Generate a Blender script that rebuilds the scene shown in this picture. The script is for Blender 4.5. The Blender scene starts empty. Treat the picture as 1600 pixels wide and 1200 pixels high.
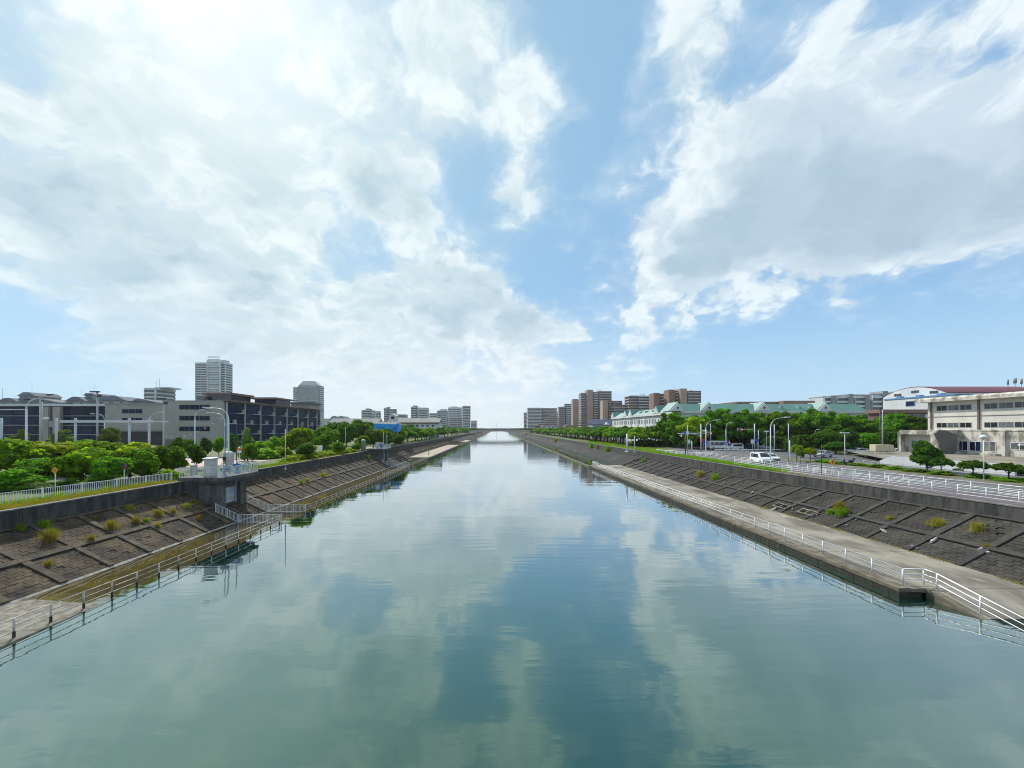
import bpy, math, random
import numpy as np
from mathutils import Vector, Matrix

R = math.radians
random.seed(7)
scene = bpy.context.scene
COL = scene.collection

# ------------------------------------------------------------------ camera, world, sun
CAM_H = 10.6
cam_data = bpy.data.cameras.new('camera')
cam = bpy.data.objects.new('camera', cam_data)
COL.objects.link(cam)
cam.location = (0, 0, CAM_H)
cam.rotation_euler = (R(90), 0, 0)
cam_data.sensor_width = 36
cam_data.lens = 13.5
cam_data.shift_x = 0.01375
cam_data.shift_y = 0.04375
cam_data.clip_start = 0.1
cam_data.clip_end = 9000
scene.camera = cam

scene.view_settings.view_transform = 'Standard'
scene.view_settings.look = 'None'
scene.view_settings.exposure = 0.22
scene.view_settings.gamma = 1.0
scene.view_settings.use_curve_mapping = False
scene.cycles.max_bounces = 5
scene.cycles.diffuse_bounces = 3
scene.cycles.glossy_bounces = 3
scene.cycles.transmission_bounces = 4
scene.cycles.transparent_max_bounces = 8
scene.cycles.use_denoising = True
scene.cycles.filter_width = 1.0
scene.cycles.caustics_reflective = False
scene.cycles.caustics_refractive = False
scene.cycles.sample_clamp_indirect = 4.0

SUN_AZ, SUN_EL = R(-36), R(44)          # azimuth measured from +Y towards +X
SUN_DIR = Vector((math.sin(SUN_AZ) * math.cos(SUN_EL), math.cos(SUN_AZ) * math.cos(SUN_EL), math.sin(SUN_EL)))

world = bpy.data.worlds.new('World')
scene.world = world
world.use_nodes = True
WT = world.node_tree
WT.nodes.clear()


class NG:
    """small helper for writing node graphs"""
    def __init__(self, tree):
        self.t = tree

    def n(self, kind, **kw):
        nd = self.t.nodes.new(kind)
        for k, v in kw.items():
            setattr(nd, k, v)
        return nd

    def put(self, sock, v):
        if isinstance(v, bpy.types.NodeSocket):
            self.t.links.new(v, sock)
        else:
            sock.default_value = v

    def m(self, op, a, b=0.0, c=0.0, clamp=False):
        nd = self.n('ShaderNodeMath', operation=op, use_clamp=clamp)
        self.put(nd.inputs[0], a); self.put(nd.inputs[1], b); self.put(nd.inputs[2], c)
        return nd.outputs[0]

    def v(self, op, a, b=(0, 0, 0)):
        nd = self.n('ShaderNodeVectorMath', operation=op)
        self.put(nd.inputs[0], a)
        if op == 'SCALE':
            self.put(nd.inputs['Scale'], b)
        else:
            self.put(nd.inputs[1], b)
        return nd.outputs['Value'] if op in ('DISTANCE', 'DOT_PRODUCT', 'LENGTH') else nd.outputs['Vector']

    def ss(self, x, lo, hi, a=0.0, b=1.0, kind='SMOOTHSTEP'):
        nd = self.n('ShaderNodeMapRange', interpolation_type=kind)
        self.put(nd.inputs[0], x)
        for i, q in enumerate((lo, hi, a, b)):
            self.put(nd.inputs[1 + i], q)
        return nd.outputs[0]

    def noise(self, vec, scale, detail=6.0, rough=0.55, dist=0.0, dim='3D', lac=2.0):
        nd = self.n('ShaderNodeTexNoise', noise_dimensions=dim)
        self.put(nd.inputs['Vector'], vec)
        nd.inputs['Scale'].default_value = scale
        nd.inputs['Detail'].default_value = detail
        nd.inputs['Roughness'].default_value = rough
        nd.inputs['Lacunarity'].default_value = lac
        nd.inputs['Distortion'].default_value = dist
        return nd.outputs['Fac'], nd.outputs['Color']

    def mix(self, f, a, b, blend='MIX'):
        nd = self.n('ShaderNodeMix', data_type='RGBA', blend_type=blend)
        self.put(nd.inputs[0], f)
        for s, q in ((nd.inputs[6], a), (nd.inputs[7], b)):
            if isinstance(q, tuple) and len(q) == 3:
                q = (*q, 1)
            self.put(s, q)
        return nd.outputs[2]


def azel(px, py):
    """direction of a point of the sky, read off the photograph once, as azimuth / elevation"""
    x, z = (px - 778) / 600, (670 - py) / 600
    return Vector((x, 1, z)).normalized()


def cloud_cover(g, dw):
    """how much cloud the sky holds over azimuth and height: a smooth cover map kept as a short sum of
    products of two curves (azimuth x height)"""
    N = 32
    AZ, ZM = R(70), 0.80
    az = np.linspace(-AZ, AZ, N)
    zz = np.linspace(0.0, ZM, N)
    A, Z = np.meshgrid(az, zz)
    ce = np.sqrt(1 - Z * Z)
    V = np.stack([np.sin(A) * ce, np.cos(A) * ce, Z], -1)
    F = np.zeros((N, N))
    for px, py, r, w in CLOUDS:
        c = np.array(azel(px, py))
        k = math.hypot(1, math.hypot((px - 778) / 600, (670 - py) / 600))
        rad = r / 600 / k ** 1.5
        t = np.clip(1 - np.linalg.norm(V - c, axis=-1) / rad, 0, 1)
        F += w * t * t * (3 - 2 * t)
    fade = np.clip((AZ - np.abs(A)) / R(12), 0, 1) * np.clip((ZM - Z) / 0.08, 0, 1)
    U, S, Vt = np.linalg.svd(F * fade)
    sep = g.n('ShaderNodeSeparateXYZ')
    g.put(sep.inputs[0], g.v('NORMALIZE', dw))
    x, y, z = sep.outputs
    ta = g.ss(g.m('ARCTAN2', x, y), -AZ, AZ, 0, 1, 'LINEAR')
    tz = g.m('DIVIDE', z, ZM)
    total = None
    for p in range(3):
        vs = []
        for t, mat in ((ta, Vt.T), (tz, U)):
            c = mat[:, 3 * p:3 * p + 3] * np.sqrt(S[3 * p:3 * p + 3])
            lo, hi = c.min(0), c.max(0)
            e = (c - lo) / (hi - lo)
            rp = g.n('ShaderNodeValToRGB')
            rp.color_ramp.interpolation = 'LINEAR'
            el = rp.color_ramp.elements
            for i in range(N):
                q = el[0] if i == 0 else el[-1] if i == N - 1 else el.new(i / (N - 1))
                q.position = i / (N - 1)
            for i in range(N):
                el[i].color = (*e[i], 1)
            g.put(rp.inputs[0], t)
            nd = g.n('ShaderNodeVectorMath', operation='MULTIPLY_ADD')
            g.put(nd.inputs[0], rp.outputs[0])
            nd.inputs[1].default_value = tuple(hi - lo)
            nd.inputs[2].default_value = tuple(lo)
            vs.append(nd.outputs[0])
        d = g.v('DOT_PRODUCT', *vs)
        total = d if total is None else g.m('ADD', total, d)
    return total


def build_sky():
    g = NG(WT)
    out = g.n('ShaderNodeOutputWorld')
    bg = g.n('ShaderNodeBackground')
    bg.inputs['Strength'].default_value = 0.1
    WT.links.new(bg.outputs[0], out.inputs[0])
    sky = g.n('ShaderNodeTexSky', sky_type='NISHITA')
    sky.sun_disc = False
    sky.sun_elevation = SUN_EL
    sky.sun_rotation = SUN_AZ
    sky.altitude = 0
    sky.air_density = 1.0
    sky.dust_density = 0.4
    sky.ozone_density = 1.6
    d = g.n('ShaderNodeTexCoord').outputs['Generated']
    sep = g.n('ShaderNodeSeparateXYZ')
    g.put(sep.inputs[0], d)
    x, y, z = sep.outputs
    zc = g.m('MAXIMUM', z, 0.0)
    inv = g.m('DIVIDE', 1.0, g.m('ADD', zc, 0.42))
    comb = g.n('ShaderNodeCombineXYZ')
    g.put(comb.inputs[0], g.m('MULTIPLY', x, inv))
    g.put(comb.inputs[1], g.m('MULTIPLY', y, inv))
    q = comb.outputs[0]                                   # position on the cloud layer
    _, wc = g.noise(q, 4.6, 4, 0.58, dim='2D')
    wv = g.v('SUBTRACT', wc, (0.5, 0.5, 0.5))
    dw = g.v('ADD', d, g.v('SCALE', wv, 0.17))
    qw = g.v('ADD', q, g.v('SCALE', wv, 0.16))
    f1, _ = g.noise(qw, 4.2, 8, 0.64, dim='2D')
    soff = SUN_DIR.xy.normalized() * 0.05
    f2, _ = g.noise(g.v('ADD', qw, (soff.x, soff.y, 0)), 4.2, 5, 0.60, dim='2D')
    f3, _ = g.noise(g.v('ADD', qw, (9.1, 3.3, 5.5)), 2.9, 4, 0.58, dim='2D')
    total = cloud_cover(g, dw)
    front = g.ss(y, 0.05, 0.45)
    base = g.m('SUBTRACT', 0.22, g.m('MULTIPLY', front, 0.22))
    sd = g.m('MAXIMUM', g.v('DOT_PRODUCT', d, tuple(SUN_DIR)), 0.0)
    near_sun = g.m('POWER', sd, 2.5)
    glow = g.m('POWER', sd, 44.0)
    vo = g.n('ShaderNodeTexVoronoi', voronoi_dimensions='2D', feature='F1', normalize=True)
    g.put(vo.inputs['Vector'], g.v('ADD', q, g.v('SCALE', wv, 0.10)))
    vo.inputs['Scale'].default_value = 5.6
    vo.inputs['Detail'].default_value = 2.5
    vo.inputs['Roughness'].default_value = 0.55
    puff = g.m('SUBTRACT', 0.30, vo.outputs['Distance'])
    fluff = g.m('ADD', g.m('MULTIPLY', g.m('SUBTRACT', f1, 0.5), 2.3), g.m('MULTIPLY', puff, 2.0))
    D = g.m('ADD', g.m('ADD', total, base), fluff)
    alpha = g.m('ADD', g.m('MULTIPLY', g.ss(D, -0.55, 0.45), 0.35), g.m('MULTIPLY', g.ss(D, 0.05, g.ss(near_sun, 0.1, 0.9, 0.50, 0.8)), 0.65))
    thick = g.ss(g.m('ADD', D, g.m('MULTIPLY', g.m('SUBTRACT', f3, 0.5), 2.8)), 0.45, 1.95)
    lit = g.ss(g.m('ADD', g.m('SUBTRACT', f1, f2), g.m('MULTIPLY', puff, 0.40)), -0.12, 0.12)
    edge = g.mix(near_sun, (7.7, 8.4, 8.8), (7.9, 8.7, 8.8))
    core = g.mix(near_sun, (3.9, 5.1, 6.1), (4.1, 5.6, 6.3))
    ccol = g.mix(thick, edge, core)
    ccol = g.mix(g.m('MULTIPLY', g.m('SUBTRACT', 1.0, lit), 0.66), ccol, g.mix(near_sun, (4.4, 5.6, 6.7), (4.7, 6.2, 6.8)))
    ccol = g.mix(g.m('MULTIPLY', glow, 0.75), ccol, (9.6, 9.9, 9.7))
    # clear sky: the physical sky, veiled by thin bright haze
    blue = g.mix(1.0, sky.outputs[0], SKY_TINT, 'MULTIPLY')
    veil = g.mix(near_sun, (2.4, 4.9, 8.1), (3.8, 6.2, 7.5))
    clear = g.mix(0.66, blue, veil)
    clear = g.mix(g.m('MULTIPLY', glow, 0.75), clear, (8.6, 9.4, 9.6))
    col = g.mix(g.m('MULTIPLY', alpha, 0.96), clear, ccol)
    # pale air above the horizon, whitest straight under the bright clouds
    hz = g.ss(z, 0.34, 0.0, 0.0, 0.85)
    hx = g.m('ADD', g.ss(x, 0.02, 0.42), g.ss(x, -0.45, -0.78))
    hcol = g.mix(hx, (7.3, 7.95, 8.5), (4.7, 6.8, 8.4))
    col = g.mix(hz, col, hcol)
    WT.links.new(col, bg.inputs['Color'])


SKY_TINT = (1.0, 1.0, 1.0)
CLOUDS = [
    # broad veil of cloud around and below the sun
    (330, 120, 420, 0.75), (120, 330, 330, 0.60), (330, 400, 300, 0.65), (60, 190, 200, 0.45),
    (480, 480, 260, 0.50), (640, 60, 250, 0.60), (700, 170, 190, 0.55), (520, 230, 190, 0.35),
    (820, 300, 105, 0.75), (820, 200, 120, 0.65), (230, 500, 260, 0.45), (350, 590, 240, 0.30),
    (620, 340, 120, 0.70), (690, 400, 110, 0.60), (570, 310, 80, 0.50), (150, 420, 160, 0.3),
    (680, 500, 130, 0.75), (820, 510, 110, 0.75), (560, 560, 180, 0.50), (740, 580, 200, 0.40),
    (740, 440, 80, 0.45), (790, 470, 60, 0.4),
    # clear gaps
    (740, 315, 85, -1.35), (880, 420, 140, -0.60), (900, 240, 120, -0.70), (890, 60, 130, -0.50),
    (940, 150, 90, -0.6), (840, 430, 80, -0.5), (10, 560, 220, -0.80), (60, 60, 150, -0.30),
    (570, 120, 70, -0.35), (590, 390, 55, -0.45), (930, 400, 60, -0.4),
    # the big cloud to the right
    (1080, 330, 190, 0.80), (1250, 330, 260, 1.00), (1430, 300, 300, 0.95), (1560, 180, 300, 0.80),
    (1180, 200, 150, 0.45), (1040, 60, 120, 0.65), (1090, 120, 120, 0.60), (1320, 80, 230, 0.50),
    (1020, 440, 120, 0.70), (1130, 400, 150, 0.60), (1480, 390, 200, 0.45), (1700, 300, 300, 0.6),
    (1340, 360, 170, 0.55), (1140, 370, 100, 0.35),
    (1225, 235, 45, -0.65), (1190, 95, 60, -0.65),
    (1330, 590, 300, -0.85), (1550, 560, 260, -0.95), (1130, 560, 170, -0.50), (1000, 560, 130, 0.35),
]
build_sky()

sun_data = bpy.data.lights.new('sun', 'SUN')
sun_data.energy = 4.0
sun_data.angle = R(1.5)
sun_data.color = (1.0, 0.95, 0.87)
sun = bpy.data.objects.new('sun', sun_data)
COL.objects.link(sun)
sun.rotation_euler = (-SUN_DIR).to_track_quat('-Z', 'Y').to_euler()
sun.location = (0, 0, 60)


# ------------------------------------------------------------------ helpers
def tag(o, label=None, cat=None, group=None, kind=None):
    if label: o['label'] = label
    if cat: o['category'] = cat
    if group: o['group'] = group
    if kind: o['kind'] = kind
    return o


def origin(o):
    v = Vector((0, 0, 0))
    while o is not None:
        v += o.location
        o = o.parent
    return v


def thing(name, label, cat, loc=(0, 0, 0), group=None, rz=0.0):
    o = bpy.data.objects.new(name, None)
    COL.objects.link(o)
    o.empty_display_size = 0.3
    o.location = loc
    o.rotation_euler.z = rz
    return tag(o, label, cat, group)


def add_obj(name, mesh, parent=None, loc=(0, 0, 0), rz=0.0, scale=None):
    o = bpy.data.objects.new(name, mesh)
    COL.objects.link(o)
    o.parent = parent
    o.location = loc
    o.rotation_euler.z = rz
    if scale is not None:
        o.scale = scale if hasattr(scale, '__len__') else (scale,) * 3
    return o


def copy_tree(o, parent=None):
    c = o.copy()
    COL.objects.link(c)
    c.parent = parent
    for ch in list(o.children):
        copy_tree(ch, c)
    return c


class MB:
    """collects simple solids; build() links them as one mesh object"""
    def __init__(self):
        self.v, self.f, self.sm = [], [], []

    def add(self, vs, fs, smooth=False):
        b = len(self.v)
        self.v += [tuple(p) for p in vs]
        self.f += [tuple(i + b for i in f) for f in fs]
        self.sm += [smooth] * len(fs)
        return self

    def box(self, x0, x1, y0, y1, z0, z1):
        vs = [(x0, y0, z0), (x1, y0, z0), (x1, y1, z0), (x0, y1, z0), (x0, y0, z1), (x1, y0, z1), (x1, y1, z1), (x0, y1, z1)]
        return self.add(vs, [(0, 3, 2, 1), (4, 5, 6, 7), (0, 1, 5, 4), (1, 2, 6, 5), (2, 3, 7, 6), (3, 0, 4, 7)])

    def hexa(self, p):                      # eight corners: bottom ring, top ring
        return self.add(p, [(0, 3, 2, 1), (4, 5, 6, 7), (0, 1, 5, 4), (1, 2, 6, 5), (2, 3, 7, 6), (3, 0, 4, 7)])

    def quad(self, a, b, c, d):
        return self.add([a, b, c, d], [(0, 1, 2, 3)])

    def prism(self, poly, axis, a, b):
        """extrude a 2-D polygon along an axis ('x': poly is (y,z); 'y': (x,z); 'z': (x,y))"""
        def p3(p, t):
            return (t, p[0], p[1]) if axis == 'x' else (p[0], t, p[1]) if axis == 'y' else (p[0], p[1], t)
        n = len(poly)
        vs = [p3(p, a) for p in poly] + [p3(p, b) for p in poly]
        fs = [tuple(range(n))[::-1], tuple(range(n, 2 * n))]
        fs += [(i, (i + 1) % n, n + (i + 1) % n, n + i) for i in range(n)]
        return self.add(vs, fs)

    def tube(self, pts, r, n=8, cap=True):
        pts = [Vector(p) for p in pts]
        rs = r if hasattr(r, '__len__') else [r] * len(pts)
        vs, fs = [], []
        ref = None
        for i, p in enumerate(pts):
            t = (pts[min(i + 1, len(pts) - 1)] - pts[max(i - 1, 0)]).normalized()
            if ref is None:
                ref = Vector((0, 0, 1)) if abs(t.z) < 0.9 else Vector((1, 0, 0))
            a = t.cross(ref).normalized()
            b = t.cross(a).normalized()
            ref = b.cross(t) if False else ref
            for k in range(n):
                th = 2 * math.pi * k / n
                vs.append(p + (a * math.cos(th) + b * math.sin(th)) * rs[i])
        for i in range(len(pts) - 1):
            for k in range(n):
                fs.append((i * n + k, i * n + (k + 1) % n, (i + 1) * n + (k + 1) % n, (i + 1) * n + k))
        self.add(vs, fs, True)
        if cap:
            b0 = len(self.v) - len(vs)
            self.f.append(tuple(b0 + k for k in range(n))[::-1]); self.sm.append(False)
            self.f.append(tuple(b0 + (len(pts) - 1) * n + k for k in range(n))); self.sm.append(False)
        return self

    def lathe(self, prof, c=(0, 0, 0), n=14):
        vs, fs = [], []
        for r, z in prof:
            for k in range(n):
                th = 2 * math.pi * k / n
                vs.append((c[0] + r * math.cos(th), c[1] + r * math.sin(th), c[2] + z))
        for i in range(len(prof) - 1):
            for k in range(n):
                fs.append((i * n + k, i * n + (k + 1) % n, (i + 1) * n + (k + 1) % n, (i + 1) * n + k))
        self.add(vs, fs, True)
        b0 = len(self.v) - len(vs)
        self.f.append(tuple(b0 + k for k in range(n))[::-1]); self.sm.append(False)
        self.f.append(tuple(b0 + (len(prof) - 1) * n + k for k in range(n))); self.sm.append(False)
        return self

    def mesh(self, name, mat, off=(0, 0, 0)):
        me = bpy.data.meshes.new(name)
        ox, oy, oz = off
        me.from_pydata([(a - ox, b - oy, c - oz) for a, b, c in self.v], [], self.f)
        me.polygons.foreach_set('use_smooth', self.sm)
        me.update()
        if mat is not None:
            me.materials.append(mat)
        return me

    def build(self, name, mat, parent=None, kind=None, local=False, label=None):
        off = (0, 0, 0) if (parent is None or local) else origin(parent)
        o = add_obj(name, self.mesh(name, mat, off), parent)
        if kind: o['kind'] = kind
        if label: o['label'] = label
        return o


def Box(*a):
    return MB().box(*a)


def XP(px, Y):
    """world X of a point seen in that column of the photograph at distance Y"""
    return (px - 778) / 600 * Y


def ZP(py, Y):
    return CAM_H - (py - 670) / 600 * Y


# ------------------------------------------------------------------ materials
MATS = {}


def pmat(name, c1, c2=None, scale=1.0, rough=0.8, bump=0.0, bscale=None, stretch=(1, 1, 1), c3=None, s3=0.3, lo=0.35, hi=0.65,
         metallic=0.0, spec=0.5, detail=6, t3=(0.52, 0.66), objvar=0.0, bdist=0.02):
    m = bpy.data.materials.new(name)
    m.use_nodes = True
    t = m.node_tree
    g = NG(t)
    b = t.nodes['Principled BSDF']
    b.inputs['Roughness'].default_value = rough
    b.inputs['Metallic'].default_value = metallic
    b.inputs['Specular IOR Level'].default_value = spec
    if c2 is None:
        c2 = tuple(q * 0.82 for q in c1)
    pos = g.n('ShaderNodeNewGeometry').outputs['Position']
    sp = g.v('MULTIPLY', pos, stretch)
    f, _ = g.noise(sp, scale, detail, 0.6)
    col = g.mix(g.ss(f, lo, hi), c1, c2)
    if c3 is not None:
        f3, _ = g.noise(g.v('ADD', sp, (31, 7, 3)), s3, 5, 0.65)
        col = g.mix(g.ss(f3, *t3), col, c3)
    if objvar:
        r = g.n('ShaderNodeObjectInfo').outputs['Random']
        hsv = g.n('ShaderNodeHueSaturation')
        g.put(hsv.inputs['Value'], g.ss(r, 0, 1, 1 - objvar, 1 + objvar, 'LINEAR'))
        g.put(hsv.inputs['Color'], col)
        col = hsv.outputs[0]
    g.put(b.inputs['Base Color'], col)
    if bump:
        fb, _ = g.noise(pos, bscale or scale * 6, 5, 0.65)
        bp = g.n('ShaderNodeBump')
        bp.inputs['Strength'].default_value = bump
        bp.inputs['Distance'].default_value = bdist
        g.put(bp.inputs['Height'], fb)
        t.links.new(bp.outputs[0], b.inputs['Normal'])
    MATS[name] = m
    return m

# ------------------------------------------------------------------ canal materials
M_WALL = pmat('weathered wall concrete', (0.070, 0.069, 0.063), (0.022, 0.024, 0.023), 1.1, 0.9, 0.5, 9, (1.6, 1.6, 0.35), (0.20, 0.195, 0.18), 0.9, t3=(0.60, 0.78))
M_CAP = pmat('wall coping concrete', (0.20, 0.19, 0.175), (0.10, 0.098, 0.09), 1.5, 0.9, 0.4)
M_RIB_L = pmat('slope rib concrete', (0.105, 0.079, 0.049), (0.046, 0.034, 0.021), 1.3, 0.92, 0.6, 8, c3=(0.035, 0.032, 0.028), s3=0.8)
M_RIB_R = pmat('grey slope rib concrete', (0.055, 0.051, 0.045), (0.026, 0.025, 0.023), 1.3, 0.92, 0.6, 8, c3=(0.03, 0.03, 0.03), s3=0.8)
M_BLOCK_L = pmat('slope block brown', (0.098, 0.070, 0.039), (0.036, 0.025, 0.014), 0.55, 0.95, 0.7, 10, c3=(0.020, 0.017, 0.012), s3=0.22, t3=(0.50, 0.62), objvar=0.22)
M_BLOCK_R = pmat('slope block grey', (0.055, 0.048, 0.038), (0.023, 0.020, 0.016), 0.55, 0.95, 0.7, 10, c3=(0.075, 0.068, 0.054), s3=0.25, t3=(0.54, 0.70), objvar=0.22)
M_BED_L = pmat('slope bed brown', (0.045, 0.034, 0.021), (0.020, 0.015, 0.010), 0.7, 0.95, 0.5, 6)
M_BED_R = pmat('slope bed grey', (0.034, 0.032, 0.028), (0.018, 0.017, 0.016), 0.7, 0.95, 0.5, 6, c3=(0.060, 0.055, 0.046), s3=0.12)
M_TERRACE = pmat('terrace concrete', (0.29, 0.26, 0.205), (0.135, 0.118, 0.09), 0.45, 0.9, 0.5, 7, (1, 0.5, 1), c3=(0.36, 0.34, 0.29), s3=0.5, t3=(0.58, 0.72), objvar=0.10)
M_TERRACE_TAN = pmat('pale terrace concrete', (0.42, 0.35, 0.26), (0.30, 0.25, 0.19), 0.25, 0.9, 0.3, 5)
M_QUAY = pmat('quay edge concrete', (0.20, 0.175, 0.13), (0.095, 0.08, 0.055), 1.2, 0.9, 0.6, 6, (1, 1, 2.5))
M_ALGAE = pmat('dark algae band', (0.013, 0.014, 0.009), (0.006, 0.007, 0.005), 2.5, 0.75, 0.8, 7, (1, 1, 2), c3=(0.04, 0.045, 0.015), s3=1.6)
M_SHELF = pmat('silted shelf', (0.060, 0.041, 0.008), (0.024, 0.016, 0.004), 0.55, 0.9, 0.6, 4, (1, 0.55, 1), c3=(0.085, 0.066, 0.015), s3=0.4)
M_TOE = pmat('pale toe kerb', (0.33, 0.315, 0.28), (0.17, 0.16, 0.14), 2.2, 0.9, 0.5)
M_CHIP = pmat('broken pale concrete', (0.42, 0.40, 0.36), (0.25, 0.24, 0.21), 3.0, 0.9, 0.5)
M_WHITE = pmat('white rail paint', (0.80, 0.81, 0.80), (0.70, 0.71, 0.70), 3.0, 0.45, 0.0)
M_RUST = pmat('stained white rail', (0.52, 0.50, 0.46), (0.16, 0.11, 0.08), 2.2, 0.7, 0.3, 14, (1, 1, 1), lo=0.5, hi=0.68)
M_POSTBASE = pmat('weedy post foot', (0.035, 0.03, 0.022), (0.015, 0.013, 0.01), 4, 0.9, 0.6, 12)


def water_mat(name, shallow):
    m = bpy.data.materials.new(name)
    m.use_nodes = True
    t = m.node_tree
    t.nodes.clear()
    g = NG(t)
    out = g.n('ShaderNodeOutputMaterial')
    pos = g.n('ShaderNodeNewGeometry').outputs['Position']
    # ripples: short waves across the canal, calm and ruffled patches
    # long lazy swell, ripples, and fine chop; ruffled patches come and go
    a, _ = g.noise(g.v('MULTIPLY', pos, (0.10, 0.42, 1)), 0.8, 3, 0.5)
    b, _ = g.noise(g.v('MULTIPLY', pos, (0.22, 1.15, 1)), 1.1, 3, 0.5, 0.3)
    c, _ = g.noise(g.v('MULTIPLY', pos, (0.9, 1.5, 1)), 5.0, 2, 0.6)
    patch, _ = g.noise(g.v('MULTIPLY', pos, (0.03, 0.05, 1)), 1.0, 4, 0.6)
    pf = g.ss(patch, 0.40, 0.62, 0.2, 1.0)
    h = g.m('ADD', g.m('MULTIPLY', a, 0.022), g.m('MULTIPLY', g.m('MULTIPLY', b, 0.012), pf))
    h = g.m('ADD', h, g.m('MULTIPLY', g.m('MULTIPLY', c, 0.0009), pf))
    bp = g.n('ShaderNodeBump')
    bp.inputs['Strength'].default_value = 1.0
    bp.inputs['Distance'].default_value = 1.0
    g.put(bp.inputs['Height'], h)
    lw = g.n('ShaderNodeLayerWeight')
    lw.inputs['Blend'].default_value = 0.5
    t.links.new(bp.outputs[0], lw.inputs['Normal'])
    refl = g.m('ADD', 0.07, g.m('MULTIPLY', g.m('POWER', lw.outputs['Facing'], 1.9), 0.92))
    if shallow:
        refl = g.m('MULTIPLY', refl, 0.6)
    gl = g.n('ShaderNodeBsdfGlossy')
    gl.inputs['Roughness'].default_value = 0.008
    g.put(gl.inputs['Color'], g.mix(g.ss(lw.outputs['Facing'], 0.3, 0.85), (0.67, 0.97, 0.82), (0.98, 1.0, 1.0)))
    t.links.new(bp.outputs[0], gl.inputs['Normal'])
    if shallow:
        body = g.n('ShaderNodeBsdfTransparent')
        body.inputs['Color'].default_value = (0.86, 0.82, 0.58, 1)
    else:
        body = g.n('ShaderNodeBsdfDiffuse')
        mf, _ = g.noise(g.v('MULTIPLY', pos, (0.04, 0.03, 1)), 1.0, 4, 0.5)
        g.put(body.inputs['Color'], g.mix(g.ss(mf, 0.3, 0.7), WATER_A, WATER_B))
    ms = g.n('ShaderNodeMixShader')
    t.links.new(refl, ms.inputs[0])
    t.links.new(body.outputs[0], ms.inputs[1])
    t.links.new(gl.outputs[0], ms.inputs[2])
    t.links.new(ms.outputs[0], out.inputs['Surface'])
    return m


WATER_A = (0.0003, 0.017, 0.0135)
WATER_B = (0.0005, 0.022, 0.0155)
M_WATER = water_mat('canal water', False)
M_SHALLOW = water_mat('shallow water', True)

# ------------------------------------------------------------------ water
o = MB().quad((-23.9, -60, 0), (36, -60, 0), (36, 4200, 0), (-23.9, 4200, 0)).build('water', M_WATER)
tag(o, 'calm teal canal water mirroring the cloudy sky', kind='structure')
o = MB().quad((-31, -60, 0), (-23.9, -60, 0), (-23.9, 4200, 0), (-31, 4200, 0)).build('shallow_water', M_SHALLOW)
tag(o, 'thin brown water over the flooded walkway below the sloping bank', kind='structure')

# ------------------------------------------------------------------ bed, terraces
wet = MB()
ys = [-60, 16, 19.5, 22.5, 25.5, 30, 40, 60, 90, 133]
zs = [0.09, 0.09, 0.07, 0.02, -0.07, -0.11, -0.13, -0.16, -0.16, -0.16]
for i in range(len(ys) - 1):
    m = wet
    m.quad((-30.6, ys[i], zs[i] + 0.03), (-24.0, ys[i], zs[i]), (-24.0, ys[i + 1], zs[i + 1]), (-30.6, ys[i + 1], zs[i + 1] + 0.03))
    m.quad((-24.0, ys[i], zs[i]), (-23.95, ys[i], -3), (-23.95, ys[i + 1], -3), (-24.0, ys[i + 1], zs[i + 1]))
m = wet
m.quad((-30.6, 237, -0.12), (-24.0, 237, -0.15), (-24.0, 4200, -0.15), (-30.6, 4200, -0.12))
_t = M_SHELF.node_tree                      # silt thins out towards the dry near end
_g = NG(_t)
_p = _g.n('ShaderNodeNewGeometry').outputs['Position']
_s = _g.n('ShaderNodeSeparateXYZ'); _g.put(_s.inputs[0], _p)
_n, _ = _g.noise(_p, 0.55, 5, 0.65)
_n2, _ = _g.noise(_p, 2.2, 4, 0.6)
_f = _g.ss(_g.m('ADD', _s.outputs[1], _g.m('MULTIPLY', _n, 9.0)), 26.5, 30.5)
_b = _t.nodes['Principled BSDF']
_old = _b.inputs['Base Color'].links[0].from_socket
_c = _g.mix(_g.ss(_n2, .35, .65), (0.24, 0.225, 0.185), (0.12, 0.108, 0.082))
_t.links.new(_g.mix(_f, _c, _old), _b.inputs['Base Color'])
o = wet.build('flooded_walkway', M_SHELF)
tag(o, 'brown silted walkway just under the water at the foot of the bank', kind='structure')

# dry pale landing further along
m = MB().box(-32.2, -23.9, 133, 237, -2, 0.72)
o = m.build('pale_landing', M_TERRACE_TAN)
tag(o, 'pale tan concrete landing stage beyond the far sluice', kind='structure')
m = MB().box(-23.9, -23.6, 132.6, 237.3, -2, 0.5)
m.build('landing_edge', M_ALGAE, o)
m = MB().box(-24.3, -23.7, 237.3, 4200, -2, 0.28)
m.build('landing_kerb', M_QUAY, o)
m = MB().box(-29, -24.4, 300, 345, -2, 0.5)
m.build('landing_step', M_TERRACE_TAN, o)

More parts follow.
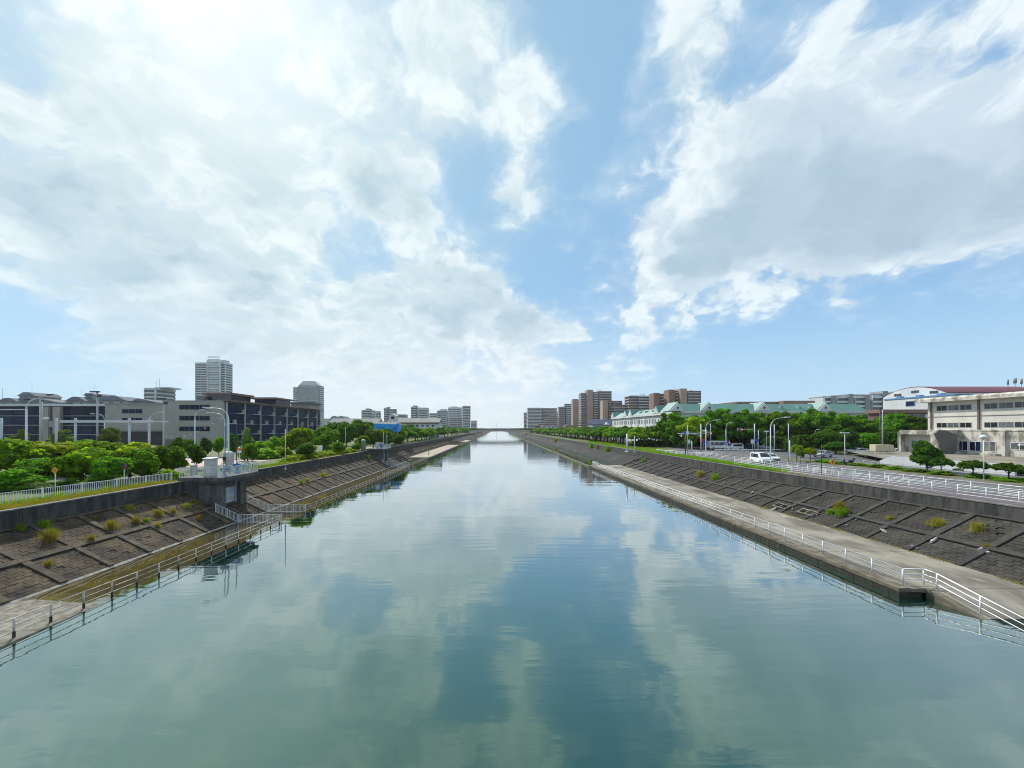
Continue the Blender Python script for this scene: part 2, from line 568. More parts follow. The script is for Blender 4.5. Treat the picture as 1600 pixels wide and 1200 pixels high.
# terrace along the other bank: level, then a ramp that dips into the water towards the viewer
XR = 25.2
m = MB()
def terr(y):
    return 0.56 if y > 24.1 else 0.56 - (24.1 - y) * 0.21
m.quad((XR, 24.1, 0.50), (34.4, 24.1, 0.50), (34.4, 106, 0.50), (XR, 106, 0.50))
m.quad((26.9, 14, terr(14)), (34.4, 14, terr(14) + 0.5), (34.4, 24.1, 0.56), (26.9, 24.1, 0.56))
m.quad((26.9, -60, -1.8), (34.4, -60, -1.6), (34.4, 14, terr(14) + 0.5), (26.9, 14, terr(14)))
m.quad((XR, 106, 0.56), (34.4, 106, 0.56), (34.4, 106, -1), (XR, 106, -1))
o = m.build('canal_terrace', M_TERRACE)
tag(o, 'rough grey concrete terrace beside the canal under the sloping bank', kind='structure')
rs = random.Random(21)
y0 = 24.12
while y0 < 105.9:                           # cast slabs of uneven length, a little out of level
    y1 = min(105.98, y0 + rs.uniform(3.4, 4.6))
    for xa, xb in ((XR + .76, 29.6), (29.615, 34.2)):
        q = [rs.uniform(-.012, .012) for _ in range(4)]
        MB().hexa([(xa, y0 + .012, .3), (xb, y0 + .012, .3), (xb, y1 - .012, .3), (xa, y1 - .012, .3), (xa, y0 + .012, .555 + q[0]), (xb, y0 + .012, .555 + q[1]), (xb, y1 - .012, .555 + q[2]), (xa, y1 - .012, .555 + q[3])]).build('slab', M_TERRACE, o)
    y0 = y1
m = MB()
for k in range(21):                       # quay edge beams, one per 4 m, slightly uneven
    y0 = 24.1 + k * 3.9
    dz = random.uniform(-0.012, 0.012)
    if k < 20:
        MB().box(XR - 0.02 + random.uniform(-.015, .015), XR + 0.75, y0 + 0.015, y0 + 3.885, 0.36, 0.60 + dz).build('edge_beam', M_QUAY, o)
m = MB()
rq = random.Random(11)
yq = 24.12
while yq < 106:                            # weed and shells hang unevenly along the waterline
    L = rq.uniform(.12, .4)
    m.box(XR + rq.uniform(-.012, .012), 26.6, yq, min(106, yq + L), -2, rq.uniform(.30, .358))
    yq += L
m.build('quay_face', M_ALGAE, o)
m = MB()
for i in range(12):
    ya, yb = 24.09 - i * 1.0, 24.09 - (i + 1) * 1.0
    m.hexa([(26.86, yb, -2), (27.3, yb, -2), (27.3, ya, -2), (26.86, ya, -2),
            (26.86, yb, terr(yb) + 0.03), (27.3, yb, terr(yb) + 0.03), (27.3, ya, terr(ya) + 0.03), (26.86, ya, terr(ya) + 0.03)])
m.build('ramp_edge', M_QUAY, o)
m = MB().box(XR - 0.05, XR + 0.45, 106, 4200, -2, 0.33)
m.build('low_kerb', M_QUAY, o)
m = MB().quad((XR, 106, -0.5), (34.4, 106, -0.5), (34.4, 4200, -0.5), (XR, 4200, -0.5))
m.build('drowned_shelf', M_SHELF, o)


# ------------------------------------------------------------------ sloping banks
class Slope:
    def __init__(self, sx, xt, zt, xtop, ztop):
        self.sx, self.xt, self.zt, self.xtop, self.ztop = sx, xt, zt, xtop, ztop

    def P(self, y, t, n=0.0):
        """point on the bank: y along the canal, t up the slope 0..1, n metres proud of the bed"""
        zt, zp = self.zt(y), self.ztop(y)
        dx, dz = self.xtop - self.xt, zp - zt
        l = math.hypot(dx, dz)
        nx, nz = -dz / l * (1 if dx > 0 else -1), abs(dx) / l
        return Vector((self.xt + dx * t + nx * n, y, zt + dz * t + nz * n))

    def slab(self, m, y0, y1, t0, t1, n0, n1, sub=1):
        for i in range(sub):
            a, b = y0 + (y1 - y0) * i / sub, y0 + (y1 - y0) * (i + 1) / sub
            m.hexa([self.P(a, t0, n0), self.P(b, t0, n0), self.P(b, t1, n0), self.P(a, t1, n0),
                    self.P(a, t0, n1), self.P(b, t0, n1), self.P(b, t1, n1), self.P(a, t1, n1)])
        return m


SL = Slope(-1, -29.7, lambda y: 0.06, -36.0, lambda y: 3.15)
SR = Slope(1, 33.9, lambda y: 0.5 if y > 20 else 0.5 - (20 - y) * 0.06, 39.65, lambda y: 2.7 + max(0.0, 62 - max(y, 10)) / 33 * 0.85)


def bank(S, name, label, mats, y_ribs, pitch, ribw, y_end, t_mid, block_to, bw, bh, n_single, skip=()):
    mbed, mrib, mblk = mats
    m = MB()
    ys = [-40, 0, 10, 20, 35, 50, 62, 80, 120, 200, 400, 1000, 4200]
    for i in range(len(ys) - 1):
        a, b = ys[i], ys[i + 1]
        m.quad(S.P(a, 0), S.P(b, 0), S.P(b, 1), S.P(a, 1))
    bed = m.build(name, mbed)
    tag(bed, label, kind='structure')
    rise = 0.15
    y = y_ribs
    ribs = []
    k = 0
    while y < y_end:
        w = ribw * random.uniform(0.9, 1.15)
        yy = y + random.uniform(-0.06, 0.06)
        mm = MB()
        S.slab(mm, yy, yy + w, 0.0, t_mid - 0.035, 0, rise)
        S.slab(mm, yy, yy + w, t_mid + 0.035, 0.965, 0, rise)
        mm.build('rib', mrib, bed)
        ribs.append((yy, yy + w))
        y += pitch + random.uniform(-0.15, 0.15)
        k += 1
    # ledge and top beams, in lengths between ribs
    for i in range(len(ribs) - 1):
        mm = MB()
        S.slab(mm, ribs[i][0] + .01, ribs[i + 1][0] - .01, t_mid - 0.03, t_mid + 0.03, 0, rise + 0.012)
        mm.build('ledge_beam', mrib, bed)
        mm = MB()
        S.slab(mm, ribs[i][0] + .01, ribs[i + 1][0] - .01, 0.968, 1.0, 0, rise + 0.012)
        mm.build('top_beam', mrib, bed)
    # paving blocks inside the panels
    singles, rest = [], MB()
    rng = random.Random(5)
    cells = []
    for i in range(len(ribs) - 1):
        a, b = ribs[i][1] + 0.02, ribs[i + 1][0] - 0.02
        if a > block_to:
            break
        L = (S.P(a, 1) - S.P(a, 0)).length
        for t0, t1 in ((0.0, t_mid - 0.04), (t_mid + 0.04, 0.96)):
            nv = max(1, int((t1 - t0) * L / bh))
            nu = max(1, int((b - a) / bw))
            for r_ in range(nv):
                for c_ in range(nu + (r_ % 2)):
                    cw = (b - a) / nu
                    u0 = a + (c_ - 0.5 * (r_ % 2)) * cw
                    u1 = min(b, u0 + cw) - 0.025
                    u0 = max(a, u0)
                    if u1 - u0 < 0.06 or rng.random() < 0.03:
                        continue
                    v0 = t0 + (t1 - t0) * r_ / nv
                    v1 = t0 + (t1 - t0) * (r_ + 1) / nv - 0.022 / L
                    cells.append((u0, u1, v0, v1, 0.025 + rng.random() * 0.035))
    vis = [c for c in cells if abs(S.xt) / max(c[0], 1) < 1.5 or True]
    vis = [c for c in vis if c[0] > abs(S.xt) * 600 / (830 if S.sx > 0 else 790) - 1.0]
    near = sorted(vis, key=lambda c: c[0])[:n_single]
    ns = set(near)
    for c in cells:
        if c in ns:
            mm = MB()
            S.slab(mm, c[0], c[1], c[2], c[3], 0, c[4])
            mm.build('block', mblk, bed)
        else:
            S.slab(rest, c[0], c[1], c[2], c[3], 0, c[4])
    rest.build('block_courses', mblk, bed, kind='stuff')
    return bed, ribs


BANK_L, RIBS_L = bank(SL, 'sloping_bank', 'brown block-paved sloping bank with concrete ribs below the park wall',
                      (M_BED_L, M_RIB_L, M_BLOCK_L), 13.3, 3.2, 0.42, 300, 0.46, 75, 0.42, 0.30, 300)
BANK_R, RIBS_R = bank(SR, 'sloping_bank', 'dark grey block-paved sloping bank with concrete ribs below the road wall',
                      (M_BED_R, M_RIB_R, M_BLOCK_R), 10.4, 3.6, 0.5, 104, 0.40, 75, 0.42, 0.30, 300)

m = MB()
for i in range(70):
    y0 = 10 + i * 1.75
    SL.slab(m, y0, y0 + 1.73, random.uniform(-.042, -.028), -0.004, 0.0, random.uniform(.03, .06))
m.build('toe_kerb', M_TOE, BANK_L)
# the dark seam and stair where the plain far bank begins
m = MB()
SR.slab(m, 104.4, 105.3, 0, 1, 0, 0.3)
m.build('seam_rib', M_RIB_R, BANK_R)

# ------------------------------------------------------------------ walls on top of the banks
def wall(name, label, xa, xb, segs, ztop, zbot, mat, cap, faceside):
    w = thing(name, label, 'wall', (xa, segs[0][0], zbot(segs[0][0])))
    for a, b in segs:
        za, zb = ztop(a), ztop(b)
        m = MB().hexa([(xa, a + .012, zbot(a)), (xb, a + .012, zbot(a)), (xb, b - .012, zbot(b)), (xa, b - .012, zbot(b)),
                       (xa, a + .012, za), (xb, a + .012, za), (xb, b - .012, zb), (xa, b - .012, zb)])
        m.build('wall_panel', mat, w)
        m = MB().hexa([(xa - .04, a + .008, za + .003), (xb + .04, a + .008, za + .003), (xb + .04, b - .008, zb + .003), (xa - .04, b - .008, zb + .003),
                       (xa - .04, a + .008, za + .09), (xb + .04, a + .008, za + .09), (xb + .04, b - .008, zb + .09), (xa - .04, b - .008, zb + .09)])
        m.build('coping', cap, w)
    return w


sl = [(-31.0 + 10 * i, -21.0 + 10 * i) for i in range(7)] + [(39, 43.9), (50.2, 60)] + [(60 + 10 * i, 70 + 10 * i) for i in range(14)] + [(200, 260), (260, 400), (400, 700), (700, 4200)]
wall('retaining_wall', 'dark weathered concrete wall topping the bank below the white picket fence', -36.35, -35.9, sl,
     lambda y: 4.55 - (0.1 if y > 50 else 0), lambda y: 2.9, M_WALL, M_CAP, 1)
zR = lambda y: 4.32 + max(0.0, 55 - max(y, 0)) / 25 * 0.28
wall('retaining_wall', 'dark weathered concrete wall topping the bank below the white road railings', 39.6, 40.05,
     [(-30, 14), (14, 24)] + [(24 + 10 * i, 34 + 10 * i) for i in range(8)] + [(104, 150), (150, 250), (250, 500), (500, 4200)],
     zR, lambda y: SR.ztop(y) - 0.2, M_WALL, M_CAP, -1)

# ------------------------------------------------------------------ more materials
M_GRASS = pmat('lawn', (0.075, 0.135, 0.016), (0.11, 0.125, 0.03), 0.5, 0.95, 0.6, 8, c3=(0.17, 0.155, 0.075), s3=0.15)
M_GROUND = pmat('distant ground', (0.09, 0.12, 0.03), (0.14, 0.135, 0.085), 0.02, 0.95, 0.0, c3=(0.2, 0.19, 0.17), s3=0.006)
M_ASPHALT = pmat('asphalt', (0.115, 0.117, 0.122), (0.085, 0.086, 0.09), 0.35, 0.88, 0.25, 20, c3=(0.16, 0.16, 0.16), s3=0.06)
M_WALK = pmat('brown walkway paving', (0.15, 0.115, 0.125), (0.105, 0.08, 0.09), 0.7, 0.85, 0.3, 10)
M_PLAZA = pmat('pink plaza paving', (0.50, 0.37, 0.32), (0.42, 0.31, 0.27), 0.4, 0.85, 0.2, 6)
M_PATH = pmat('pale park path', (0.52, 0.46, 0.36), (0.42, 0.37, 0.30), 0.4, 0.9, 0.2, 6)
M_LINE = pmat('white road paint', (0.72, 0.72, 0.70), (0.5, 0.5, 0.49), 1.6, 0.7)
M_GALV = pmat('galvanised steel', (0.50, 0.53, 0.55), (0.40, 0.43, 0.45), 2.0, 0.45, 0.0, metallic=0.3)
M_LAMPW = pmat('pale lamp paint', (0.66, 0.69, 0.70), (0.56, 0.59, 0.61), 2.0, 0.4)
M_DKPOLE = pmat('dark pole paint', (0.045, 0.045, 0.05), (0.03, 0.03, 0.035), 2.0, 0.5)
M_BROWNPOLE = pmat('brown pole paint', (0.11, 0.05, 0.03), (0.08, 0.04, 0.025), 2.0, 0.5)
M_GLASSLAMP = pmat('lamp glass', (0.75, 0.78, 0.78), (0.7, 0.72, 0.72), 1.0, 0.2)
M_SLUICE = pmat('sluice concrete', (0.125, 0.125, 0.115), (0.058, 0.060, 0.056), 0.9, 0.9, 0.5, 7, (1.5, 1.5, 0.4), (0.16, 0.155, 0.14), 0.8, t3=(0.6, 0.75))
M_GATE = pmat('pale steel gate', (0.46, 0.52, 0.56), (0.36, 0.41, 0.44), 1.2, 0.5, 0.1)
M_CAB = pmat('off white cabinet', (0.52, 0.52, 0.48), (0.44, 0.44, 0.41), 1.5, 0.5, 0.1)
M_CABGREY = pmat('grey cabinet', (0.42, 0.43, 0.42), (0.36, 0.37, 0.36), 1.5, 0.5, 0.1)
M_BLUE = pmat('blue machine paint', (0.03, 0.16, 0.42), (0.025, 0.13, 0.34), 2.0, 0.4)
M_ORANGE = pmat('orange beacon', (0.80, 0.16, 0.03), (0.7, 0.13, 0.03), 2.0, 0.4)
M_YELLOW = pmat('yellow sign face', (0.72, 0.32, 0.01), (0.64, 0.28, 0.01), 2.0, 0.5)
M_BLACK = pmat('black paint', (0.015, 0.015, 0.016), (0.01, 0.01, 0.01), 2.0, 0.5)
M_SIGNBLUE = pmat('blue sign face', (0.02, 0.10, 0.50), (0.02, 0.08, 0.42), 2.0, 0.45)
M_SIGNRED = pmat('red sign face', (0.60, 0.02, 0.03), (0.5, 0.02, 0.03), 2.0, 0.45)
M_SIGNWHITE = pmat('white sign face', (0.75, 0.77, 0.78), (0.68, 0.70, 0.71), 2.0, 0.45)

ORD = ('first second third fourth fifth sixth seventh eighth ninth tenth eleventh twelfth thirteenth fourteenth fifteenth sixteenth '
       'seventeenth eighteenth nineteenth twentieth').split()


def nth(i):
    if i < len(ORD):
        return ORD[i]
    n = i + 1
    return '%d%s' % (n, 'th' if 10 < n % 100 < 14 else {1: 'st', 2: 'nd', 3: 'rd'}.get(n % 10, 'th'))


# ------------------------------------------------------------------ ground, road, paths
ZL, ZG = 4.40, 4.25
o = MB().quad((-4000, -60, ZL), (-36.3, -60, ZL), (-36.3, 4200, ZL), (-4000, 4200, ZL)).build('ground', M_GROUND)
tag(o, 'park and town ground behind the bank with the sluices', kind='structure')
o = MB().quad((40.0, -60, ZG), (4000, -60, ZG), (4000, 4200, ZG), (40.0, 4200, ZG)).build('ground', M_GROUND)
tag(o, 'town ground behind the road wall', kind='structure')


def sheet(name, pts, z, mat, label):
    o = MB().add([(x, y, z) for x, y in pts], [tuple(range(len(pts)))]).build(name, mat)
    return tag(o, label, kind='structure')


sheet('lawn', [(-60, -20), (-36.4, -20), (-36.4, 300), (-60, 300)], ZL + .004, M_GRASS, 'grass of the waterside park behind the bank wall')
sheet('asphalt_court', [(-96, 46), (-52, 46), (-46, 60), (-46, 84), (-96, 84)], ZL + .010, M_ASPHALT, 'grey asphalt court behind the park trees')
sheet('plaza', [(-74, 62), (-49, 62), (-45, 74), (-45, 80), (-74, 80)], ZL + .016, M_PLAZA, 'pinkish paved plaza behind the near sluice')
sheet('park_path', [(-47, 84), (-41, 84), (-40.5, 130), (-42.8, 130), (-47, 100)], ZL + .020, M_PATH, 'pale sandy path through the waterside park')
sheet('lawn', [(40.1, 52), (44.1, 60), (44.1, 104), (60, 110), (60, 560), (40.1, 560)], ZG + .006, M_GRASS, 'green verge between the road wall and the walkway')
sheet('road', [(44.9, -40), (58.0, -40), (58.0, 128), (44.9, 108)], ZG + .008, M_ASPHALT, 'grey asphalt road running beside the canal')
sheet('side_road', [(62.5, -40), (84, -40), (84, 128), (62.5, 128)], ZG + .012, M_ASPHALT, 'grey asphalt side road in front of the beige concrete building')
sheet('cross_road', [(58.0, 92), (62.5, 92), (62.5, 128), (58.0, 128)], ZG + .016, M_ASPHALT, 'grey asphalt junction beyond the road railings')
sheet('car_park', [(60, 112), (170, 112), (170, 138), (60, 138)], ZG + .020, pmat('shade-darkened asphalt', (0.05, 0.05, 0.052), (0.036, 0.036, 0.038), 0.4, 0.9), 'shaded car park under the street trees')  # asphalt colour darkened to stand in for shade under the trees
# walkway that climbs towards the viewer's bridge
m = MB()
for a, b in ((-30, 14), (14, 24), (24, 34), (34, 44), (44, 55), (55, 70), (70, 100)):
    m.quad((40.3, a, zR(a) + .015), (44.3, a, zR(a) + .015), (44.3, b, zR(b) + .015), (40.3, b, zR(b) + .015))
    m.quad((44.3, a, zR(a) + .015), (44.75, a, ZG + .02), (44.75, b, ZG + .02), (44.3, b, zR(b) + .015))
o = m.build('walkway', M_WALK)
tag(o, 'brown paved walkway between the two white railings', kind='structure')
# road paint
for i, x in enumerate((45.6, 57.3)):
    m = MB().quad((x, -30, ZG + .013), (x + .15, -30, ZG + .013), (x + .15, 96, ZG + .013), (x, 96, ZG + .013))
    tag(m.build('edge_line', M_LINE), ('white edge line of the road beside the railings', 'white edge line of the road beside the planted verge')[i], kind='structure')
m = MB()
for k in range(13):
    m.quad((51.3, 10 + k * 7, ZG + .013), (51.45, 10 + k * 7, ZG + .013), (51.45, 13.5 + k * 7, ZG + .013), (51.3, 13.5 + k * 7, ZG + .013))
tag(m.build('lane_line', M_LINE), 'broken white lane line along the middle of the road', kind='structure')
m = MB()
for k in range(9):
    m.quad((46 + k * 1.3, 99, ZG + .013), (46.6 + k * 1.3, 99, ZG + .013), (46.6 + k * 1.3, 103, ZG + .013), (46 + k * 1.3, 103, ZG + .013))
tag(m.build('crossing_stripes', M_LINE), 'white striped pedestrian crossing at the junction', kind='structure')
# verge with kerbs between the road and the side road
m = MB().box(58.1, 62.4, -30, 92, ZG - .2, ZG + .13)
o = m.build('verge', pmat('dry verge', (0.15, 0.125, 0.06), (0.075, 0.095, 0.02), 0.6, 0.95, 0.6, 7, c3=(0.10, 0.15, 0.02), s3=0.3))
tag(o, 'dry grassy verge with clipped bushes between the road and side road', kind='structure')
for x in (57.95, 62.4):
    Box(x, x + .15, -30, 92, ZG - .2, ZG + .16).build('kerb', M_TERRACE, o)


# ------------------------------------------------------------------ railings
def rail_line(name, label, pts, n_rails, height, spacing, mats, pr=0.035, rr=0.022, foot=None, group=None, rails=None, square=False, shared={}):
    """post and rail fence along points (x, y, z of its foot); every post and every rail length is a part"""
    mp, mr = mats
    root = thing(name, label, 'railing', pts[0], group)
    pos = []
    for a, b in zip(pts, pts[1:]):
        a, b = Vector(a), Vector(b)
        n = max(1, round((b - a).length / spacing))
        for i in range(n):
            pos.append(a.lerp(b, i / n))
    pos.append(Vector(pts[-1]))
    key = (height, pr, mp.name, square)
    if key not in shared:
        shared[key] = (MB().box(-pr, pr, -pr, pr, -0.05, height) if square else MB().tube([(0, 0, -0.05), (0, 0, height)], pr, 8)).mesh('post', mp)
    o0 = Vector(pts[0])
    for p in pos:
        add_obj('post', shared[key], root, p - o0)
    if foot:
        fm = MB().tube([(0, 0, -0.6), (0, 0, foot)], pr * 1.35, 8).mesh('post_foot', M_POSTBASE)
        for p in pos:
            add_obj('post_foot', fm, root, p - o0)
    hs = rails or [height * (k + 1) / n_rails for k in range(n_rails)]
    for h in hs:
        for a, b in zip(pts, pts[1:]):
            up = Vector((0, 0, h))
            MB().tube([Vector(a) + up, Vector(b) + up], rr if h < height * 0.95 else rr * 1.25, 6).build('rail', mr, root)
    return root


def picket_line(name, label, pts, height, spacing, mats, pick=0.11, gap=0.16, group=None):
    """fence of upright pickets in frames: posts, top and bottom rails and pickets are parts"""
    mp, mk = mats
    root = thing(name, label, 'fence', pts[0], group)
    o0 = Vector(pts[0])
    pm = MB().box(-.04, .04, -.04, .04, -.03, height + .03).mesh('post', mp)
    km = MB().box(-.014, .014, -.014, .014, 0.10, height - .04).mesh('picket', mk)
    for a, b in zip(pts, pts[1:]):
        a, b = Vector(a), Vector(b)
        L = (b - a).length
        n = max(1, round(L / spacing))
        rz = math.atan2(b.y - a.y, b.x - a.x)
        for i in range(n + 1):
            add_obj('post', pm, root, a.lerp(b, i / n) - o0, rz)
        k = int(L / gap)
        for i in range(1, k):
            add_obj('picket', km, root, a.lerp(b, i / k) - o0, rz)
        for h in (0.09, height - .04):
            up = Vector((0, 0, h))
            MB().tube([a + up, b + up], 0.024, 6).build('rail', mp, root)
    return root


# canal rail over the flooded walkway, cut by the near sluice's outlet
zw = lambda y: float(np.interp(y, [16, 19.5, 22.5, 25.5, 30, 40, 60], [0.06, 0.04, 0.0, -0.1, -0.13, -0.14, -0.15]))
rail_line('canal_railing', 'stained white three-rail railing standing in the water before the near sluice', [(-24.45, 13, zw(13)), (-24.45, 21, zw(21)), (-24.45, 26, zw(26)), (-24.45, 43, -0.14)],
          3, 1.0, 1.62, (M_RUST, M_RUST), 0.045, 0.022, 0.34)
rail_line('canal_railing', 'stained white three-rail railing in the water between the two sluices', [(-24.45, 48.4, -0.14), (-24.45, 104, -0.14)],
          3, 1.0, 1.62, (M_RUST, M_RUST), 0.045, 0.022, 0.34)
rail_line('canal_railing', 'short stained railing in the water beside the far sluice', [(-24.45, 111, -0.14), (-24.45, 131, -0.14)],
          3, 1.0, 1.62, (M_RUST, M_RUST), 0.045, 0.022, 0.34)
# terrace rail
rail_line('terrace_railing', 'white three-rail railing along the grey canal terrace with a jog at its near end',
          [(25.2, 14.3, terr(14.3)), (27.45, 17.5, terr(17.5)), (27.45, 24.0, terr(24.0)), (27.45, 24.75, .56), (26.1, 24.75, 0.56), (26.1, 106, 0.56), (27.6, 106, 0.56)][1:],
          3, 1.0, 2.05, (M_WHITE, M_WHITE), 0.05, 0.033)
# road railings
fr = [(40.7, y, zR(y) + .01) for y in (14, 24, 34, 44, 55, 66)]
rail_line('road_railing', 'white four-rail railing on top of the road wall', fr, 4, 1.1, 2.0, (M_WHITE, M_WHITE), 0.036, 0.020, rails=(0.3, 0.57, 0.84, 1.1))
fr = [(44.35, y, zR(y) + .01) for y in (14, 24, 34, 44, 55, 70, 86)]
rail_line('road_railing', 'white four-rail railing between the walkway and the road', fr, 4, 1.1, 2.0, (M_WHITE, M_WHITE), 0.036, 0.020, rails=(0.3, 0.57, 0.84, 1.1))
rail_line('guard_rail', 'pale guard rail on the far side of the junction under the trees', [(60, 106, ZG), (100, 106, ZG)], 2, 0.8, 4, (M_GALV, M_SIGNWHITE), 0.06, 0.09, rails=(0.62,))
rail_line('guard_rail', 'thin grey guard rail along the side road before the low wall', [(62.8, 38, ZG + .1), (62.8, 66, ZG + .1)], 2, 0.8, 2.5, (M_GALV, M_GALV), 0.03, 0.02, rails=(0.4, 0.78))
rail_line('guard_rail', 'low pale barrier rail on the grass near the brown post', [(46.5, 92, ZG), (43, 104, ZG)], 1, 0.7, 3, (M_SIGNWHITE, M_SIGNWHITE), 0.05, 0.06)
# park fence on the other side
picket_line('picket_fence', 'white picket fence along the grass above the dark bank wall', [(-41.6, 24, ZL), (-40.0, 30.5, ZL), (-38.4, 45.2, ZL)], 1.05, 3.1, (M_WHITE, M_WHITE))
rail_line('park_railing', 'white framed railing above the wall just beyond the near sluice', [(-37.2, 51.6, ZL), (-37.4, 62.5, ZL)], 2, 1.1, 2.2, (M_WHITE, M_WHITE), 0.05, 0.04, rails=(0.12, 1.08))


# ------------------------------------------------------------------ sluices
def sluice(y0, label, full=True):
    dz = 5.0
    s = thing('sluice', label, 'sluice', (-32.6, y0 + 3, 0.4))
    Y = lambda t: y0 + t
    m = MB().box(-36.6, -31.4, Y(0), Y(6.6), dz - .42, dz)
    m.build('deck', M_SLUICE, s)
    Box(-36.2, -31.75, Y(.25), Y(6.35), dz - .75, dz - .424).build('deck_beam', M_SLUICE, s)
    Box(-34.6, -32.0, Y(.5), Y(1.35), -0.6, dz - .752).build('pier', M_SLUICE, s)
    Box(-34.6, -32.0, Y(3.9), Y(5.0), -0.6, dz - .752).build('pier', M_SLUICE, s)
    Box(-36.2, -34.61, Y(.35), Y(5.3), -0.6, dz - .752).build('back_wall', M_SLUICE, s)
    Box(-33.0, -32.55, Y(1.36), Y(3.89), 3.55, dz - .753).build('lintel', M_SLUICE, s)
    g_ = Box(-32.85, -32.65, Y(1.38), Y(3.87), 0.0, 3.54).build('gate', M_GATE, s)
    for z in (0.5, 1.4, 2.3, 3.2):
        Box(-32.645, -32.57, Y(1.42), Y(3.83), z, z + .1).build('stiffener', M_GATE, g_)
    for t in (1.38, 3.72):
        Box(-32.64, -32.42, Y(t), Y(t + .14), -.3, dz - .76).build('gate_guide', M_GALV, s)
    # deck railing
    rr = thing('deck_railing', 'pale %s railing round the deck of the %s sluice' % ('picket', 'near' if full else 'far'), 'railing', (-36.4, y0 + .1, dz))
    o0 = Vector((-36.4, y0 + .1, dz))
    pts = [Vector(p) for p in ((-36.4, y0 + .1, dz), (-31.5, y0 + .1, dz), (-31.5, y0 + 6.5, dz), (-36.4, y0 + 6.5, dz))]
    pm = MB().box(-.035, .035, -.035, .035, 0, 1.15).mesh('post', M_LAMPW)
    km = MB().box(-.013, .013, -.013, .013, .08, 1.1).mesh('picket', M_LAMPW)
    for a, b in zip(pts, pts[1:]):
        n = round((b - a).length / 1.6)
        for i in range(n):
            add_obj('post', pm, rr, a.lerp(b, i / n) - o0)
        k = int((b - a).length / (0.18 if full else 0.3))
        for i in range(1, k):
            add_obj('picket', km, rr, a.lerp(b, i / k) - o0)
        for h in (.08, 1.13):
            MB().tube([a + Vector((0, 0, h)), b + Vector((0, 0, h))], .025, 6).build('rail', M_LAMPW, rr)
    # outlet channel walls running out to the canal rail
    for t in (-.55, 5.0):
        m = MB().prism([(-34.0, -1.0), (-24.2, -1.0), (-24.2, -.05), (-29.4, -.02), (-32.2, 1.2), (-34.0, 2.0)], 'y', Y(t), Y(t + .35))
        m.build('outlet_wall', M_SLUICE, s)
    for i, t in enumerate((-.38, 5.17)):
        nm = ('near' if full else 'far', 'closer' if i == 0 else 'further')
        picket_line('outlet_railing', 'pale stepped railing on the %s side of the %s sluice outlet' % (nm[1], nm[0]),
                    [(-31.9, Y(t), 1.15), (-29.3, Y(t), -.06), (-24.5, Y(t), -.06)], 1.0, 1.7, (M_LAMPW, M_LAMPW))
    return s


sluice(43.8, 'concrete sluice with pale steel gate standing in the brown bank nearer the viewer')
sluice(106.5, 'small dark concrete sluice further along the brown bank', False)

# things on the near deck
DZ = 5.0
c = thing('cabinet', 'tall off-white control cabinet with sloping hood on the near sluice deck', 'cabinet', (-34.2, 45.8, DZ))
Box(-34.75, -33.72, 45.4, 46.2, DZ, DZ + 2.0).build('body', M_CAB, c)
MB().prism([(45.25, DZ + 2.003), (46.35, DZ + 2.003), (46.35, DZ + 2.2), (45.25, DZ + 2.1)], 'x', -34.9, -33.6).build('hood', M_CABGREY, c)
Box(-34.65, -33.82, 45.375, 45.398, DZ + .12, DZ + 1.88).build('door', M_CAB, c)
c = thing('cabinet', 'grey low cabinet at the landward corner of the near sluice deck', 'cabinet', (-38.9, 49.4, ZL))
Box(-39.3, -38.8, 49, 49.6, ZL, ZL + 1.5).build('body', M_CABGREY, c)
Box(-39.35, -38.75, 48.95, 49.65, ZL + 1.503, ZL + 1.55).build('lid', M_CABGREY, c)
c = thing('tank', 'white upright cylinder tank with small square window behind the near sluice', 'tank', (-38.0, 54.0, ZL))
MB().lathe([(.66, 0), (.66, 2.75), (.6, 2.88), (.3, 3.02), (0.05, 3.05)], (-37.9, 54.0, ZL), 20).build('body', M_CAB, c)
Box(-38.2, -37.8, 53.28, 53.36, ZL + 1.8, ZL + 2.3).build('window', M_BLACK, c)


def hoist(x, y, label, s=1.0):
    h = thing('gate_hoist', label, 'machine', (x, y, DZ))
    MB().lathe([(.34 * s, 0), (.34 * s, .12), (.2 * s, .16), (.2 * s, .75 * s), (.3 * s, .8 * s)], (x, y, DZ), 14).build('pedestal', M_BLUE, h)
    Box(x - .42 * s, x + .42 * s, y - .3 * s, y + .3 * s, DZ + .803 * s, DZ + 1.3 * s).build('gearbox', M_BLUE, h)
    MB().tube([(x + .43 * s, y, DZ + 1.05 * s), (x + .75 * s, y, DZ + 1.05 * s)], .16 * s, 10).build('motor', M_BLUE, h)
    MB().lathe([(.12, 0), (.12, .3), (.06, .34)], (x, y, DZ + 1.303 * s), 10).build('spindle_cap', M_GALV, h)
    return h


hoist(-32.5, 45.6, 'blue gate hoist nearest the canal corner of the near sluice deck', .78)
hoist(-33.0, 48.6, 'blue gate hoist with side motor towards the back of the near sluice deck', .9)
hoist(-33.2, 109.2, 'small blue gate hoist on the far sluice deck')


def pole(name, label, x, y, z, h, r, mat, cat='pole'):
    p = thing(name, label, cat, (x, y, z))
    MB().tube([(x, y, z - .3), (x, y, z + h)], [r, r * .75], 10).build('shaft', mat, p)
    MB().lathe([(r * 2.2, 0), (r * 2.2, .05), (r * 1.2, .14)], (x, y, z), 10).build('base_plate', mat, p)
    return p


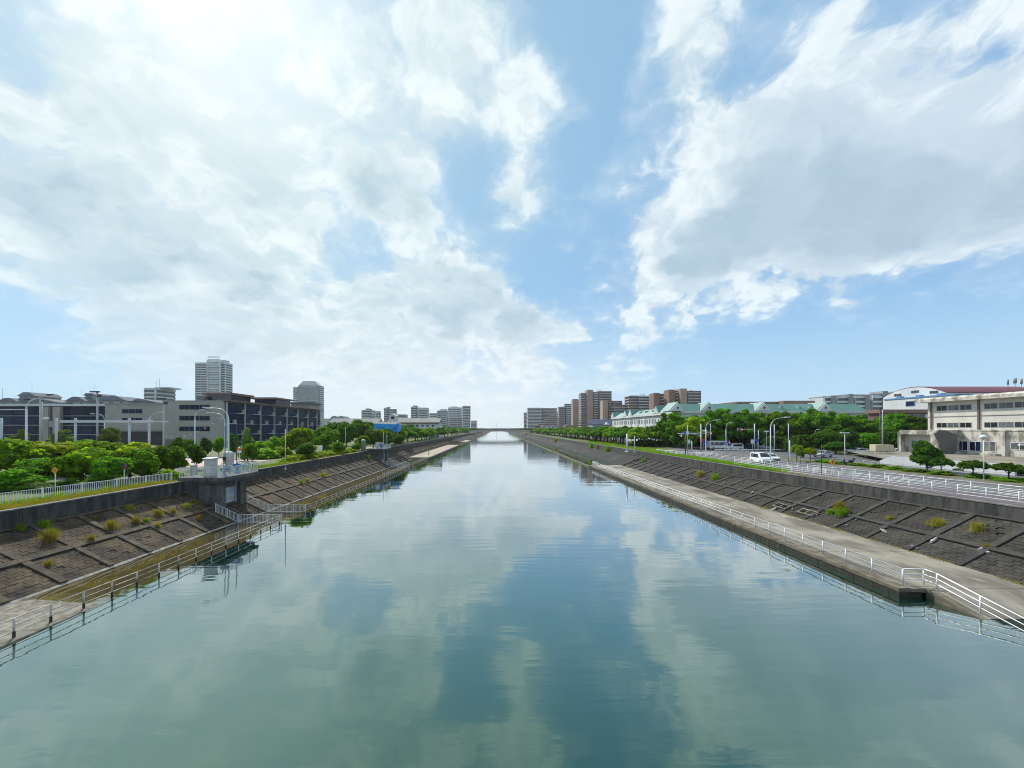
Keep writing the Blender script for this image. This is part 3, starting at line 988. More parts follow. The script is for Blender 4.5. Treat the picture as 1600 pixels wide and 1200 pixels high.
pole('dark_pole', 'thin dark pole behind the white tank on the near sluice', XP(350, 50), 50.2, DZ - .6, 6.6, .05, M_DKPOLE)
pole('dark_pole', 'thin dark pole beside the orange beacon behind the near sluice', XP(369.5, 53), 53, ZL, 6.8, .06, M_DKPOLE)
b = pole('beacon', 'orange-topped white warning beacon post behind the near sluice', XP(374, 56), 56, ZL, 2.6, .06, M_SIGNWHITE, 'beacon')
x = XP(374, 56)
MB().lathe([(.18, 0), (.3, .1), (.3, .42), (.12, .45)], (x, 56, ZL + 2.6), 12).build('lamp_body', M_SIGNWHITE, b)
MB().lathe([(.24, 0), (.32, .06), (.22, .3), (.05, .42)], (x, 56, ZL + 3.055), 12).build('cap', M_ORANGE, b)
b = thing('gate_pillar', 'round grey concrete pillar beside the far sluice deck', 'pillar', (-36.5, 105.5, ZL))
MB().lathe([(.62, 0), (.6, 2.9), (.66, 2.95), (.66, 3.1), (.2, 3.3)], (-36.6, 104.5, ZL), 16).build('shaft', M_CABGREY, b)
for k, (px, t, h) in enumerate(((599, 1.5, 4.6), (604.5, 3.2, 4.2))):
    Y = 107 + t
    pole('mast', ('taller slim white mast on the far sluice deck', 'shorter slim white mast on the far sluice deck')[k], XP(px, Y), Y, DZ, h, .08, M_LAMPW, 'mast')
c = thing('cabinet', 'small white cabinet on the far sluice deck', 'cabinet', (-34.4, 109.6, DZ))
Box(-34.9, -34.0, 109.6, 110.3, DZ, DZ + 1.7).build('body', M_CAB, c)
Box(-34.95, -33.95, 109.55, 110.35, DZ + 1.703, DZ + 1.78).build('lid', M_CABGREY, c)

# ------------------------------------------------------------------ buildings
M_BEIGE = pmat('beige rendered concrete', (0.66, 0.635, 0.575), (0.57, 0.545, 0.49), 0.35, 0.9, 0.15, 4, (1, 1, 0.35), c3=(0.30, 0.27, 0.22), s3=0.35, t3=(0.62, 0.8))
M_STAIN = pmat('stained pale concrete', (0.60, 0.57, 0.50), (0.22, 0.20, 0.165), 0.7, 0.9, 0.3, 5, (1, 1, 0.5), lo=0.42, hi=0.62)
M_GREYC = pmat('warm grey facade concrete', (0.36, 0.34, 0.30), (0.31, 0.29, 0.26), 0.15, 0.85, 0.05, 2)
M_GREYD = pmat('dark grey concrete', (0.16, 0.158, 0.15), (0.12, 0.12, 0.115), 0.4, 0.85, 0.1, 3)
M_NAVY = pmat('dark blue glass', (0.007, 0.020, 0.060), (0.004, 0.011, 0.036), 0.12, 0.35, 0.0, spec=0.12, objvar=0.35)
M_GLASS = pmat('dark window glass', (0.028, 0.034, 0.044), (0.012, 0.015, 0.022), 0.35, 0.1, 0.0, spec=0.7, objvar=0.4)
M_FARGLASS = pmat('haze-paled window glass', (0.10, 0.12, 0.14), (0.07, 0.085, 0.10), 0.1, 0.2, 0.0, spec=0.6)  # paler than near glass: fading by distant haze put into the colour
M_CURTAIN = pmat('curtained window glass', (0.16, 0.16, 0.15), (0.07, 0.075, 0.08), 0.6, 0.15, 0.0, spec=0.6, objvar=0.4)
M_FRAME = pmat('grey aluminium frame', (0.45, 0.46, 0.46), (0.38, 0.39, 0.39), 1.0, 0.4)
M_PALEW = pmat('pale white wall', (0.70, 0.71, 0.69), (0.60, 0.61, 0.60), 0.15, 0.8, c3=(0.52, 0.53, 0.52), s3=0.08)
M_PALEG = pmat('pale grey wall', (0.60, 0.62, 0.63), (0.52, 0.54, 0.55), 0.1, 0.8)
M_MIDG = pmat('mid grey wall', (0.30, 0.31, 0.32), (0.25, 0.26, 0.27), 0.1, 0.8)
M_BRICK = pmat('brown tile wall', (0.26, 0.165, 0.13), (0.22, 0.14, 0.11), 0.12, 0.8, c3=(0.21, 0.12, 0.09), s3=0.05)
M_BRICKL = pmat('tan tile wall', (0.40, 0.29, 0.225), (0.35, 0.25, 0.195), 0.12, 0.8)
M_BRICKD = pmat('dark brown tile wall', (0.20, 0.125, 0.105), (0.16, 0.10, 0.085), 0.12, 0.8)
M_SLAB = pmat('pale balcony slab', (0.45, 0.40, 0.37), (0.38, 0.34, 0.31), 0.2, 0.8)
M_SLABG = pmat('grey balcony slab', (0.68, 0.70, 0.72), (0.60, 0.62, 0.64), 0.2, 0.8)
M_TEAL = pmat('teal metal roof', (0.10, 0.22, 0.185), (0.08, 0.19, 0.16), 0.3, 0.6, 0.0, c3=(0.11, 0.26, 0.22), s3=0.1)
M_TEALP = pmat('pale teal metal roof', (0.27, 0.38, 0.35), (0.22, 0.33, 0.30), 0.3, 0.7)
M_MAROON = pmat('maroon metal roof', (0.17, 0.03, 0.045), (0.135, 0.025, 0.037), 0.2, 0.55, 0.0, c3=(0.2, 0.05, 0.06), s3=0.4)
M_BLUEEDGE = pmat('blue roof edge', (0.12, 0.28, 0.50), (0.1, 0.24, 0.44), 0.5, 0.5)
M_TARP = pmat('bright blue sheeting', (0.02, 0.32, 0.78), (0.015, 0.25, 0.68), 0.8, 0.5, 0.2, 3)
M_SHEDROOF = pmat('pale sheet roof', (0.30, 0.29, 0.28), (0.25, 0.24, 0.23), 0.15, 0.85, spec=0.15)
M_ROOFGREY = pmat('blue-grey sheet roof', (0.16, 0.175, 0.195), (0.12, 0.135, 0.15), 0.15, 0.85, spec=0.1)
M_CREAM = pmat('cream plastic', (0.62, 0.55, 0.36), (0.52, 0.46, 0.32), 0.8, 0.6)
M_REDBR = pmat('red-brown bridge paint', (0.15, 0.045, 0.04), (0.11, 0.035, 0.03), 0.3, 0.6)
M_BRGIRD = pmat('cream bridge girder', (0.52, 0.47, 0.38), (0.44, 0.40, 0.33), 0.2, 0.7)


def win(root, face, a0, a1, z0, z1, at, glass=None, frame=M_FRAME, mull=1, pr=0.06, cache={}):
    """one window of a building: a frame part with its panes as sub-parts; face '-Y': at = y, a = x; '+X'/'-X': at = x, a = y"""
    glass = glass or M_GLASS
    key = (face, round(a1 - a0, 3), round(z1 - z0, 3), frame.name, mull, pr)
    w, h = a1 - a0, z1 - z0
    def bb(m, u0, u1, v0, v1, d0, d1):
        if face == '-Y': m.box(u0, u1, -d1, -d0, v0, v1)
        elif face == '+X': m.box(d0, d1, u0, u1, v0, v1)
        else: m.box(-d1, -d0, u0, u1, v0, v1)
    if key not in cache:
        f = MB()
        t = min(.07, w * .07)
        bb(f, 0, w, 0, t, .003, pr); bb(f, 0, w, h - t, h, .003, pr)
        bb(f, 0, t, t + .001, h - t - .001, .003, pr); bb(f, w - t, w, t + .001, h - t - .001, .003, pr)
        for k in range(1, mull):
            c = w * k / mull
            bb(f, c - t / 2, c + t / 2, t + .001, h - t - .001, .003, pr)
        cache[key] = (f.mesh('window', frame), {}, t)
    fm, gm, t = cache[key]
    loc = Vector((a0, at, z0)) if face == '-Y' else Vector((at, a0, z0))
    o = add_obj('window', fm, root, loc - origin(root))
    if glass.name not in gm:
        p = MB(); bb(p, t * .6, w / mull - t * .4, t * .6, h - t * .6, .004, pr * .45)
        gm[glass.name] = p.mesh('pane', glass)
    for k in range(mull):
        s = w * k / mull
        add_obj('pane', gm[glass.name], o, (s, 0, 0) if face == '-Y' else (0, s, 0))
    return o


# --- beige three-storey concrete building by the side road
b = thing('concrete_building', 'beige three-storey concrete building with ribbon windows beside the side road', 'building', (103, 76, 4.3))
Box(103, 119, 52, 92, 10.2, 16.85).build('upper_wall', M_BEIGE, b)
Box(101, 118.8, 52, 85, 4.2, 10.18).build('ground_floor_wall', M_STAIN, b)
Box(101.01, 118.8, 85.01, 91.9, 4.2, 10.18).build('ground_floor_wall', M_STAIN, b)
Box(100.9, 103.1, 51.9, 85.2, 10.183, 10.42).build('ledge', M_STAIN, b)
MB().prism([(101.4, 16.853), (119.5, 16.853), (119.5, 17.9), (101.9, 17.9), (101.4, 17.55)], 'y', 51, 93.6).build('roof', M_STAIN, b)
Box(102.9, 103.0, 52, 91.98, 13.35, 13.45).build('string_course', M_GREYD, b)
for y in (91.2, 82.2, 73.2, 64.2):
    Box(102.78, 103.0, y - .16, y + .16, 10.43, 16.85).build('downpipe', M_BRICKD, b)
gi = 0
for y1, y0, n in ((90.2, 83.4, 3), (81.4, 74.2, 3), (72.4, 65.2, 3), (63.4, 56, 3)):
    wd = (y1 - y0) / n
    for z0, z1 in ((14.75, 15.95), (10.85, 12.0)):
        for k in range(n):
            win(b, '-X', y0 + k * wd + .08, y0 + (k + 1) * wd - .08, z0, z1, 103.0, (M_GLASS, M_CURTAIN, M_GLASS)[gi % 3], M_FRAME, 2, .07)
            gi += 1
for y0, y1 in ((82.5, 84.5), (80.2, 82.2), (77.9, 79.9), (73, 75.6), (70.2, 72.7), (67.4, 69.9)):
    win(b, '-X', y0, y1, 5.9 if y0 > 77 else 6.5, 7.95, 101.0, M_CURTAIN if y0 < 79 else M_NAVY, M_SIGNWHITE, 2, .08)
Box(99.6, 100.99, 76.9, 84.4, 4.2, 5.6).build('balcony', M_STAIN, b)
Box(100.6, 100.99, 76.2, 76.85, 4.2, 10.1).build('pier', M_STAIN, b)
# the entrance wing; its chamfered side wall is coloured dark as a shaded face
MB().prism([(84.02, 4.2), (84.0, 10.3), (92, 10.3), (92.6, 9.8), (92.6, 4.2), (91.9, 4.2), (91.9, 9.3), (85.6, 9.3), (85.6, 4.2)], 'x', 96.4, 101.005).build('porch', M_STAIN, b)
MB().prism([(95.2, 9.6), (96.2, 10.45), (99.9, 9.4), (99.9, 4.2), (97.0, 4.2), (97.0, 6.2)], 'y', 83.6, 83.98).build('side_wall', M_GREYD, b)
Box(98.2, 98.5, 85.61, 91.89, 4.2, 9.29).build('porch_wall', M_BEIGE, b)
win(b, '-X', 88.8, 91.2, 6.1, 7.9, 98.2, M_CURTAIN, M_SIGNWHITE, 2, .08)
for i in range(3):
    Box(112, 114, 60 + 7 * i, 62.4 + 7 * i, 17.9, 19.0).build('roof_box', M_GREYD, b)
# low pale wall of the forecourt
w_ = thing('low_wall', 'low pale concrete wall of jointed slabs along the side road', 'wall', (70, 62, ZG))
for k in range(9):
    y0 = 52 + k * 2.05
    MB().hexa([(70, y0 + .015, ZG - .1), (70.3, y0 + .015, ZG - .1), (70.3, y0 + 2.03, ZG - .1), (70, y0 + 2.03, ZG - .1),
               (70, y0 + .015, ZG + 1.45 - .0 * k), (70.3, y0 + .015, ZG + 1.45), (70.3, y0 + 2.03, ZG + (1.45 if k < 8 else .5)), (70, y0 + 2.03, ZG + (1.45 if k < 8 else .5))]).build('slab', M_PALEG, w_)
sheet('forecourt', [(70.3, 50), (101, 50), (101, 92), (84, 92), (70.3, 70)], ZG + .9, M_TERRACE, 'raised concrete forecourt of the beige building')
# cream storage tanks on a stand
c = thing('storage_unit', 'cream boxy tanks on a white frame beside the beige building', 'tank', (XP(1378, 84), 84, ZG))
cx = XP(1378, 84)
for k in range(4):
    Box(cx - 1.95 + k * 1.0, cx - 1.0 + k * 1.0, 83.4, 84.8, ZG + 1.55, ZG + 2.95 - (k > 1) * .1).build('tank', M_CREAM, c)
Box(cx - 2.1, cx + 2.1, 83.3, 84.9, ZG + 1.4, ZG + 1.546).build('shelf', M_GREYD, c)
for k in range(4):
    Box(cx - 2.05 + k * 1.3, cx - 1.95 + k * 1.3, 83.4, 83.5, ZG - .1, ZG + 1.398).build('leg', M_SIGNWHITE, c)

# --- gymnasium with the maroon vaulted roof
g_ = thing('gymnasium', 'white hall with maroon vaulted roof behind the beige building', 'building', (151, 140, 4.3))
arc = [(129.5 + 21 * t, 22.6 + 3.0 * math.sin(math.pi * t) ** .8) for t in np.linspace(0, 1, 15)]
MB().prism([(129.5, 4.2), (150.5, 4.2)] + arc[::-1], 'x', 151, 184).build('wall', M_PALEW, g_)
m = MB()
for i in range(14):
    (ya, za), (yb, zb) = arc[i], arc[i + 1]
    m.hexa([(151.4, ya, za + .05), (185, ya, za + .05), (185, yb, zb + .05), (151.4, yb, zb + .05), (151.4, ya, za + .3), (185, ya, za + .3), (185, yb, zb + .3), (151.4, yb, zb + .3)])
m.build('roof', M_MAROON, g_)
for y0, z0, tilt in ((133, 23.3, .25), (139, 24.0, 0), (145.0, 23.3, -.25)):
    w0 = win(g_, '-X', y0 - 1.3, y0 + 1.3, z0 - .5, z0 + .5, 151, M_GLASS, M_FRAME, 3, .08)
    w0.rotation_euler.x = -tilt * .6 if False else 0
Box(145, 150.98, 122, 144, 4.2, 21.3).build('annex_wall', M_PALEW, g_)
Box(144.8, 150.99, 121.8, 144.2, 21.303, 21.75).build('annex_roof', M_BLUEEDGE, g_)
win(g_, '-X', 133.5, 136.5, 18.6, 20.3, 145, M_NAVY, M_BLUEEDGE, 1, .1)
for y in (128, 134.5, 141):
    Box(147, 148.5, y - .7, y + .7, 21.753, 22.4).build('roof_vent', M_BLUEEDGE, g_)

# --- brown school-like low block below it
b = thing('low_brown_block', 'low brown block with white shutters under the maroon-roofed hall', 'building', (128, 118, 4.3))
Box(117, 141.5, 118, 121.5, 4.2, 15.4).build('wall', M_BRICKD, b)
Box(116.4, 142, 117.2, 121.7, 15.403, 16.5).build('roof', M_BRICK, b)
for k in range(7):
    win(b, '-Y', 117.6 + k * 3.4, 120.4 + k * 3.4, 13.3, 15.1, 118, (M_GLASS, M_SIGNWHITE, M_GLASS)[k % 3], M_SIGNWHITE, 2, .1)
Box(117, 141.5, 117.6, 117.98, 12.6, 13.1).build('balcony_rail', M_PALEG, b)
b = thing('brown_roof_building', 'long brown building with stepped flat roof behind the green-roofed block', 'building', (126, 176, 4.3))
Box(110, 134, 176, 190, 4.2, 22.2).build('wall', M_BRICKD, b)
Box(109, 135, 175.4, 190, 22.203, 23.0).build('roof', M_BRICK, b)
Box(128, 142, 172, 175.3, 4.2, 23.2).build('wing', M_BRICK, b)
for k in range(5):
    win(b, '-Y', 129 + k * 2.5, 130.9 + k * 2.5, 20, 22, 172, M_GLASS, M_FRAME, 2, .1)
for k in range(6):
    Box(112 + k * 3.6, 112.5 + k * 3.6, 175.6, 175.98, 19, 22.2).build('column', M_BRICKL, b)


def apt(root, x0, x1, y0, y1, z1, wall, slab, side, fh=3.05, bal=0.9, front=True, gap=None, z0=4.2, wname='wall'):
    """one block of flats: solid core, balcony decks and glazing on the sides the canal sees (side '-X' or '+X', and -Y)"""
    Box(x0, x1, y0, y1, z0, z1).build(wname, wall, root)
    n = int((z1 - z0) / fh)
    d, gl = MB(), MB()
    for k in range(1, n + 1):
        z = z0 + k * fh - .25
        if front:
            d.box(x0 + .25, x1 - .25, y0 - bal, y0 - .003, z, z + .22)
            d.box(x0 + .25, x1 - .25, y0 - bal, y0 - bal + .12, z + .223, z + 1.15)
        gl.box(x0 + .5, x1 - .5, y0 - .05, y0 - .004, z - fh + .9, z - .25)
        if side == '-X':
            d.box(x0 - bal, x0 - .003, y0 + .3, y1 - .3, z, z + .22)
            d.box(x0 - bal, x0 - bal + .12, y0 + .3, y1 - .3, z + .223, z + 1.15)
            gl.box(x0 - .05, x0 - .004, y0 + .5, y1 - .5, z - fh + .9, z - .25)
        elif side == '+X':
            d.box(x1 + .003, x1 + bal, y0 + .3, y1 - .3, z, z + .22)
            d.box(x1 + bal - .12, x1 + bal, y0 + .3, y1 - .3, z + .223, z + 1.15)
            gl.box(x1 + .004, x1 + .05, y0 + .5, y1 - .5, z - fh + .9, z - .25)
    d.build('balconies', slab, root, kind='stuff')
    gl.build('glazing', M_FARGLASS, root, kind='stuff')
    # partitions between flats
    p = MB()
    nb = max(1, int((x1 - x0) / 6))
    for i in range(nb + 1):
        xx = x0 + .3 + (x1 - x0 - .6) * i / nb
        if front:
            p.box(xx - .12, xx + .12, y0 - bal - .03, y0 - .005, z0, z1 - .3)
    if p.v:
        p.build('partitions', wall, root, kind='stuff')
    Box(x0 - .3, x1 + .3, y0 - .35, y1 + .3, z1 + .003, z1 + .55).build('parapet', wall, root)


def shaft(root, px0, px1, ytop, Y, dep, mat, name='shaft'):
    Box(XP(px0, Y), XP(px1, Y), Y, Y + dep, 4.2, ZP(ytop, Y)).build(name, mat, root)


def dome(root, px, py, Y, r):
    m = MB()
    for k in range(5):
        a = math.pi * k / 5
        m.tube([(XP(px, Y) + r * math.cos(t) * math.cos(a), Y + 6 + r * math.cos(t) * math.sin(a), ZP(py, Y) + r * 0.8 * math.sin(t)) for t in np.linspace(0, math.pi, 9)], .22, 5)
    m.build('roof_frame', M_LAMPW, root)


# --- brown stepped towers on the far right bank
D = 400
D = 820
t = thing('apartment_tower', 'grey-brown slab block at the canal end of the brown towers', 'building', (XP(833, D), D, 4.2))
apt(t, XP(819, D + 60), XP(826, D + 60), D + 60, D + 75, ZP(645, D + 60), M_MIDG, M_SLABG, '-X')
apt(t, XP(825.5, D), XP(847, D), D, D + 40, ZP(637.5, D), M_BRICKD, M_SLABG, '-X', wname='wing')
apt(t, XP(847.5, D + 10), XP(870, D + 10), D + 10, D + 30, ZP(638, D + 10), M_MIDG, M_SLAB, None, wname='wing')
t = thing('terraced_block', 'terraced brown block stepping down towards the canal below the towers', 'building', (XP(857, 640), 640, 4.2))
for k in range(8):
    x0 = 836 + k * 5.0
    Y = 640 + k * 2
    Box(XP(x0, Y), XP(876, Y), Y, Y + 1.98, 4.2, ZP(664 - k * 3.0, Y)).build('terrace', M_BRICKD, t)
    Box(XP(x0 - .8, Y), XP(876, Y), Y - 1.2, Y - .01, ZP(664 - k * 3.0, Y) - 1.6, ZP(664 - k * 3.0, Y) + .4).build('terrace_rail', M_SLAB, t)
D = 600
t = thing('apartment_tower', 'short pair of brown blocks between the terraced block and the tall towers', 'building', (XP(884, D), D, 4.2))
apt(t, XP(874, D), XP(883.5, D), D, D + 16, ZP(636, D), M_BRICK, M_SLAB, '-X')
apt(t, XP(884, D + 2), XP(894, D + 2), D + 2, D + 16, ZP(631.5, D + 2), M_BRICKD, M_SLABG, None, wname='wing')
D = 560
t = thing('apartment_tower', 'narrow brown tower with orange-brown shaft beside the tallest tower', 'building', (XP(900, D - 8), D - 8, 4.2))
shaft(t, 895, 903.5, 623.5, D - 8, 12, M_BRICKL)
apt(t, XP(903.7, D - 4), XP(908.3, D - 4), D - 4, D + 8, ZP(626, D - 4), M_MIDG, M_SLABG, None)
D = 520
t = thing('apartment_tower', 'tallest brown tower with light tan shaft and open roof frame', 'building', (XP(930, D - 20), D - 20, 4.2))
apt(t, XP(908.6, D - 18), XP(917.3, D - 18), D - 18, D - 2, ZP(614.5, D - 18), M_BRICKD, M_SLAB, '-X')
shaft(t, 917.6, 927, 609, D - 24, 14, M_BRICKL)
apt(t, XP(927.4, D - 18), XP(935, D - 18), D - 18, D - 4, ZP(613, D - 18), M_MIDG, M_SLABG, None, wname='wing')
apt(t, XP(935.3, D - 20), XP(955.5, D - 20), D - 20, D, ZP(612, D - 20), M_BRICK, M_SLAB, None, wname='wing')
dome(t, 938, 611, D - 20, 3.4)
D = 490
t = thing('apartment_tower', 'tan and brown block with stepped roofs in front of the tallest tower', 'building', (XP(962, D - 45), D - 45, 4.2))
shaft(t, 942, 950, 626, D - 45, 12, M_BRICKL)
apt(t, XP(950.3, D - 43), XP(956, D - 43), D - 43, D - 30, ZP(626.5, D - 43), M_BRICK, M_SLAB, None)
apt(t, XP(956.3, D - 40), XP(972, D - 40), D - 40, D - 25, ZP(627, D - 40), M_BRICK, M_SLAB, None, wname='wing')
apt(t, XP(959, D - 52), XP(985, D - 52), D - 52, D - 41.5, ZP(633, D - 52), M_BRICK, M_SLAB, '-X', wname='wing')
D = 460
t = thing('apartment_tower', 'wide brown block with arched roof frame between the two tower groups', 'building', (XP(1002, D - 30), D - 30, 4.2))
apt(t, XP(984.5, D - 30), XP(996, D - 30), D - 30, D - 12, ZP(619, D - 30), M_BRICK, M_SLAB, '-X')
apt(t, XP(996.3, D - 28), XP(1021, D - 28), D - 28, D - 12, ZP(619, D - 28), M_BRICKD, M_SLABG, None, wname='wing')
dome(t, 1006, 618.5, D - 28, 3.6)
D = 440
t = thing('apartment_tower', 'brown tower with plain shaft and white-edged balconies left of the twin-shaft tower', 'building', (XP(1032, D - 40), D - 40, 4.2))
shaft(t, 1021.3, 1031, 614, D - 44, 12, M_BRICK)
apt(t, XP(1031.3, D - 40), XP(1044.6, D - 40), D - 40, D - 24, ZP(616, D - 40), M_BRICKD, M_PALEW, None)
t = thing('apartment_tower', 'brown tower with two tall shafts above the green-roofed block', 'building', (XP(1070, D - 50), D - 50, 4.2))
shaft(t, 1045, 1054.5, 608.7, D - 56, 12, M_BRICK)
apt(t, XP(1054.8, D - 50), XP(1063, D - 50), D - 50, D - 36, ZP(611.5, D - 50), M_BRICKD, M_PALEW, None)
shaft(t, 1063.3, 1073.5, 607, D - 56, 12, M_BRICKL, 'tan_shaft')
apt(t, XP(1073.8, D - 50), XP(1095, D - 50), D - 50, D - 34, ZP(611.7, D - 50), M_BRICK, M_SLAB, '-X', wname='wing')
dome(t, 1084, 611.5, D - 50, 2.8)
# low houses at their feet
for k, (px, w, top, mat, txt) in enumerate(((852, 12, 664.5, M_PALEW, 'small white house at the foot of the terraced block'), (868, 14, 665, M_PALEG, 'small grey flat-roofed house under the brown towers'),
                                            (889, 14, 664, M_BRICKL, 'small tan house under the narrow brown tower'), (914, 12, 661, M_BRICKD, 'small dark brown house below the tallest tower'),
                                            (923, 8, 663, M_PALEW, 'little white house next to the dark blue roofs'))):
    Y = 545
    h = thing('house', txt, 'house', (XP(px, Y), Y, 4.2))
    x0, x1, zt = XP(px - w / 2, Y), XP(px + w / 2, Y), ZP(top, Y)
    Box(x0, x1, Y, Y + 7, 4.2, zt - 1.2).build('wall', mat, h)
    MB().prism([(x0 - .4, zt - 1.197), (x1 + .4, zt - 1.197), ((x0 + x1) / 2, zt + .8)], 'y', Y - .5, Y + 7.4).build('roof', M_MIDG, h)
    for q in range(2):
        win(h, '-Y', x0 + .8 + q * 2.6, x0 + 2.2 + q * 2.6, zt - 3.4, zt - 2.0, Y)
h = thing('gabled_hall', 'dark slate-blue hall with small gable left of the green-roofed block', 'building', (XP(943, 240), 240, 4.2))
M_SLATE = pmat('slate blue roof', (0.05, 0.07, 0.12), (0.04, 0.055, 0.1), 0.3, 0.6)
Box(XP(926, 240), XP(959, 240), 240, 252, 4.2, ZP(663, 240)).build('wall', M_MIDG, h)
MB().prism([(239.4, ZP(663, 240)), (252.6, ZP(663, 240)), (246, ZP(657, 240) + .8)], 'x', XP(925, 240), XP(959.5, 240)).build('roof', M_SLATE, h)
MB().prism([(XP(945, 238), ZP(664, 238)), (XP(953, 238), ZP(664, 238)), (XP(949, 238), ZP(660, 238))], 'y', 238, 244).build('gable', M_PALEW, h)

# --- long white block with green roofs
gb = thing('green_roofed_block', 'long white block with teal roofs and white gables behind the street trees', 'building', (68, 142, 4.2))
ZE, ZRG = 16.3, 19.6
Box(68, 82, 156.02, 228, 4.2, ZE).build('wing_wall', M_PALEW, gb)
Box(68.02, 136, 142, 156, 4.2, ZE).build('front_wall', M_PALEW, gb)
Box(67.3, 82.5, 156.5, 228.6, ZE + .003, ZE + .9).build('cornice', M_PALEW, gb)
Box(67.32, 136.6, 141.3, 156.4, ZE + .003, ZE + .9).build('cornice', M_PALEW, gb)
MB().prism([(67.6, ZE + .903), (82.4, ZE + .903), (79, ZRG), (72, ZRG)], 'y', 156.5, 228.4).build('wing_roof', M_TEALP, gb)
MB().prism([(141.6, ZE + .903), (156.4, ZE + .903), (151.5, ZRG + .5), (146.5, ZRG + .5)], 'x', 67.6, 136.4).build('front_roof', M_TEAL, gb)
for yy in (164, 196, 204, 226):                      # white gables with dark green saddle roofs on the long wing
    MB().prism([(yy - 2.6, ZE + .91), (yy + 2.6, ZE + .91), (yy, ZE + 3.9)], 'x', 67.2, 67.6).build('gable', M_PALEW, gb)
    MB().prism([(yy - 2.9, ZE + .95), (yy + 2.9, ZE + .95), (yy, ZE + 4.2)], 'x', 67.61, 75).build('gable_roof', M_TEAL, gb)
for yy in (172, 180, 187):
    r = Box(69.2, 71.2, yy - .8, yy + .8, ZE + 1.3, ZE + 2.7).build('dormer', M_TEALP, gb)
    Box(69.15, 69.199, yy - .5, yy + .5, ZE + 1.6, ZE + 2.5).build('pane', M_GLASS, r)
for px in (1059, 1108.5, 1194, 1290):
    xc = XP(px, 141)
    MB().prism([(xc - 2.7, ZE + .91), (xc + 2.7, ZE + .91), (xc, ZE + 3.9)], 'y', 140.9, 141.3).build('gable', M_PALEW, gb)
    MB().prism([(xc - 3.1, ZE + .93), (xc + 3.1, ZE + .93), (xc, ZE + 4.2)], 'y', 141.31, 149).build('gable_roof', M_TEALP, gb)
    MB().prism([(xc - .45, ZE + 2.0), (xc, ZE + 1.5), (xc + .45, ZE + 2.0), (xc, ZE + 2.5)], 'y', 140.85, 140.89).build('gable_vent', M_BLACK, gb)
for px in (1222, 1250, 1268):
    xc = XP(px, 143)
    Box(xc - .6, xc + .6, 143, 145, ZE + 1.6, ZE + 2.7).build('dormer', M_TEALP, gb)
for k in range(22):
    y = 159 + k * 3.1
    for z in (12.9, 9.6, 6.3):
        win(gb, '-X', y, y + 1.1, z, z + 2.0, 68, M_CURTAIN, M_PALEW, 1, .12)
for k in range(24):
    x = 69.5 + k * 2.75
    for z in (12.9, 9.6):
        win(gb, '-Y', x, x + 1.3, z, z + 2.0, 142, M_CURTAIN, M_PALEW, 1, .12)
for k in range(8):
    Box(67.75, 67.99, 158 + k * 9.3, 158.5 + k * 9.3, 4.2, ZE).build('pilaster', M_PALEW, gb)
# --- grey flats between it and the hall
t = thing('apartment_block', 'grey apartment slab with square stair towers behind the low brown block', 'building', (XP(1340, 260), 260, 4.2))
for px0, px1, y in ((1286, 1299, 620), (1306, 1325, 619), (1334, 1352, 617.5), (1361, 1379, 616), (1388, 1420, 614)):
    apt(t, XP(px0, 260), XP(px1, 260), 260, 272, ZP(y, 260), M_PALEG, M_SLABG, None)
for px, y in ((1302.5, 618), (1329.5, 615.5), (1356, 617), (1383.5, 611)):
    shaft(t, px - 3.4, px + 4.2, y, 258.5, 10, M_MIDG)
for k, (px, h) in enumerate(((1566, 603), (1575, 593), (1586, 591), (1596, 592))):
    Y = 190
    p = thing('roof_stack', ('thin aerial above the maroon roof', 'slim grey stack next to the thin aerial', 'fattest grey stack above the maroon roof', 'grey stack right of the fattest stack')[k], 'chimney', (XP(px, Y), Y, 18))
    r = (.06, .35, .6, .42)[k]
    MB().tube([(XP(px, Y), Y, 4.2), (XP(px, Y), Y, ZP(h + 8, Y))], .12, 8).build('mast', M_MIDG, p)
    MB().lathe([(r, 0), (r, ZP(h, Y) - ZP(h + 8, Y))], (XP(px, Y), Y, ZP(h + 8, Y)), 10).build('cowl', M_MIDG, p)

# --- left: grey hall with the dark glass flank
b = thing('glass_flank_building', 'warm grey block with ribbon windows and dark blue glass balcony side', 'building', (-110, 140, 4.4))
Box(-122.2, -100.0, 140, 216, 4.3, 20.7).build('wall', M_GREYC, b)
for z in (9.7, 13.6, 17.6):
    for k in range(3):
        win(b, '-Y', -116.2 + k * 3.75, -112.5 + k * 3.75, z, z + 1.75, 140, M_NAVY, M_GREYD, 2, .05)
Box(-121, -113, 139.5, 139.99, 4.3, 6.8).build('entrance', M_GREYD, b)
pm_ = Box(0.01, .18, .06, 4.94, .06, 3.94).mesh('pane', M_NAVY)
pr_ = []
for i in range(15):
    for k in range(4):
        y0 = 140.8 + i * 5
        add_obj('glass_panel', pm_, b, Vector((-100.0, y0, 4.4 + k * 4.02)) - origin(b))
        if (i + k) % 2 == 0:                     # staggered balcony decks with a grey box at their end
            d = Box(-99.8, -99.0, y0 + .16, y0 + 4.84, 4.35 + k * 4.02, 4.62 + k * 4.02).build('balcony', M_FRAME, b)
            Box(-99.8, -99.05, y0 + 3.6, y0 + 4.75, 4.623 + k * 4.02, 6.0 + k * 4.02).build('box', M_GREYC, d)
for i in range(8):
    Box(-99.79, -99.2, 140.9 + i * 10 - .14, 140.9 + i * 10 + .14, 4.3, 20.5).build('fin', M_FRAME, b)
Box(-100.3, -98.2, 139.8, 216.4, 20.703, 21.2).build('roof_edge', M_BRICKD, b)
Box(-122.3, -100.31, 139.9, 216.3, 20.703, 20.95).build('roof', M_MIDG, b)
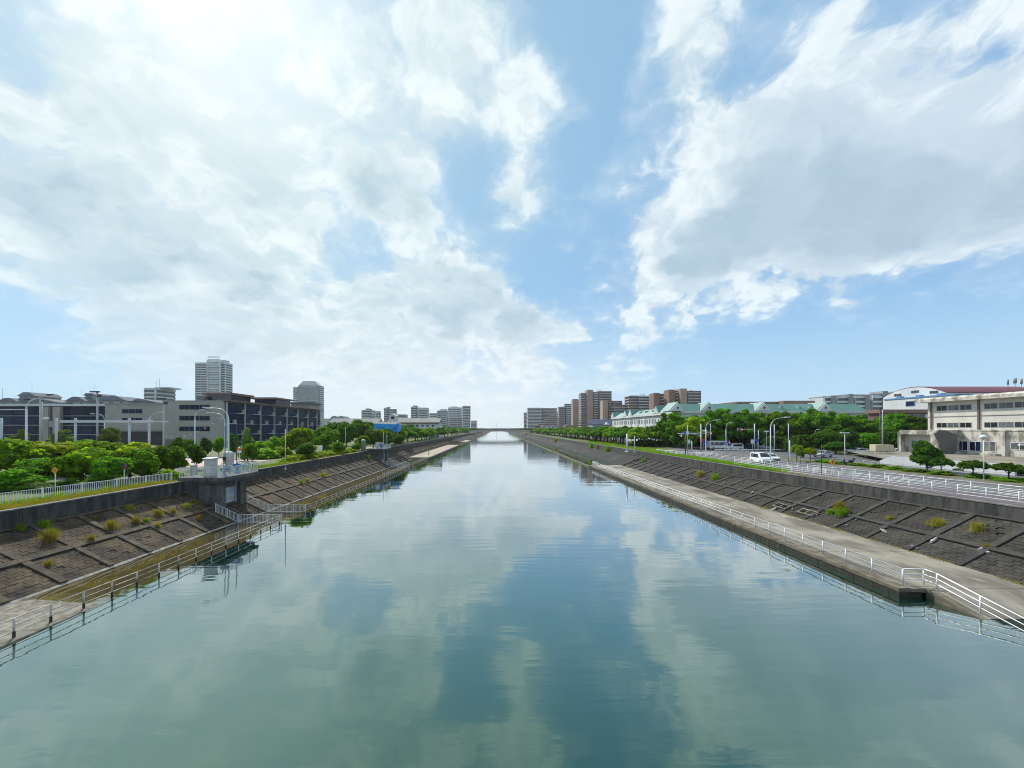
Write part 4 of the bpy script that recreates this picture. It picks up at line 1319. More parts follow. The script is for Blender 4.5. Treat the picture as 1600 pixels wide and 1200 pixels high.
for k, (px0, px1, y0, Y, d_) in enumerate(((323, 361, 617, 152, 12), (398, 431, 624, 172, 12), (454, 484, 631, 196, 10))):
    zt = ZP(y0, Y)
    pv = Box(XP(px0, Y), XP(px1, Y), Y, Y + d_, 20.955, zt).build('roof_pavilion', M_GLASS if k < 2 else M_GREYC, b)
    Box(XP(px0 - 4, Y), XP(px1 + 4, Y), Y - 1.5, Y + d_ + 1, zt + .003, zt + .8).build('pavilion_roof', M_BRICKD if k < 2 else M_GREYD, pv)
Box(XP(307, 150), XP(320, 150), 150, 156, 20.955, ZP(619, 150)).build('roof_box', M_GREYD, b)

b = thing('grey_wing', 'lower warm grey wing with two ribbon windows left of the glass-flank block', 'building', (-140, 150, 4.4))
Box(-153.5, -122.3, 150, 200, 4.3, 20.2).build('wall', M_GREYC, b)
for z in (16.6, 13.2):
    for k in range(3):
        win(b, '-Y', -146.8 + k * 2.65, -144.2 + k * 2.65, z, z + 1.7, 150, M_NAVY, M_GREYD, 1, .05)
Box(-150, -128, 149.2, 149.99, 4.3, 9.4).build('loading_bay', M_BLACK, b)
Box(-151, -127, 148.2, 149.9, 9.42, 9.9).build('canopy', M_GREYD, b)
Box(-153.6, -122.3, 149.8, 200, 20.203, 20.6).build('roof', M_MIDG, b)
b = thing('dark_glass_block', 'long dark navy glass block with grey piers at the far left edge', 'building', (-190, 158, 4.4))
Box(-262, -153.6, 158, 190, 4.3, 19.9).build('wall', M_GREYD, b)
pm_ = Box(.08, 4.62, -.2, -.004, .1, 3.55).mesh('glass_panel', M_NAVY)
for i in range(22):
    for k in range(4):
        add_obj('glass_panel', pm_, b, Vector((-161.5 - (i + 1) * 4.7, 158, 4.5 + k * 3.85)) - origin(b))
for k in range(1, 4):
    Box(-262, -160, 157.2, 157.79, 4.2 + k * 3.85, 4.45 + k * 3.85).build('sunshade', M_MIDG, b)
for px, w in ((62, 3.4), (82, 3.0)):
    Box(XP(px, 156), XP(px, 156) + w, 156, 157.19, 4.3, 19.6).build('pier', M_GREYC, b)
Box(XP(90, 156), XP(68, 156), 156.1, 157.15, 11.2, 13.8).build('cross_wall', M_GREYC, b)
Box(-262.5, -153.7, 156.8, 190, 19.903, 20.8).build('roof', M_PALEG, b)

# pale houses and roofs behind
def roofhouse(px0, px1, ytop, yeave, Y, label, ridge=0.5, mat=None):
    h = thing('roof_top_house', label, 'building', (XP((px0 + px1) / 2, Y), Y, 4.4))
    x0, x1, zt, ze = XP(px0, Y), XP(px1, Y), ZP(ytop, Y), ZP(yeave, Y)
    Box(x0, x1, Y, Y + 12, 4.3, ze).build('wall', mat or M_MIDG, h)
    xr = x0 + (x1 - x0) * ridge
    MB().prism([(x0 - .5, ze + .003), (x1 + .5, ze + .003), (xr + 1.5, zt), (xr - 1.5, zt)], 'y', Y - .8, Y + 12.6).build('roof', M_ROOFGREY, h)
    n = max(1, int((x1 - x0) / 5))
    for k in range(n):
        win(h, '-Y', x0 + (k + .3) * (x1 - x0) / n, x0 + (k + .7) * (x1 - x0) / n, ze - 2.2, ze - .6, Y, M_GLASS, M_PALEG, 1, .1)
    return h


roofhouse(-2, 30, 622, 628, 200, 'pale low roof above the dark glass block at the picture edge')
roofhouse(30, 56, 613, 619, 205, 'pale house with raised lantern roof above the dark glass block')
roofhouse(54, 92, 623, 629, 200, 'long pale lean-to roof right of the lantern-roofed house', .2)
roofhouse(104, 135, 620, 627, 205, 'pale grey roof with box chimney above the navy glass')
roofhouse(133, 148, 614.5, 618, 210, 'small white turret house among the pale roofs')
roofhouse(150, 198, 619, 626, 205, 'white gabled house with large gable window behind the grey wing', .6)
roofhouse(202, 246, 623.5, 629, 210, 'white arched roof house beside the tall dark-headed pole', .4)
for k, px in enumerate((4, 50, 128, 147)):
    Y = 208
    p = thing('aerial', ('thin roof aerial at the picture edge', 'thin roof aerial above the lantern-roofed house', 'thin roof aerial above the grey roof', 'thin roof aerial above the white turret house')[k], 'aerial', (XP(px, Y), Y, 20))
    MB().tube([(XP(px, Y), Y, 18), (XP(px, Y), Y, ZP((607, 597, 607, 598)[k], Y))], .07, 6).build('mast', M_MIDG, p)
    MB().tube([(XP(px, Y) - .8, Y, 24), (XP(px, Y) + .8, Y, 24)], .04, 6).build('crossbar', M_MIDG, p)

# --- far left towers
def tower(px0, px1, y, Y, label, mat, slab, side='+X', extra=None, dep=18, fh=3.1):
    t = thing('apartment_tower', label, 'building', (XP((px0 + px1) / 2, Y), Y, 4.4))
    if px1 - px0 < 15:
        dep = 8
    if side == '+X':
        px1 = max(px0 + 2, 778 - (778 - px1) * (Y + dep) / Y)
    apt(t, XP(px0, Y), XP(px1, Y), Y, Y + dep, ZP(y, Y), mat, slab, side, fh=fh)
    for (a, b_, yy, off, nm, mt) in extra or ():
        Box(XP(a, Y), XP(b_, Y), Y + off, Y + off + dep * .7, 4.3 if nm == 'stair_shaft' else ZP(y, Y) + .56, ZP(yy, Y)).build(nm, mt, t)
    return t


tower(226, 274, 607, 300, 'white mid-rise with side balconies behind the grey wing', M_PALEW, M_PALEG, '+X', ((236, 258, 604, 3, 'penthouse', M_PALEG),))
for px in (244, 249):
    p = thing('aerial', 'thin aerial on the white mid-rise, %s of the pair' % ('shorter' if px == 244 else 'taller'), 'aerial', (XP(px, 303), 303, 40))
    MB().tube([(XP(px, 303), 303, ZP(604, 303)), (XP(px, 303), 303, ZP(591 if px == 249 else 594, 303))], .1, 6).build('mast', M_MIDG, p)
    MB().tube([(XP(px, 303) - .7, 303, ZP(598, 303)), (XP(px, 303) + .7, 303, ZP(598, 303))], .05, 6).build('crossbar', M_MIDG, p)
t = tower(324.5, 343.5, 566, 500, 'tall pale tower with bowed centre rising behind the grey block', M_PALEG, M_SLABG, None, ((320, 348, 561.5, 3, 'crown', M_PALEG),), dep=14, fh=3.15)
apt(t, XP(305.5, 503), XP(324, 503), 503, 516, ZP(567, 503), M_PALEW, M_SLABG, None, fh=3.15, wname='wing')
apt(t, XP(344, 503), XP(352.5, 503), 503, 516, ZP(567, 503), M_PALEW, M_SLABG, '+X', fh=3.15, wname='wing')
bow = [(XP(324.7, 499), 500 - .91)] + [(XP(334, 499) + 7.6 * math.cos(a), 499.0 - 1.8 * math.sin(a)) for a in np.linspace(math.pi, 0, 9)] + [(XP(343.3, 499), 500 - .91)]
m = MB()
for k in range(32):
    m.prism(bow, 'z', 5.5 + k * 3.15, 6.6 + k * 3.15)
m.build('bowed_balconies', M_SLABG, t, kind='stuff')
for px in (324.2, 343.7):
    Box(XP(px - .5, 498), XP(px + .5, 498), 497.5, 499, 4.3, ZP(566, 498)).build('fin', M_PALEW, t)
t = tower(466, 506, 603, 600, 'second pale tower with sloping crown above the glass flank', M_MIDG, M_SLABG, '+X', dep=15)
apt(t, XP(458.5, 603), XP(465.7, 603), 603, 616, ZP(605, 603), M_PALEG, M_SLABG, None, wname='wing')
MB().prism([(XP(467, 603), ZP(603, 603) + .6), (XP(499, 603), ZP(603, 603) + .6), (XP(492, 603), ZP(595.5, 603)), (XP(474, 603), ZP(595.5, 603))], 'y', 602, 613).build('crown', M_PALEG, t)
tower(565, 586, 641, 520, 'grey mid-rise with corner turret, first of the far blocks past the glass flank', M_MIDG, M_SLABG, '+X', ((570, 575, 638, 3, 'turret', M_MIDG),))
tower(586.4, 595, 643, 523, 'narrow pale wing-like block beside the turreted mid-rise', M_PALEG, M_SLABG)
tower(600, 609, 638, 540, 'slim grey block with roof box behind the white water-tower house', M_MIDG, M_SLABG, '+X', ((603, 608, 636, 2, 'penthouse', M_MIDG),))
tower(609.4, 620, 640, 542, 'slim brownish-grey block attached right of the slim grey block', M_BRICKD, M_SLABG)
tower(621, 637, 648, 520, 'low grey block above the white long roof', M_MIDG, M_SLABG)
tower(642, 653, 636, 500, 'dark grey tower with stepped roof over the white long roof', M_MIDG, M_SLABG, '+X', ((645, 651, 633.5, 2, 'penthouse', M_MIDG),))
tower(653.4, 670, 637.5, 498, 'pale grey tower joined to the stepped-roof tower', M_PALEG, M_SLABG)
tower(671, 683, 646, 640, 'small grey block between the pale towers', M_MIDG, M_SLABG)
tower(683, 700, 642, 600, 'white stepped block beside the canal-side white tower', M_PALEW, M_SLABG, '+X', ((687, 697, 639, 2, 'penthouse', M_PALEG),))
t = tower(700, 722, 637, 650, 'white balcony tower nearest the canal on the far side', M_PALEW, M_SLABG, '+X', ((704, 714, 635, 2, 'penthouse', M_PALEG),))
apt(t, XP(694, 630), XP(722, 630), 630, 640, ZP(652, 630), M_PALEW, M_PALEG, '+X', wname='front_block')
tower(722.5, 735, 634.7, 760, 'mauve-grey tower with curved top closing the far left group', M_BRICKD, M_SLABG, '+X')
tower(735.6, 745, 657.5, 950, 'small distant grey block next to the far bridge', M_MIDG, M_SLABG)
tower(505, 540, 655, 330, 'low beige roofed hall past the end of the glass flank', M_BEIGE, M_PALEG, None, fh=5)
for k, (px0, px1, y0, y1, Y, txt) in enumerate(((515, 590, 655.5, 662, 290, 'long beige shed roof behind the park trees'), (606, 686, 655, 660, 270, 'long white shed roof with small windows behind the park trees'))):
    h = thing('shed', txt, 'building', (XP((px0 + px1) / 2, Y), Y, 4.4))
    x0, x1 = XP(px0, Y), XP(px1, Y)
    Box(x0, x1, Y, Y + 14, 4.3, ZP(y1, Y)).build('wall', M_PALEW, h)
    MB().prism([(Y - 1, ZP(y1, Y) + .003), (Y + 15, ZP(y1, Y) + .003), (Y + 7, ZP(y0, Y) + 1)], 'x', x0 - .6, x1 + .6).build('roof', M_SHEDROOF, h)
    Box(x0, x1, Y - .6, Y - .004, ZP(y1, Y) - 1.0, ZP(y1, Y) - .5).build('gutter', M_BRICKD, h)
    for q in range(9):
        win(h, '-Y', x0 + 1.5 + q * (x1 - x0 - 3) / 9, x0 + 3.2 + q * (x1 - x0 - 3) / 9, ZP(y1, Y) - 3.0, ZP(y1, Y) - 1.7, Y, M_GLASS, M_PALEG, 1, .1)
h = thing('arched_shed', 'two low arched grey roofs behind the long beige shed', 'building', (XP(529, 420), 420, 4.4))
for c0 in (522, 533):
    arc = [(XP(c0, 420) + 4.6 * math.cos(a), ZP(656, 420) + 4.4 * math.sin(a)) for a in np.linspace(0, math.pi, 9)]
    MB().prism([(XP(c0, 420) - 4.6, 4.3), (XP(c0, 420) + 4.6, 4.3)] + arc, 'y', 420, 434).build('vault', M_MIDG, h)
h = thing('water_tower_house', 'little white tower house with pitched cap above the blue sheeting', 'building', (XP(613, 230), 230, 4.4))
x0, x1 = XP(608, 230), XP(619, 230)
Box(x0, x1, 230, 234, 4.3, ZP(650, 230)).build('wall', M_PALEW, h)
MB().prism([(x0 - .3, ZP(650, 230) + .003), (x1 + .3, ZP(650, 230) + .003), ((x0 + x1) / 2, ZP(646, 230))], 'y', 229.6, 234.4).build('roof', M_PALEG, h)
win(h, '-Y', x0 + 1.1, x1 - 1.1, ZP(654.5, 230), ZP(650.8, 230), 230, M_NAVY, M_PALEG, 1, .1)
# pavilion with the blue sheeting
Y = 150
h = thing('blue_pavilion', 'park pavilion with grey hipped roof and bright blue sheeted sides', 'pavilion', (XP(605, Y), Y, ZL))
x0, x1 = XP(585, Y), XP(624, Y)
zt, ze, zb = ZP(658.5, Y), ZP(663, Y), ZP(673, Y)
MB().add([(x0 + .3, Y - .2, ze), (x1 - .3, Y - .2, ze), (x1 - .3, Y + 6, ze), (x0 + .3, Y + 6, ze), (x0 + 2.2, Y + 2, zt), (x1 - 1.8, Y + 2, zt), (x1 - 1.8, Y + 4, zt), (x0 + 2.2, Y + 4, zt)],
         [(0, 3, 2, 1), (4, 5, 6, 7), (0, 1, 5, 4), (1, 2, 6, 5), (2, 3, 7, 6), (3, 0, 4, 7)]).build('roof', M_SHEDROOF, h)
MB().prism([(x0, ze + .3), (x0, zb + .2), (x0 + 1.0, zb), (x0 + 1.4, zb + 1.3), (x0 + 3.6, zb + 1.2), (x0 + 4.8, zb - .2), (x0 + 6.2, zb - .2), (x0 + 7.2, zb + 1.0), (x1, ze - .5), (x1, ze + .6), (x1 - 1.4, ze)], 'y', Y - .5, Y - .25).build('sheeting', M_TARP, h)
Box(x0 + .5, x1 - .5, Y + .1, Y + 5.6, zb - .5, ze - .01).build('side', M_TARP, h)
for xx in (x0 + .8, x1 - .8):
    for yy in (Y + .4, Y + 5.2):
        Box(xx - .12, xx + .12, yy - .12, yy + .12, ZL, zb - .51).build('post', M_LAMPW, h)

# --- far bridge over the canal
br = thing('road_bridge', 'red-brown girder bridge with shallow arch crossing the canal in the distance', 'bridge', (0, 530, 0))
m = MB()
n = 26
for i in range(n):
    xa, xb = -40 + 84 * i / n, -40 + 84 * (i + 1) / n
    f = lambda x: 1 - ((x - 2) / 42) ** 2
    za, zb_ = 5.0 + 1.9 * f(xa), 5.0 + 1.9 * f(xb)
    ta, tb = 8.6 + 1.5 * f(xa), 8.6 + 1.5 * f(xb)
    m.hexa([(xa, 530, za), (xb, 530, zb_), (xb, 541, zb_), (xa, 541, za), (xa, 530, ta), (xb, 530, tb), (xb, 541, tb), (xa, 541, ta)])
m.build('girder', M_BRGIRD, br)
m = MB()
for i in range(n):
    xa, xb = -75 + 154 * i / n, -75 + 154 * (i + 1) / n
    f = lambda x: max(0, 1 - ((x - 2) / 60) ** 2)
    ta, tb = 8.1 + 2.0 * f(xa), 8.1 + 2.0 * f(xb)
    m.hexa([(xa, 529.4, ta), (xb, 529.4, tb), (xb, 541.6, tb), (xa, 541.6, ta), (xa, 529.4, ta + 1.1), (xb, 529.4, tb + 1.1), (xb, 541.6, tb + 1.1), (xa, 541.6, ta + 1.1)])
m.build('parapet', M_REDBR, br)
for x0, x1 in ((-46, -39.5), (43.5, 50)):
    Box(x0, x1, 530.3, 540.7, 2, 9.0).build('abutment', M_TERRACE, br)
for k, (px, y) in enumerate(((776, 658), (814, 659))):
    p = thing('lattice_mast', ('tall thin mast on the horizon beyond the bridge', 'shorter thin mast right of the bridge')[k], 'mast', (XP(px, 1500), 1500, 4))
    X = XP(px, 1500)
    MB().tube([(X, 1500, 4), (X, 1500, ZP(y, 1500))], [.5, .2], 6).build('shaft', M_MIDG, p)
    MB().tube([(X - 2.5, 1500, ZP(y + 5, 1500)), (X + 2.5, 1500, ZP(y + 5, 1500))], .3, 6).build('crossarm', M_MIDG, p)

# ------------------------------------------------------------------ vegetation
def leaf_mat(name, c1, c2, c3, trans=0.35, scale=0.9):
    m = bpy.data.materials.new(name)
    m.use_nodes = True
    t = m.node_tree
    g = NG(t)
    b = t.nodes['Principled BSDF']
    b.inputs['Roughness'].default_value = 0.75
    b.inputs['Specular IOR Level'].default_value = 0.12
    pos = g.n('ShaderNodeNewGeometry').outputs['Position']
    f, _ = g.noise(pos, scale, 3, 0.6)
    f2, _ = g.noise(g.v('ADD', pos, (5, 9, 2)), 6.0, 2, 0.6)
    rnd = g.n('ShaderNodeObjectInfo').outputs['Random']
    col = g.mix(g.ss(f, 0.35, 0.65), c1, c2)
    col = g.mix(g.ss(f2, 0.45, 0.75, 0, 0.7), col, c3)
    hs = g.n('ShaderNodeHueSaturation')
    g.put(hs.inputs['Hue'], g.ss(rnd, 0, 1, 0.478, 0.512, 'LINEAR'))
    g.put(hs.inputs['Value'], g.ss(rnd, 0, 1, 0.8, 1.2, 'LINEAR'))
    g.put(hs.inputs['Color'], col)
    g.put(b.inputs['Base Color'], hs.outputs[0])
    tr = g.n('ShaderNodeBsdfTranslucent')
    tint = g.mix(1.0, hs.outputs[0], (1.6, 1.9, 0.5), 'MULTIPLY')
    g.put(tr.inputs['Color'], tint)
    mx = g.n('ShaderNodeMixShader')
    mx.inputs[0].default_value = trans
    t.links.new(b.outputs[0], mx.inputs[1])
    t.links.new(tr.outputs[0], mx.inputs[2])
    t.links.new(mx.outputs[0], t.nodes['Material Output'].inputs['Surface'])
    return m


L_BRIGHT = leaf_mat('bright yellow-green leaves', (0.205, 0.335, 0.008), (0.066, 0.165, 0.006), (0.33, 0.40, 0.012), 0.5)  # strong colour contrast imitates shaded gaps and sunlit leaf clumps
L_MID = leaf_mat('mid green leaves', (0.11, 0.24, 0.008), (0.050, 0.14, 0.006), (0.22, 0.33, 0.012), 0.46)
L_DARK = leaf_mat('dark green leaves', (0.060, 0.145, 0.009), (0.028, 0.08, 0.006), (0.11, 0.20, 0.012), 0.4)
L_OLIVE = leaf_mat('pale olive leaves', (0.13, 0.18, 0.045), (0.09, 0.14, 0.03), (0.19, 0.22, 0.07), 0.38)
L_PALE = leaf_mat('pale fresh leaves', (0.15, 0.28, 0.08), (0.09, 0.20, 0.045), (0.24, 0.36, 0.14), 0.38)
L_GOLD = leaf_mat('yellowing leaves', (0.29, 0.34, 0.008), (0.13, 0.22, 0.008), (0.42, 0.40, 0.012), 0.5)
L_HEDGE = leaf_mat('lime hedge leaves', (0.25, 0.33, 0.006), (0.16, 0.25, 0.005), (0.36, 0.40, 0.010), 0.42)
M_BARK = pmat('dark bark', (0.060, 0.045, 0.035), (0.035, 0.027, 0.022), 2.0, 0.95, 0.8, 9)
M_DRY = leaf_mat('dry grass blades', (0.33, 0.27, 0.05), (0.23, 0.20, 0.035), (0.40, 0.30, 0.10), 0.3, 1.5)
M_GREENGRASS = leaf_mat('green grass blades', (0.19, 0.30, 0.010), (0.12, 0.22, 0.008), (0.28, 0.32, 0.02), 0.3, 1.5)


def quads_mesh(name, C, Nn, U, L, W, mat):
    """leaf-shaped faces: centres C, normals Nn, roll reference U, half length L, half width W"""
    T = np.cross(Nn, U); T /= np.linalg.norm(T, axis=1, keepdims=True) + 1e-9
    B = np.cross(Nn, T)
    n = len(C)
    L, W = np.reshape(L, (-1, 1)), np.reshape(W, (-1, 1))
    V = np.stack([C - T * L, C - B * W + T * L * .1, C + T * L, C + B * W + T * L * .1], 1).reshape(-1, 3)
    me = bpy.data.meshes.new(name)
    me.vertices.add(4 * n)
    me.vertices.foreach_set('co', V.astype(np.float32).ravel())
    me.loops.add(4 * n)
    me.loops.foreach_set('vertex_index', np.arange(4 * n, dtype=np.int32))
    me.polygons.add(n)
    me.polygons.foreach_set('loop_start', np.arange(0, 4 * n, 4, dtype=np.int32))
    me.polygons.foreach_set('loop_total', np.full(n, 4, dtype=np.int32))
    me.update(calc_edges=True)
    me.materials.append(mat)
    return me


def unit(v):
    return v / (np.linalg.norm(v, axis=-1, keepdims=True) + 1e-9)


def crown_shape(kind, seed, n, leaf):
    r = np.random.default_rng(seed)
    def dirs(k):
        return unit(r.normal(size=(k, 3)))
    if kind == 'round':
        K = 30; d = dirs(K); c = np.array([0, 0, .54]) + d * np.array([.36, .36, .33]) * r.uniform(.55, 1, (K, 1)); R_ = r.uniform(.09, .19, (K, 1)) * np.array([1, 1, .85])
    elif kind == 'cherry':
        K = 40; a = r.uniform(0, 6.283, K); q = np.sqrt(r.uniform(0, 1, K)) * .40
        c = np.stack([q * np.cos(a), q * np.sin(a), .47 + .40 * (1 - (q / .42) ** 2) * r.uniform(.3, 1, K) + r.uniform(-.05, .05, K)], 1); R_ = r.uniform(.08, .14, (K, 1)) * np.array([1, 1, .95])
    elif kind == 'street':
        K = 46; d = dirs(K); c = np.array([0, 0, .58]) + d * np.array([.40, .40, .36]) * r.uniform(.4, 1.05, (K, 1)); R_ = r.uniform(.07, .14, (K, 1)) * np.array([1, 1, .6])
    elif kind == 'cone':
        K = 44; z = r.uniform(.12, .94, K); a = r.uniform(0, 6.283, K); q = (1.02 - z) * .42 * np.sqrt(r.uniform(.3, 1, K))
        c = np.stack([q * np.cos(a), q * np.sin(a), z], 1); R_ = (.06 + .09 * (1 - z))[:, None] * np.array([1, 1, .8])
    elif kind == 'dome':
        K = 60; d = dirs(K); d[:, 2] = np.abs(d[:, 2]) - .15; c = np.array([0, 0, .60]) + d * np.array([.41, .41, .30]); R_ = r.uniform(.07, .11, (K, 1)) * np.array([1, 1, .9])
    else:  # bush
        K = 30; d = dirs(K); d[:, 2] = np.abs(d[:, 2]); c = np.array([0, 0, .12]) + d * np.array([.36, .36, .68]) * r.uniform(.4, 1, (K, 1)); R_ = r.uniform(.10, .19, (K, 1)) * np.array([1, 1, .9])
    w = R_[:, 0] ** 2
    k = r.choice(K, n, p=w / w.sum())
    d = dirs(n)
    d[:, 2] = d[:, 2] * .9 + .1
    d = unit(d)
    P = c[k] + d * R_[k] * (r.uniform(.62, 1.08, (n, 1)) + .35 * (r.uniform(0, 1, (n, 1)) > .9) * r.uniform(0, 1, (n, 1)))
    N = unit(d * 1.15 + r.normal(size=(n, 3)) * .45 + np.array([0, 0, .2]))
    s = leaf * r.uniform(.6, 1.35, n)
    return P, N, unit(r.normal(size=(n, 3))), s, s * .62


CROWNS, TRUNKS = {}, {}


def crown_mesh(kind, mat, var, n, leaf):
    key = (kind, mat.name, var, n)
    if key not in CROWNS:
        CROWNS[key] = quads_mesh('crown', *crown_shape(kind, hash((kind, var)) % 1000 if False else 100 * len(kind) + 17 * var + ord(kind[0]), n, leaf), mat)
    return CROWNS[key]


def trunk_mesh(kind, var):
    key = (kind, var)
    if key not in TRUNKS:
        r = random.Random(var * 7 + len(kind))
        m = MB()
        zt = {'round': .42, 'cherry': .42, 'street': .52, 'cone': .8, 'dome': .5, 'bush': .3}[kind]
        lean = r.uniform(-.03, .03)
        m.tube([(0, 0, -.05), (lean * .4, 0, zt * .4), (lean, lean, zt)], [.042, .030, .022] if kind != 'bush' else [.03, .02, .015], 7)
        for k in range(5 if kind != 'cone' else 2):
            a = k * 1.257 + r.uniform(-.3, .3)
            sp = .30 if kind == 'cherry' else .20
            b0 = zt * (.95 if k % 2 else .75)
            m.tube([(lean * .8, lean * .8, b0 - .02), (math.cos(a) * sp * .5, math.sin(a) * sp * .5, b0 + .11), (math.cos(a) * sp, math.sin(a) * sp, b0 + .26)], [.018, .012, .006], 5)
        TRUNKS[key] = m.mesh('trunk', M_BARK)
    return TRUNKS[key]


tcount = [0]


def tree(name, label, cat, x, y, z, h, w, kind, mat, n=2600, leaf=.05, group=None, rz=None):
    if kind == 'round':
        h *= 1.07
    t = thing(name, label, cat, (x, y, z), group)
    v = tcount[0] % 3
    tcount[0] += 1
    rz = random.uniform(0, 6.28) if rz is None else rz
    add_obj('crown', crown_mesh(kind, mat, v, n, leaf), t, (0, 0, 0), rz, (w, w, h))
    if kind != 'bush':
        add_obj('trunk', trunk_mesh(kind, v), t, (0, 0, 0), rz, (w * .8 if kind != 'street' else h * .55, w * .8 if kind != 'street' else h * .55, h))
    return t


def ptree(px, Y, ytop, wpx, kind, mat, name, label, cat='tree', z=ZL, n=2600, leaf=.05, group=None):
    x = XP(px, Y)
    return tree(name, label, cat, x, Y, z, ZP(ytop, Y) - z, wpx / 600 * Y, kind, mat, n, leaf, group)


G = 'bushy trees behind the picket fence'
for px, Y, yt, w, kd, mt, lab in (
    (12, 46, 684, 100, 'round', L_BRIGHT, 'wide yellow-green tree at the picture edge behind the tall lamp post'),
    (76, 50, 683, 100, 'round', L_GOLD, 'yellowish tree just right of the tall lamp post'),
    (128, 43, 701, 84, 'round', L_BRIGHT, 'bright green tree directly behind the yellow diamond sign'),
    (166, 52, 688, 80, 'round', L_BRIGHT, 'dense green tree between the yellow diamond sign and the round blue sign'),
    (174, 42, 708, 64, 'round', L_MID, 'dark round tree left of the round blue sign'),
    (203, 48, 693, 74, 'round', L_GOLD, 'yellow-tipped tree behind the round blue sign'),
    (222, 45.5, 700, 58, 'round', L_MID, 'mid green tree right of the round blue sign'),
    (243, 50, 692, 56, 'round', L_DARK, 'dark green tree behind the end of the picket fence'),
    (268, 51, 699, 44, 'round', L_MID, 'small leafy tree last in the row before the near sluice'),
    (62, 41.5, 715, 70, 'round', L_MID, 'low dark tree in front of the yellowish tree'),
    (100, 56, 694, 60, 'round', L_DARK, 'dark tree peeping between the lamp post and the diamond sign')):
    ptree(px, Y, yt, w, kd, mt, 'park_tree', lab, n=4600, leaf=.050, group=G)
for px, Y, yt, w, mt, lab in (
    (22, 38.5, 729, 84, L_MID, 'leafy bush at the picture edge close behind the picket fence'),
    (70, 38.5, 748, 70, L_DARK, 'low bush below the tall lamp post at the picket fence'),
    (110, 40, 745, 60, L_DARK, 'low dark bush left of the yellow diamond sign post'),
    (150, 40.5, 742, 60, L_MID, 'low bush between the two round-topped signs'),
    (262, 47, 727, 40, L_BRIGHT, 'light green bush at the end of the picket fence')):
    ptree(px, Y, yt, w, 'bush', mt, 'bush', lab, 'bush', n=3500, leaf=.05, group='bushes behind the picket fence')
for px, Y, yt, w, kd, mt, lab in (
    (33, 78, 670, 30, 'street', L_OLIVE, 'olive tree top rising behind the tall lamp post'),
    (98, 76, 670, 40, 'street', L_OLIVE, 'pale olive tree between the steel frame posts'),
    (172, 74, 664, 34, 'street', L_OLIVE, 'pale olive tree in front of the grey wing'),
    (130, 70, 682, 60, 'round', L_MID, 'mid green tree under the steel frame beam'),
    (275, 66, 684, 26, 'round', L_DARK, 'dark tree left of the plaza against the grey facade'),
    (307, 58, 693, 26, 'round', L_DARK, 'small dark tree on the plaza below the curved lamp'),
    (296, 84, 682, 24, 'round', L_MID, 'small tree before the grey facade windows'),
    (322, 86, 684, 22, 'round', L_DARK, 'little dark tree left of the double lamp'),
    (342, 84, 682, 20, 'round', L_MID, 'little tree right behind the double lamp'),
    (364, 80, 672, 18, 'round', L_DARK, 'dark slim tree behind the dark pole'),
    (387, 74, 667, 34, 'cone', L_PALE, 'pale silvery cone-shaped tree before the glass flank'),
    (394, 66, 692, 24, 'round', L_MID, 'round green tree at the corner of the asphalt ramp'),
    (411, 88, 686, 30, 'round', L_BRIGHT, 'bright shrubby tree beside the pale cone tree'),
    (434, 92, 683, 34, 'round', L_BRIGHT, 'lime shrubby tree before the middle of the glass flank'),
    (467, 84, 667, 54, 'round', L_BRIGHT, 'large bright tree right of the plain white post'),
    (480, 78, 688, 34, 'round', L_DARK, 'dark bushy tree in front of the large bright tree'),
    (505, 100, 668, 52, 'round', L_MID, 'broad mid green tree behind the white notice board'),
    (529, 92, 690, 26, 'round', L_MID, 'small green tree on the lawn right of the notice board'),
    (541, 122, 657, 36, 'round', L_DARK, 'tall dark dense tree left of the blue pavilion'),
    (556, 104, 692, 18, 'round', L_MID, 'little tree beside the round grey pillar'),
    (566, 112, 680, 26, 'round', L_MID, 'green tree just left of the far sluice'),
    (583, 124, 668, 34, 'round', L_DARK, 'dark tree under the blue pavilion sheeting'),
    (606, 128, 674, 30, 'round', L_MID, 'green tree behind the masts of the far sluice'),
    (622, 132, 680, 22, 'round', L_DARK, 'dark small tree right of the far sluice')):
    ptree(px, Y, yt, w, kd, mt, 'park_tree', lab, n=4200 if w > 40 else 2600, leaf=.042 if w > 40 else .05)
for px, Y, yt, w, mt, lab in (
    (415, 80, 697, 60, L_BRIGHT, 'long lime hedge mass behind the asphalt ramp'), (442, 84, 696, 40, L_HEDGE, 'yellow-lime bush behind the plain white post'),
    (452, 74, 712, 34, L_BRIGHT, 'low green bush at the foot of the plain white post'), (466, 80, 702, 20, L_OLIVE, 'grey-green bush beside the park bench'),
    (520, 106, 693, 40, L_BRIGHT, 'low bright bush row under the white notice board'), (545, 100, 700, 30, L_HEDGE, 'lime bush near the round grey pillar'),
    (285, 62, 716, 18, L_BRIGHT, 'bright small bush on the plaza edge'), (385, 58, 722, 16, L_BRIGHT, 'small green bush behind the orange beacon'),
    (230, 50, 722, 30, L_MID, 'small round bush under the dark tree by the fence end')):
    ptree(px, Y, yt, w, 'bush', mt, 'bush', lab, 'bush', n=2600, leaf=.05)
# lime hedge along the wall, in clumps one can tell apart
k = 0
y = 72.0
while y < 104:
    tree('hedge_bush', '%s lime hedge clump along the wall counting away from the near sluice' % nth(k), 'hedge', -38.9 - random.random() * .3, y, ZL, random.uniform(1.3, 1.6), 4.2, 'bush', L_HEDGE, 1500, .05, 'lime hedge along the park wall')
    y += 2.9 + random.random() * .5
    k += 1
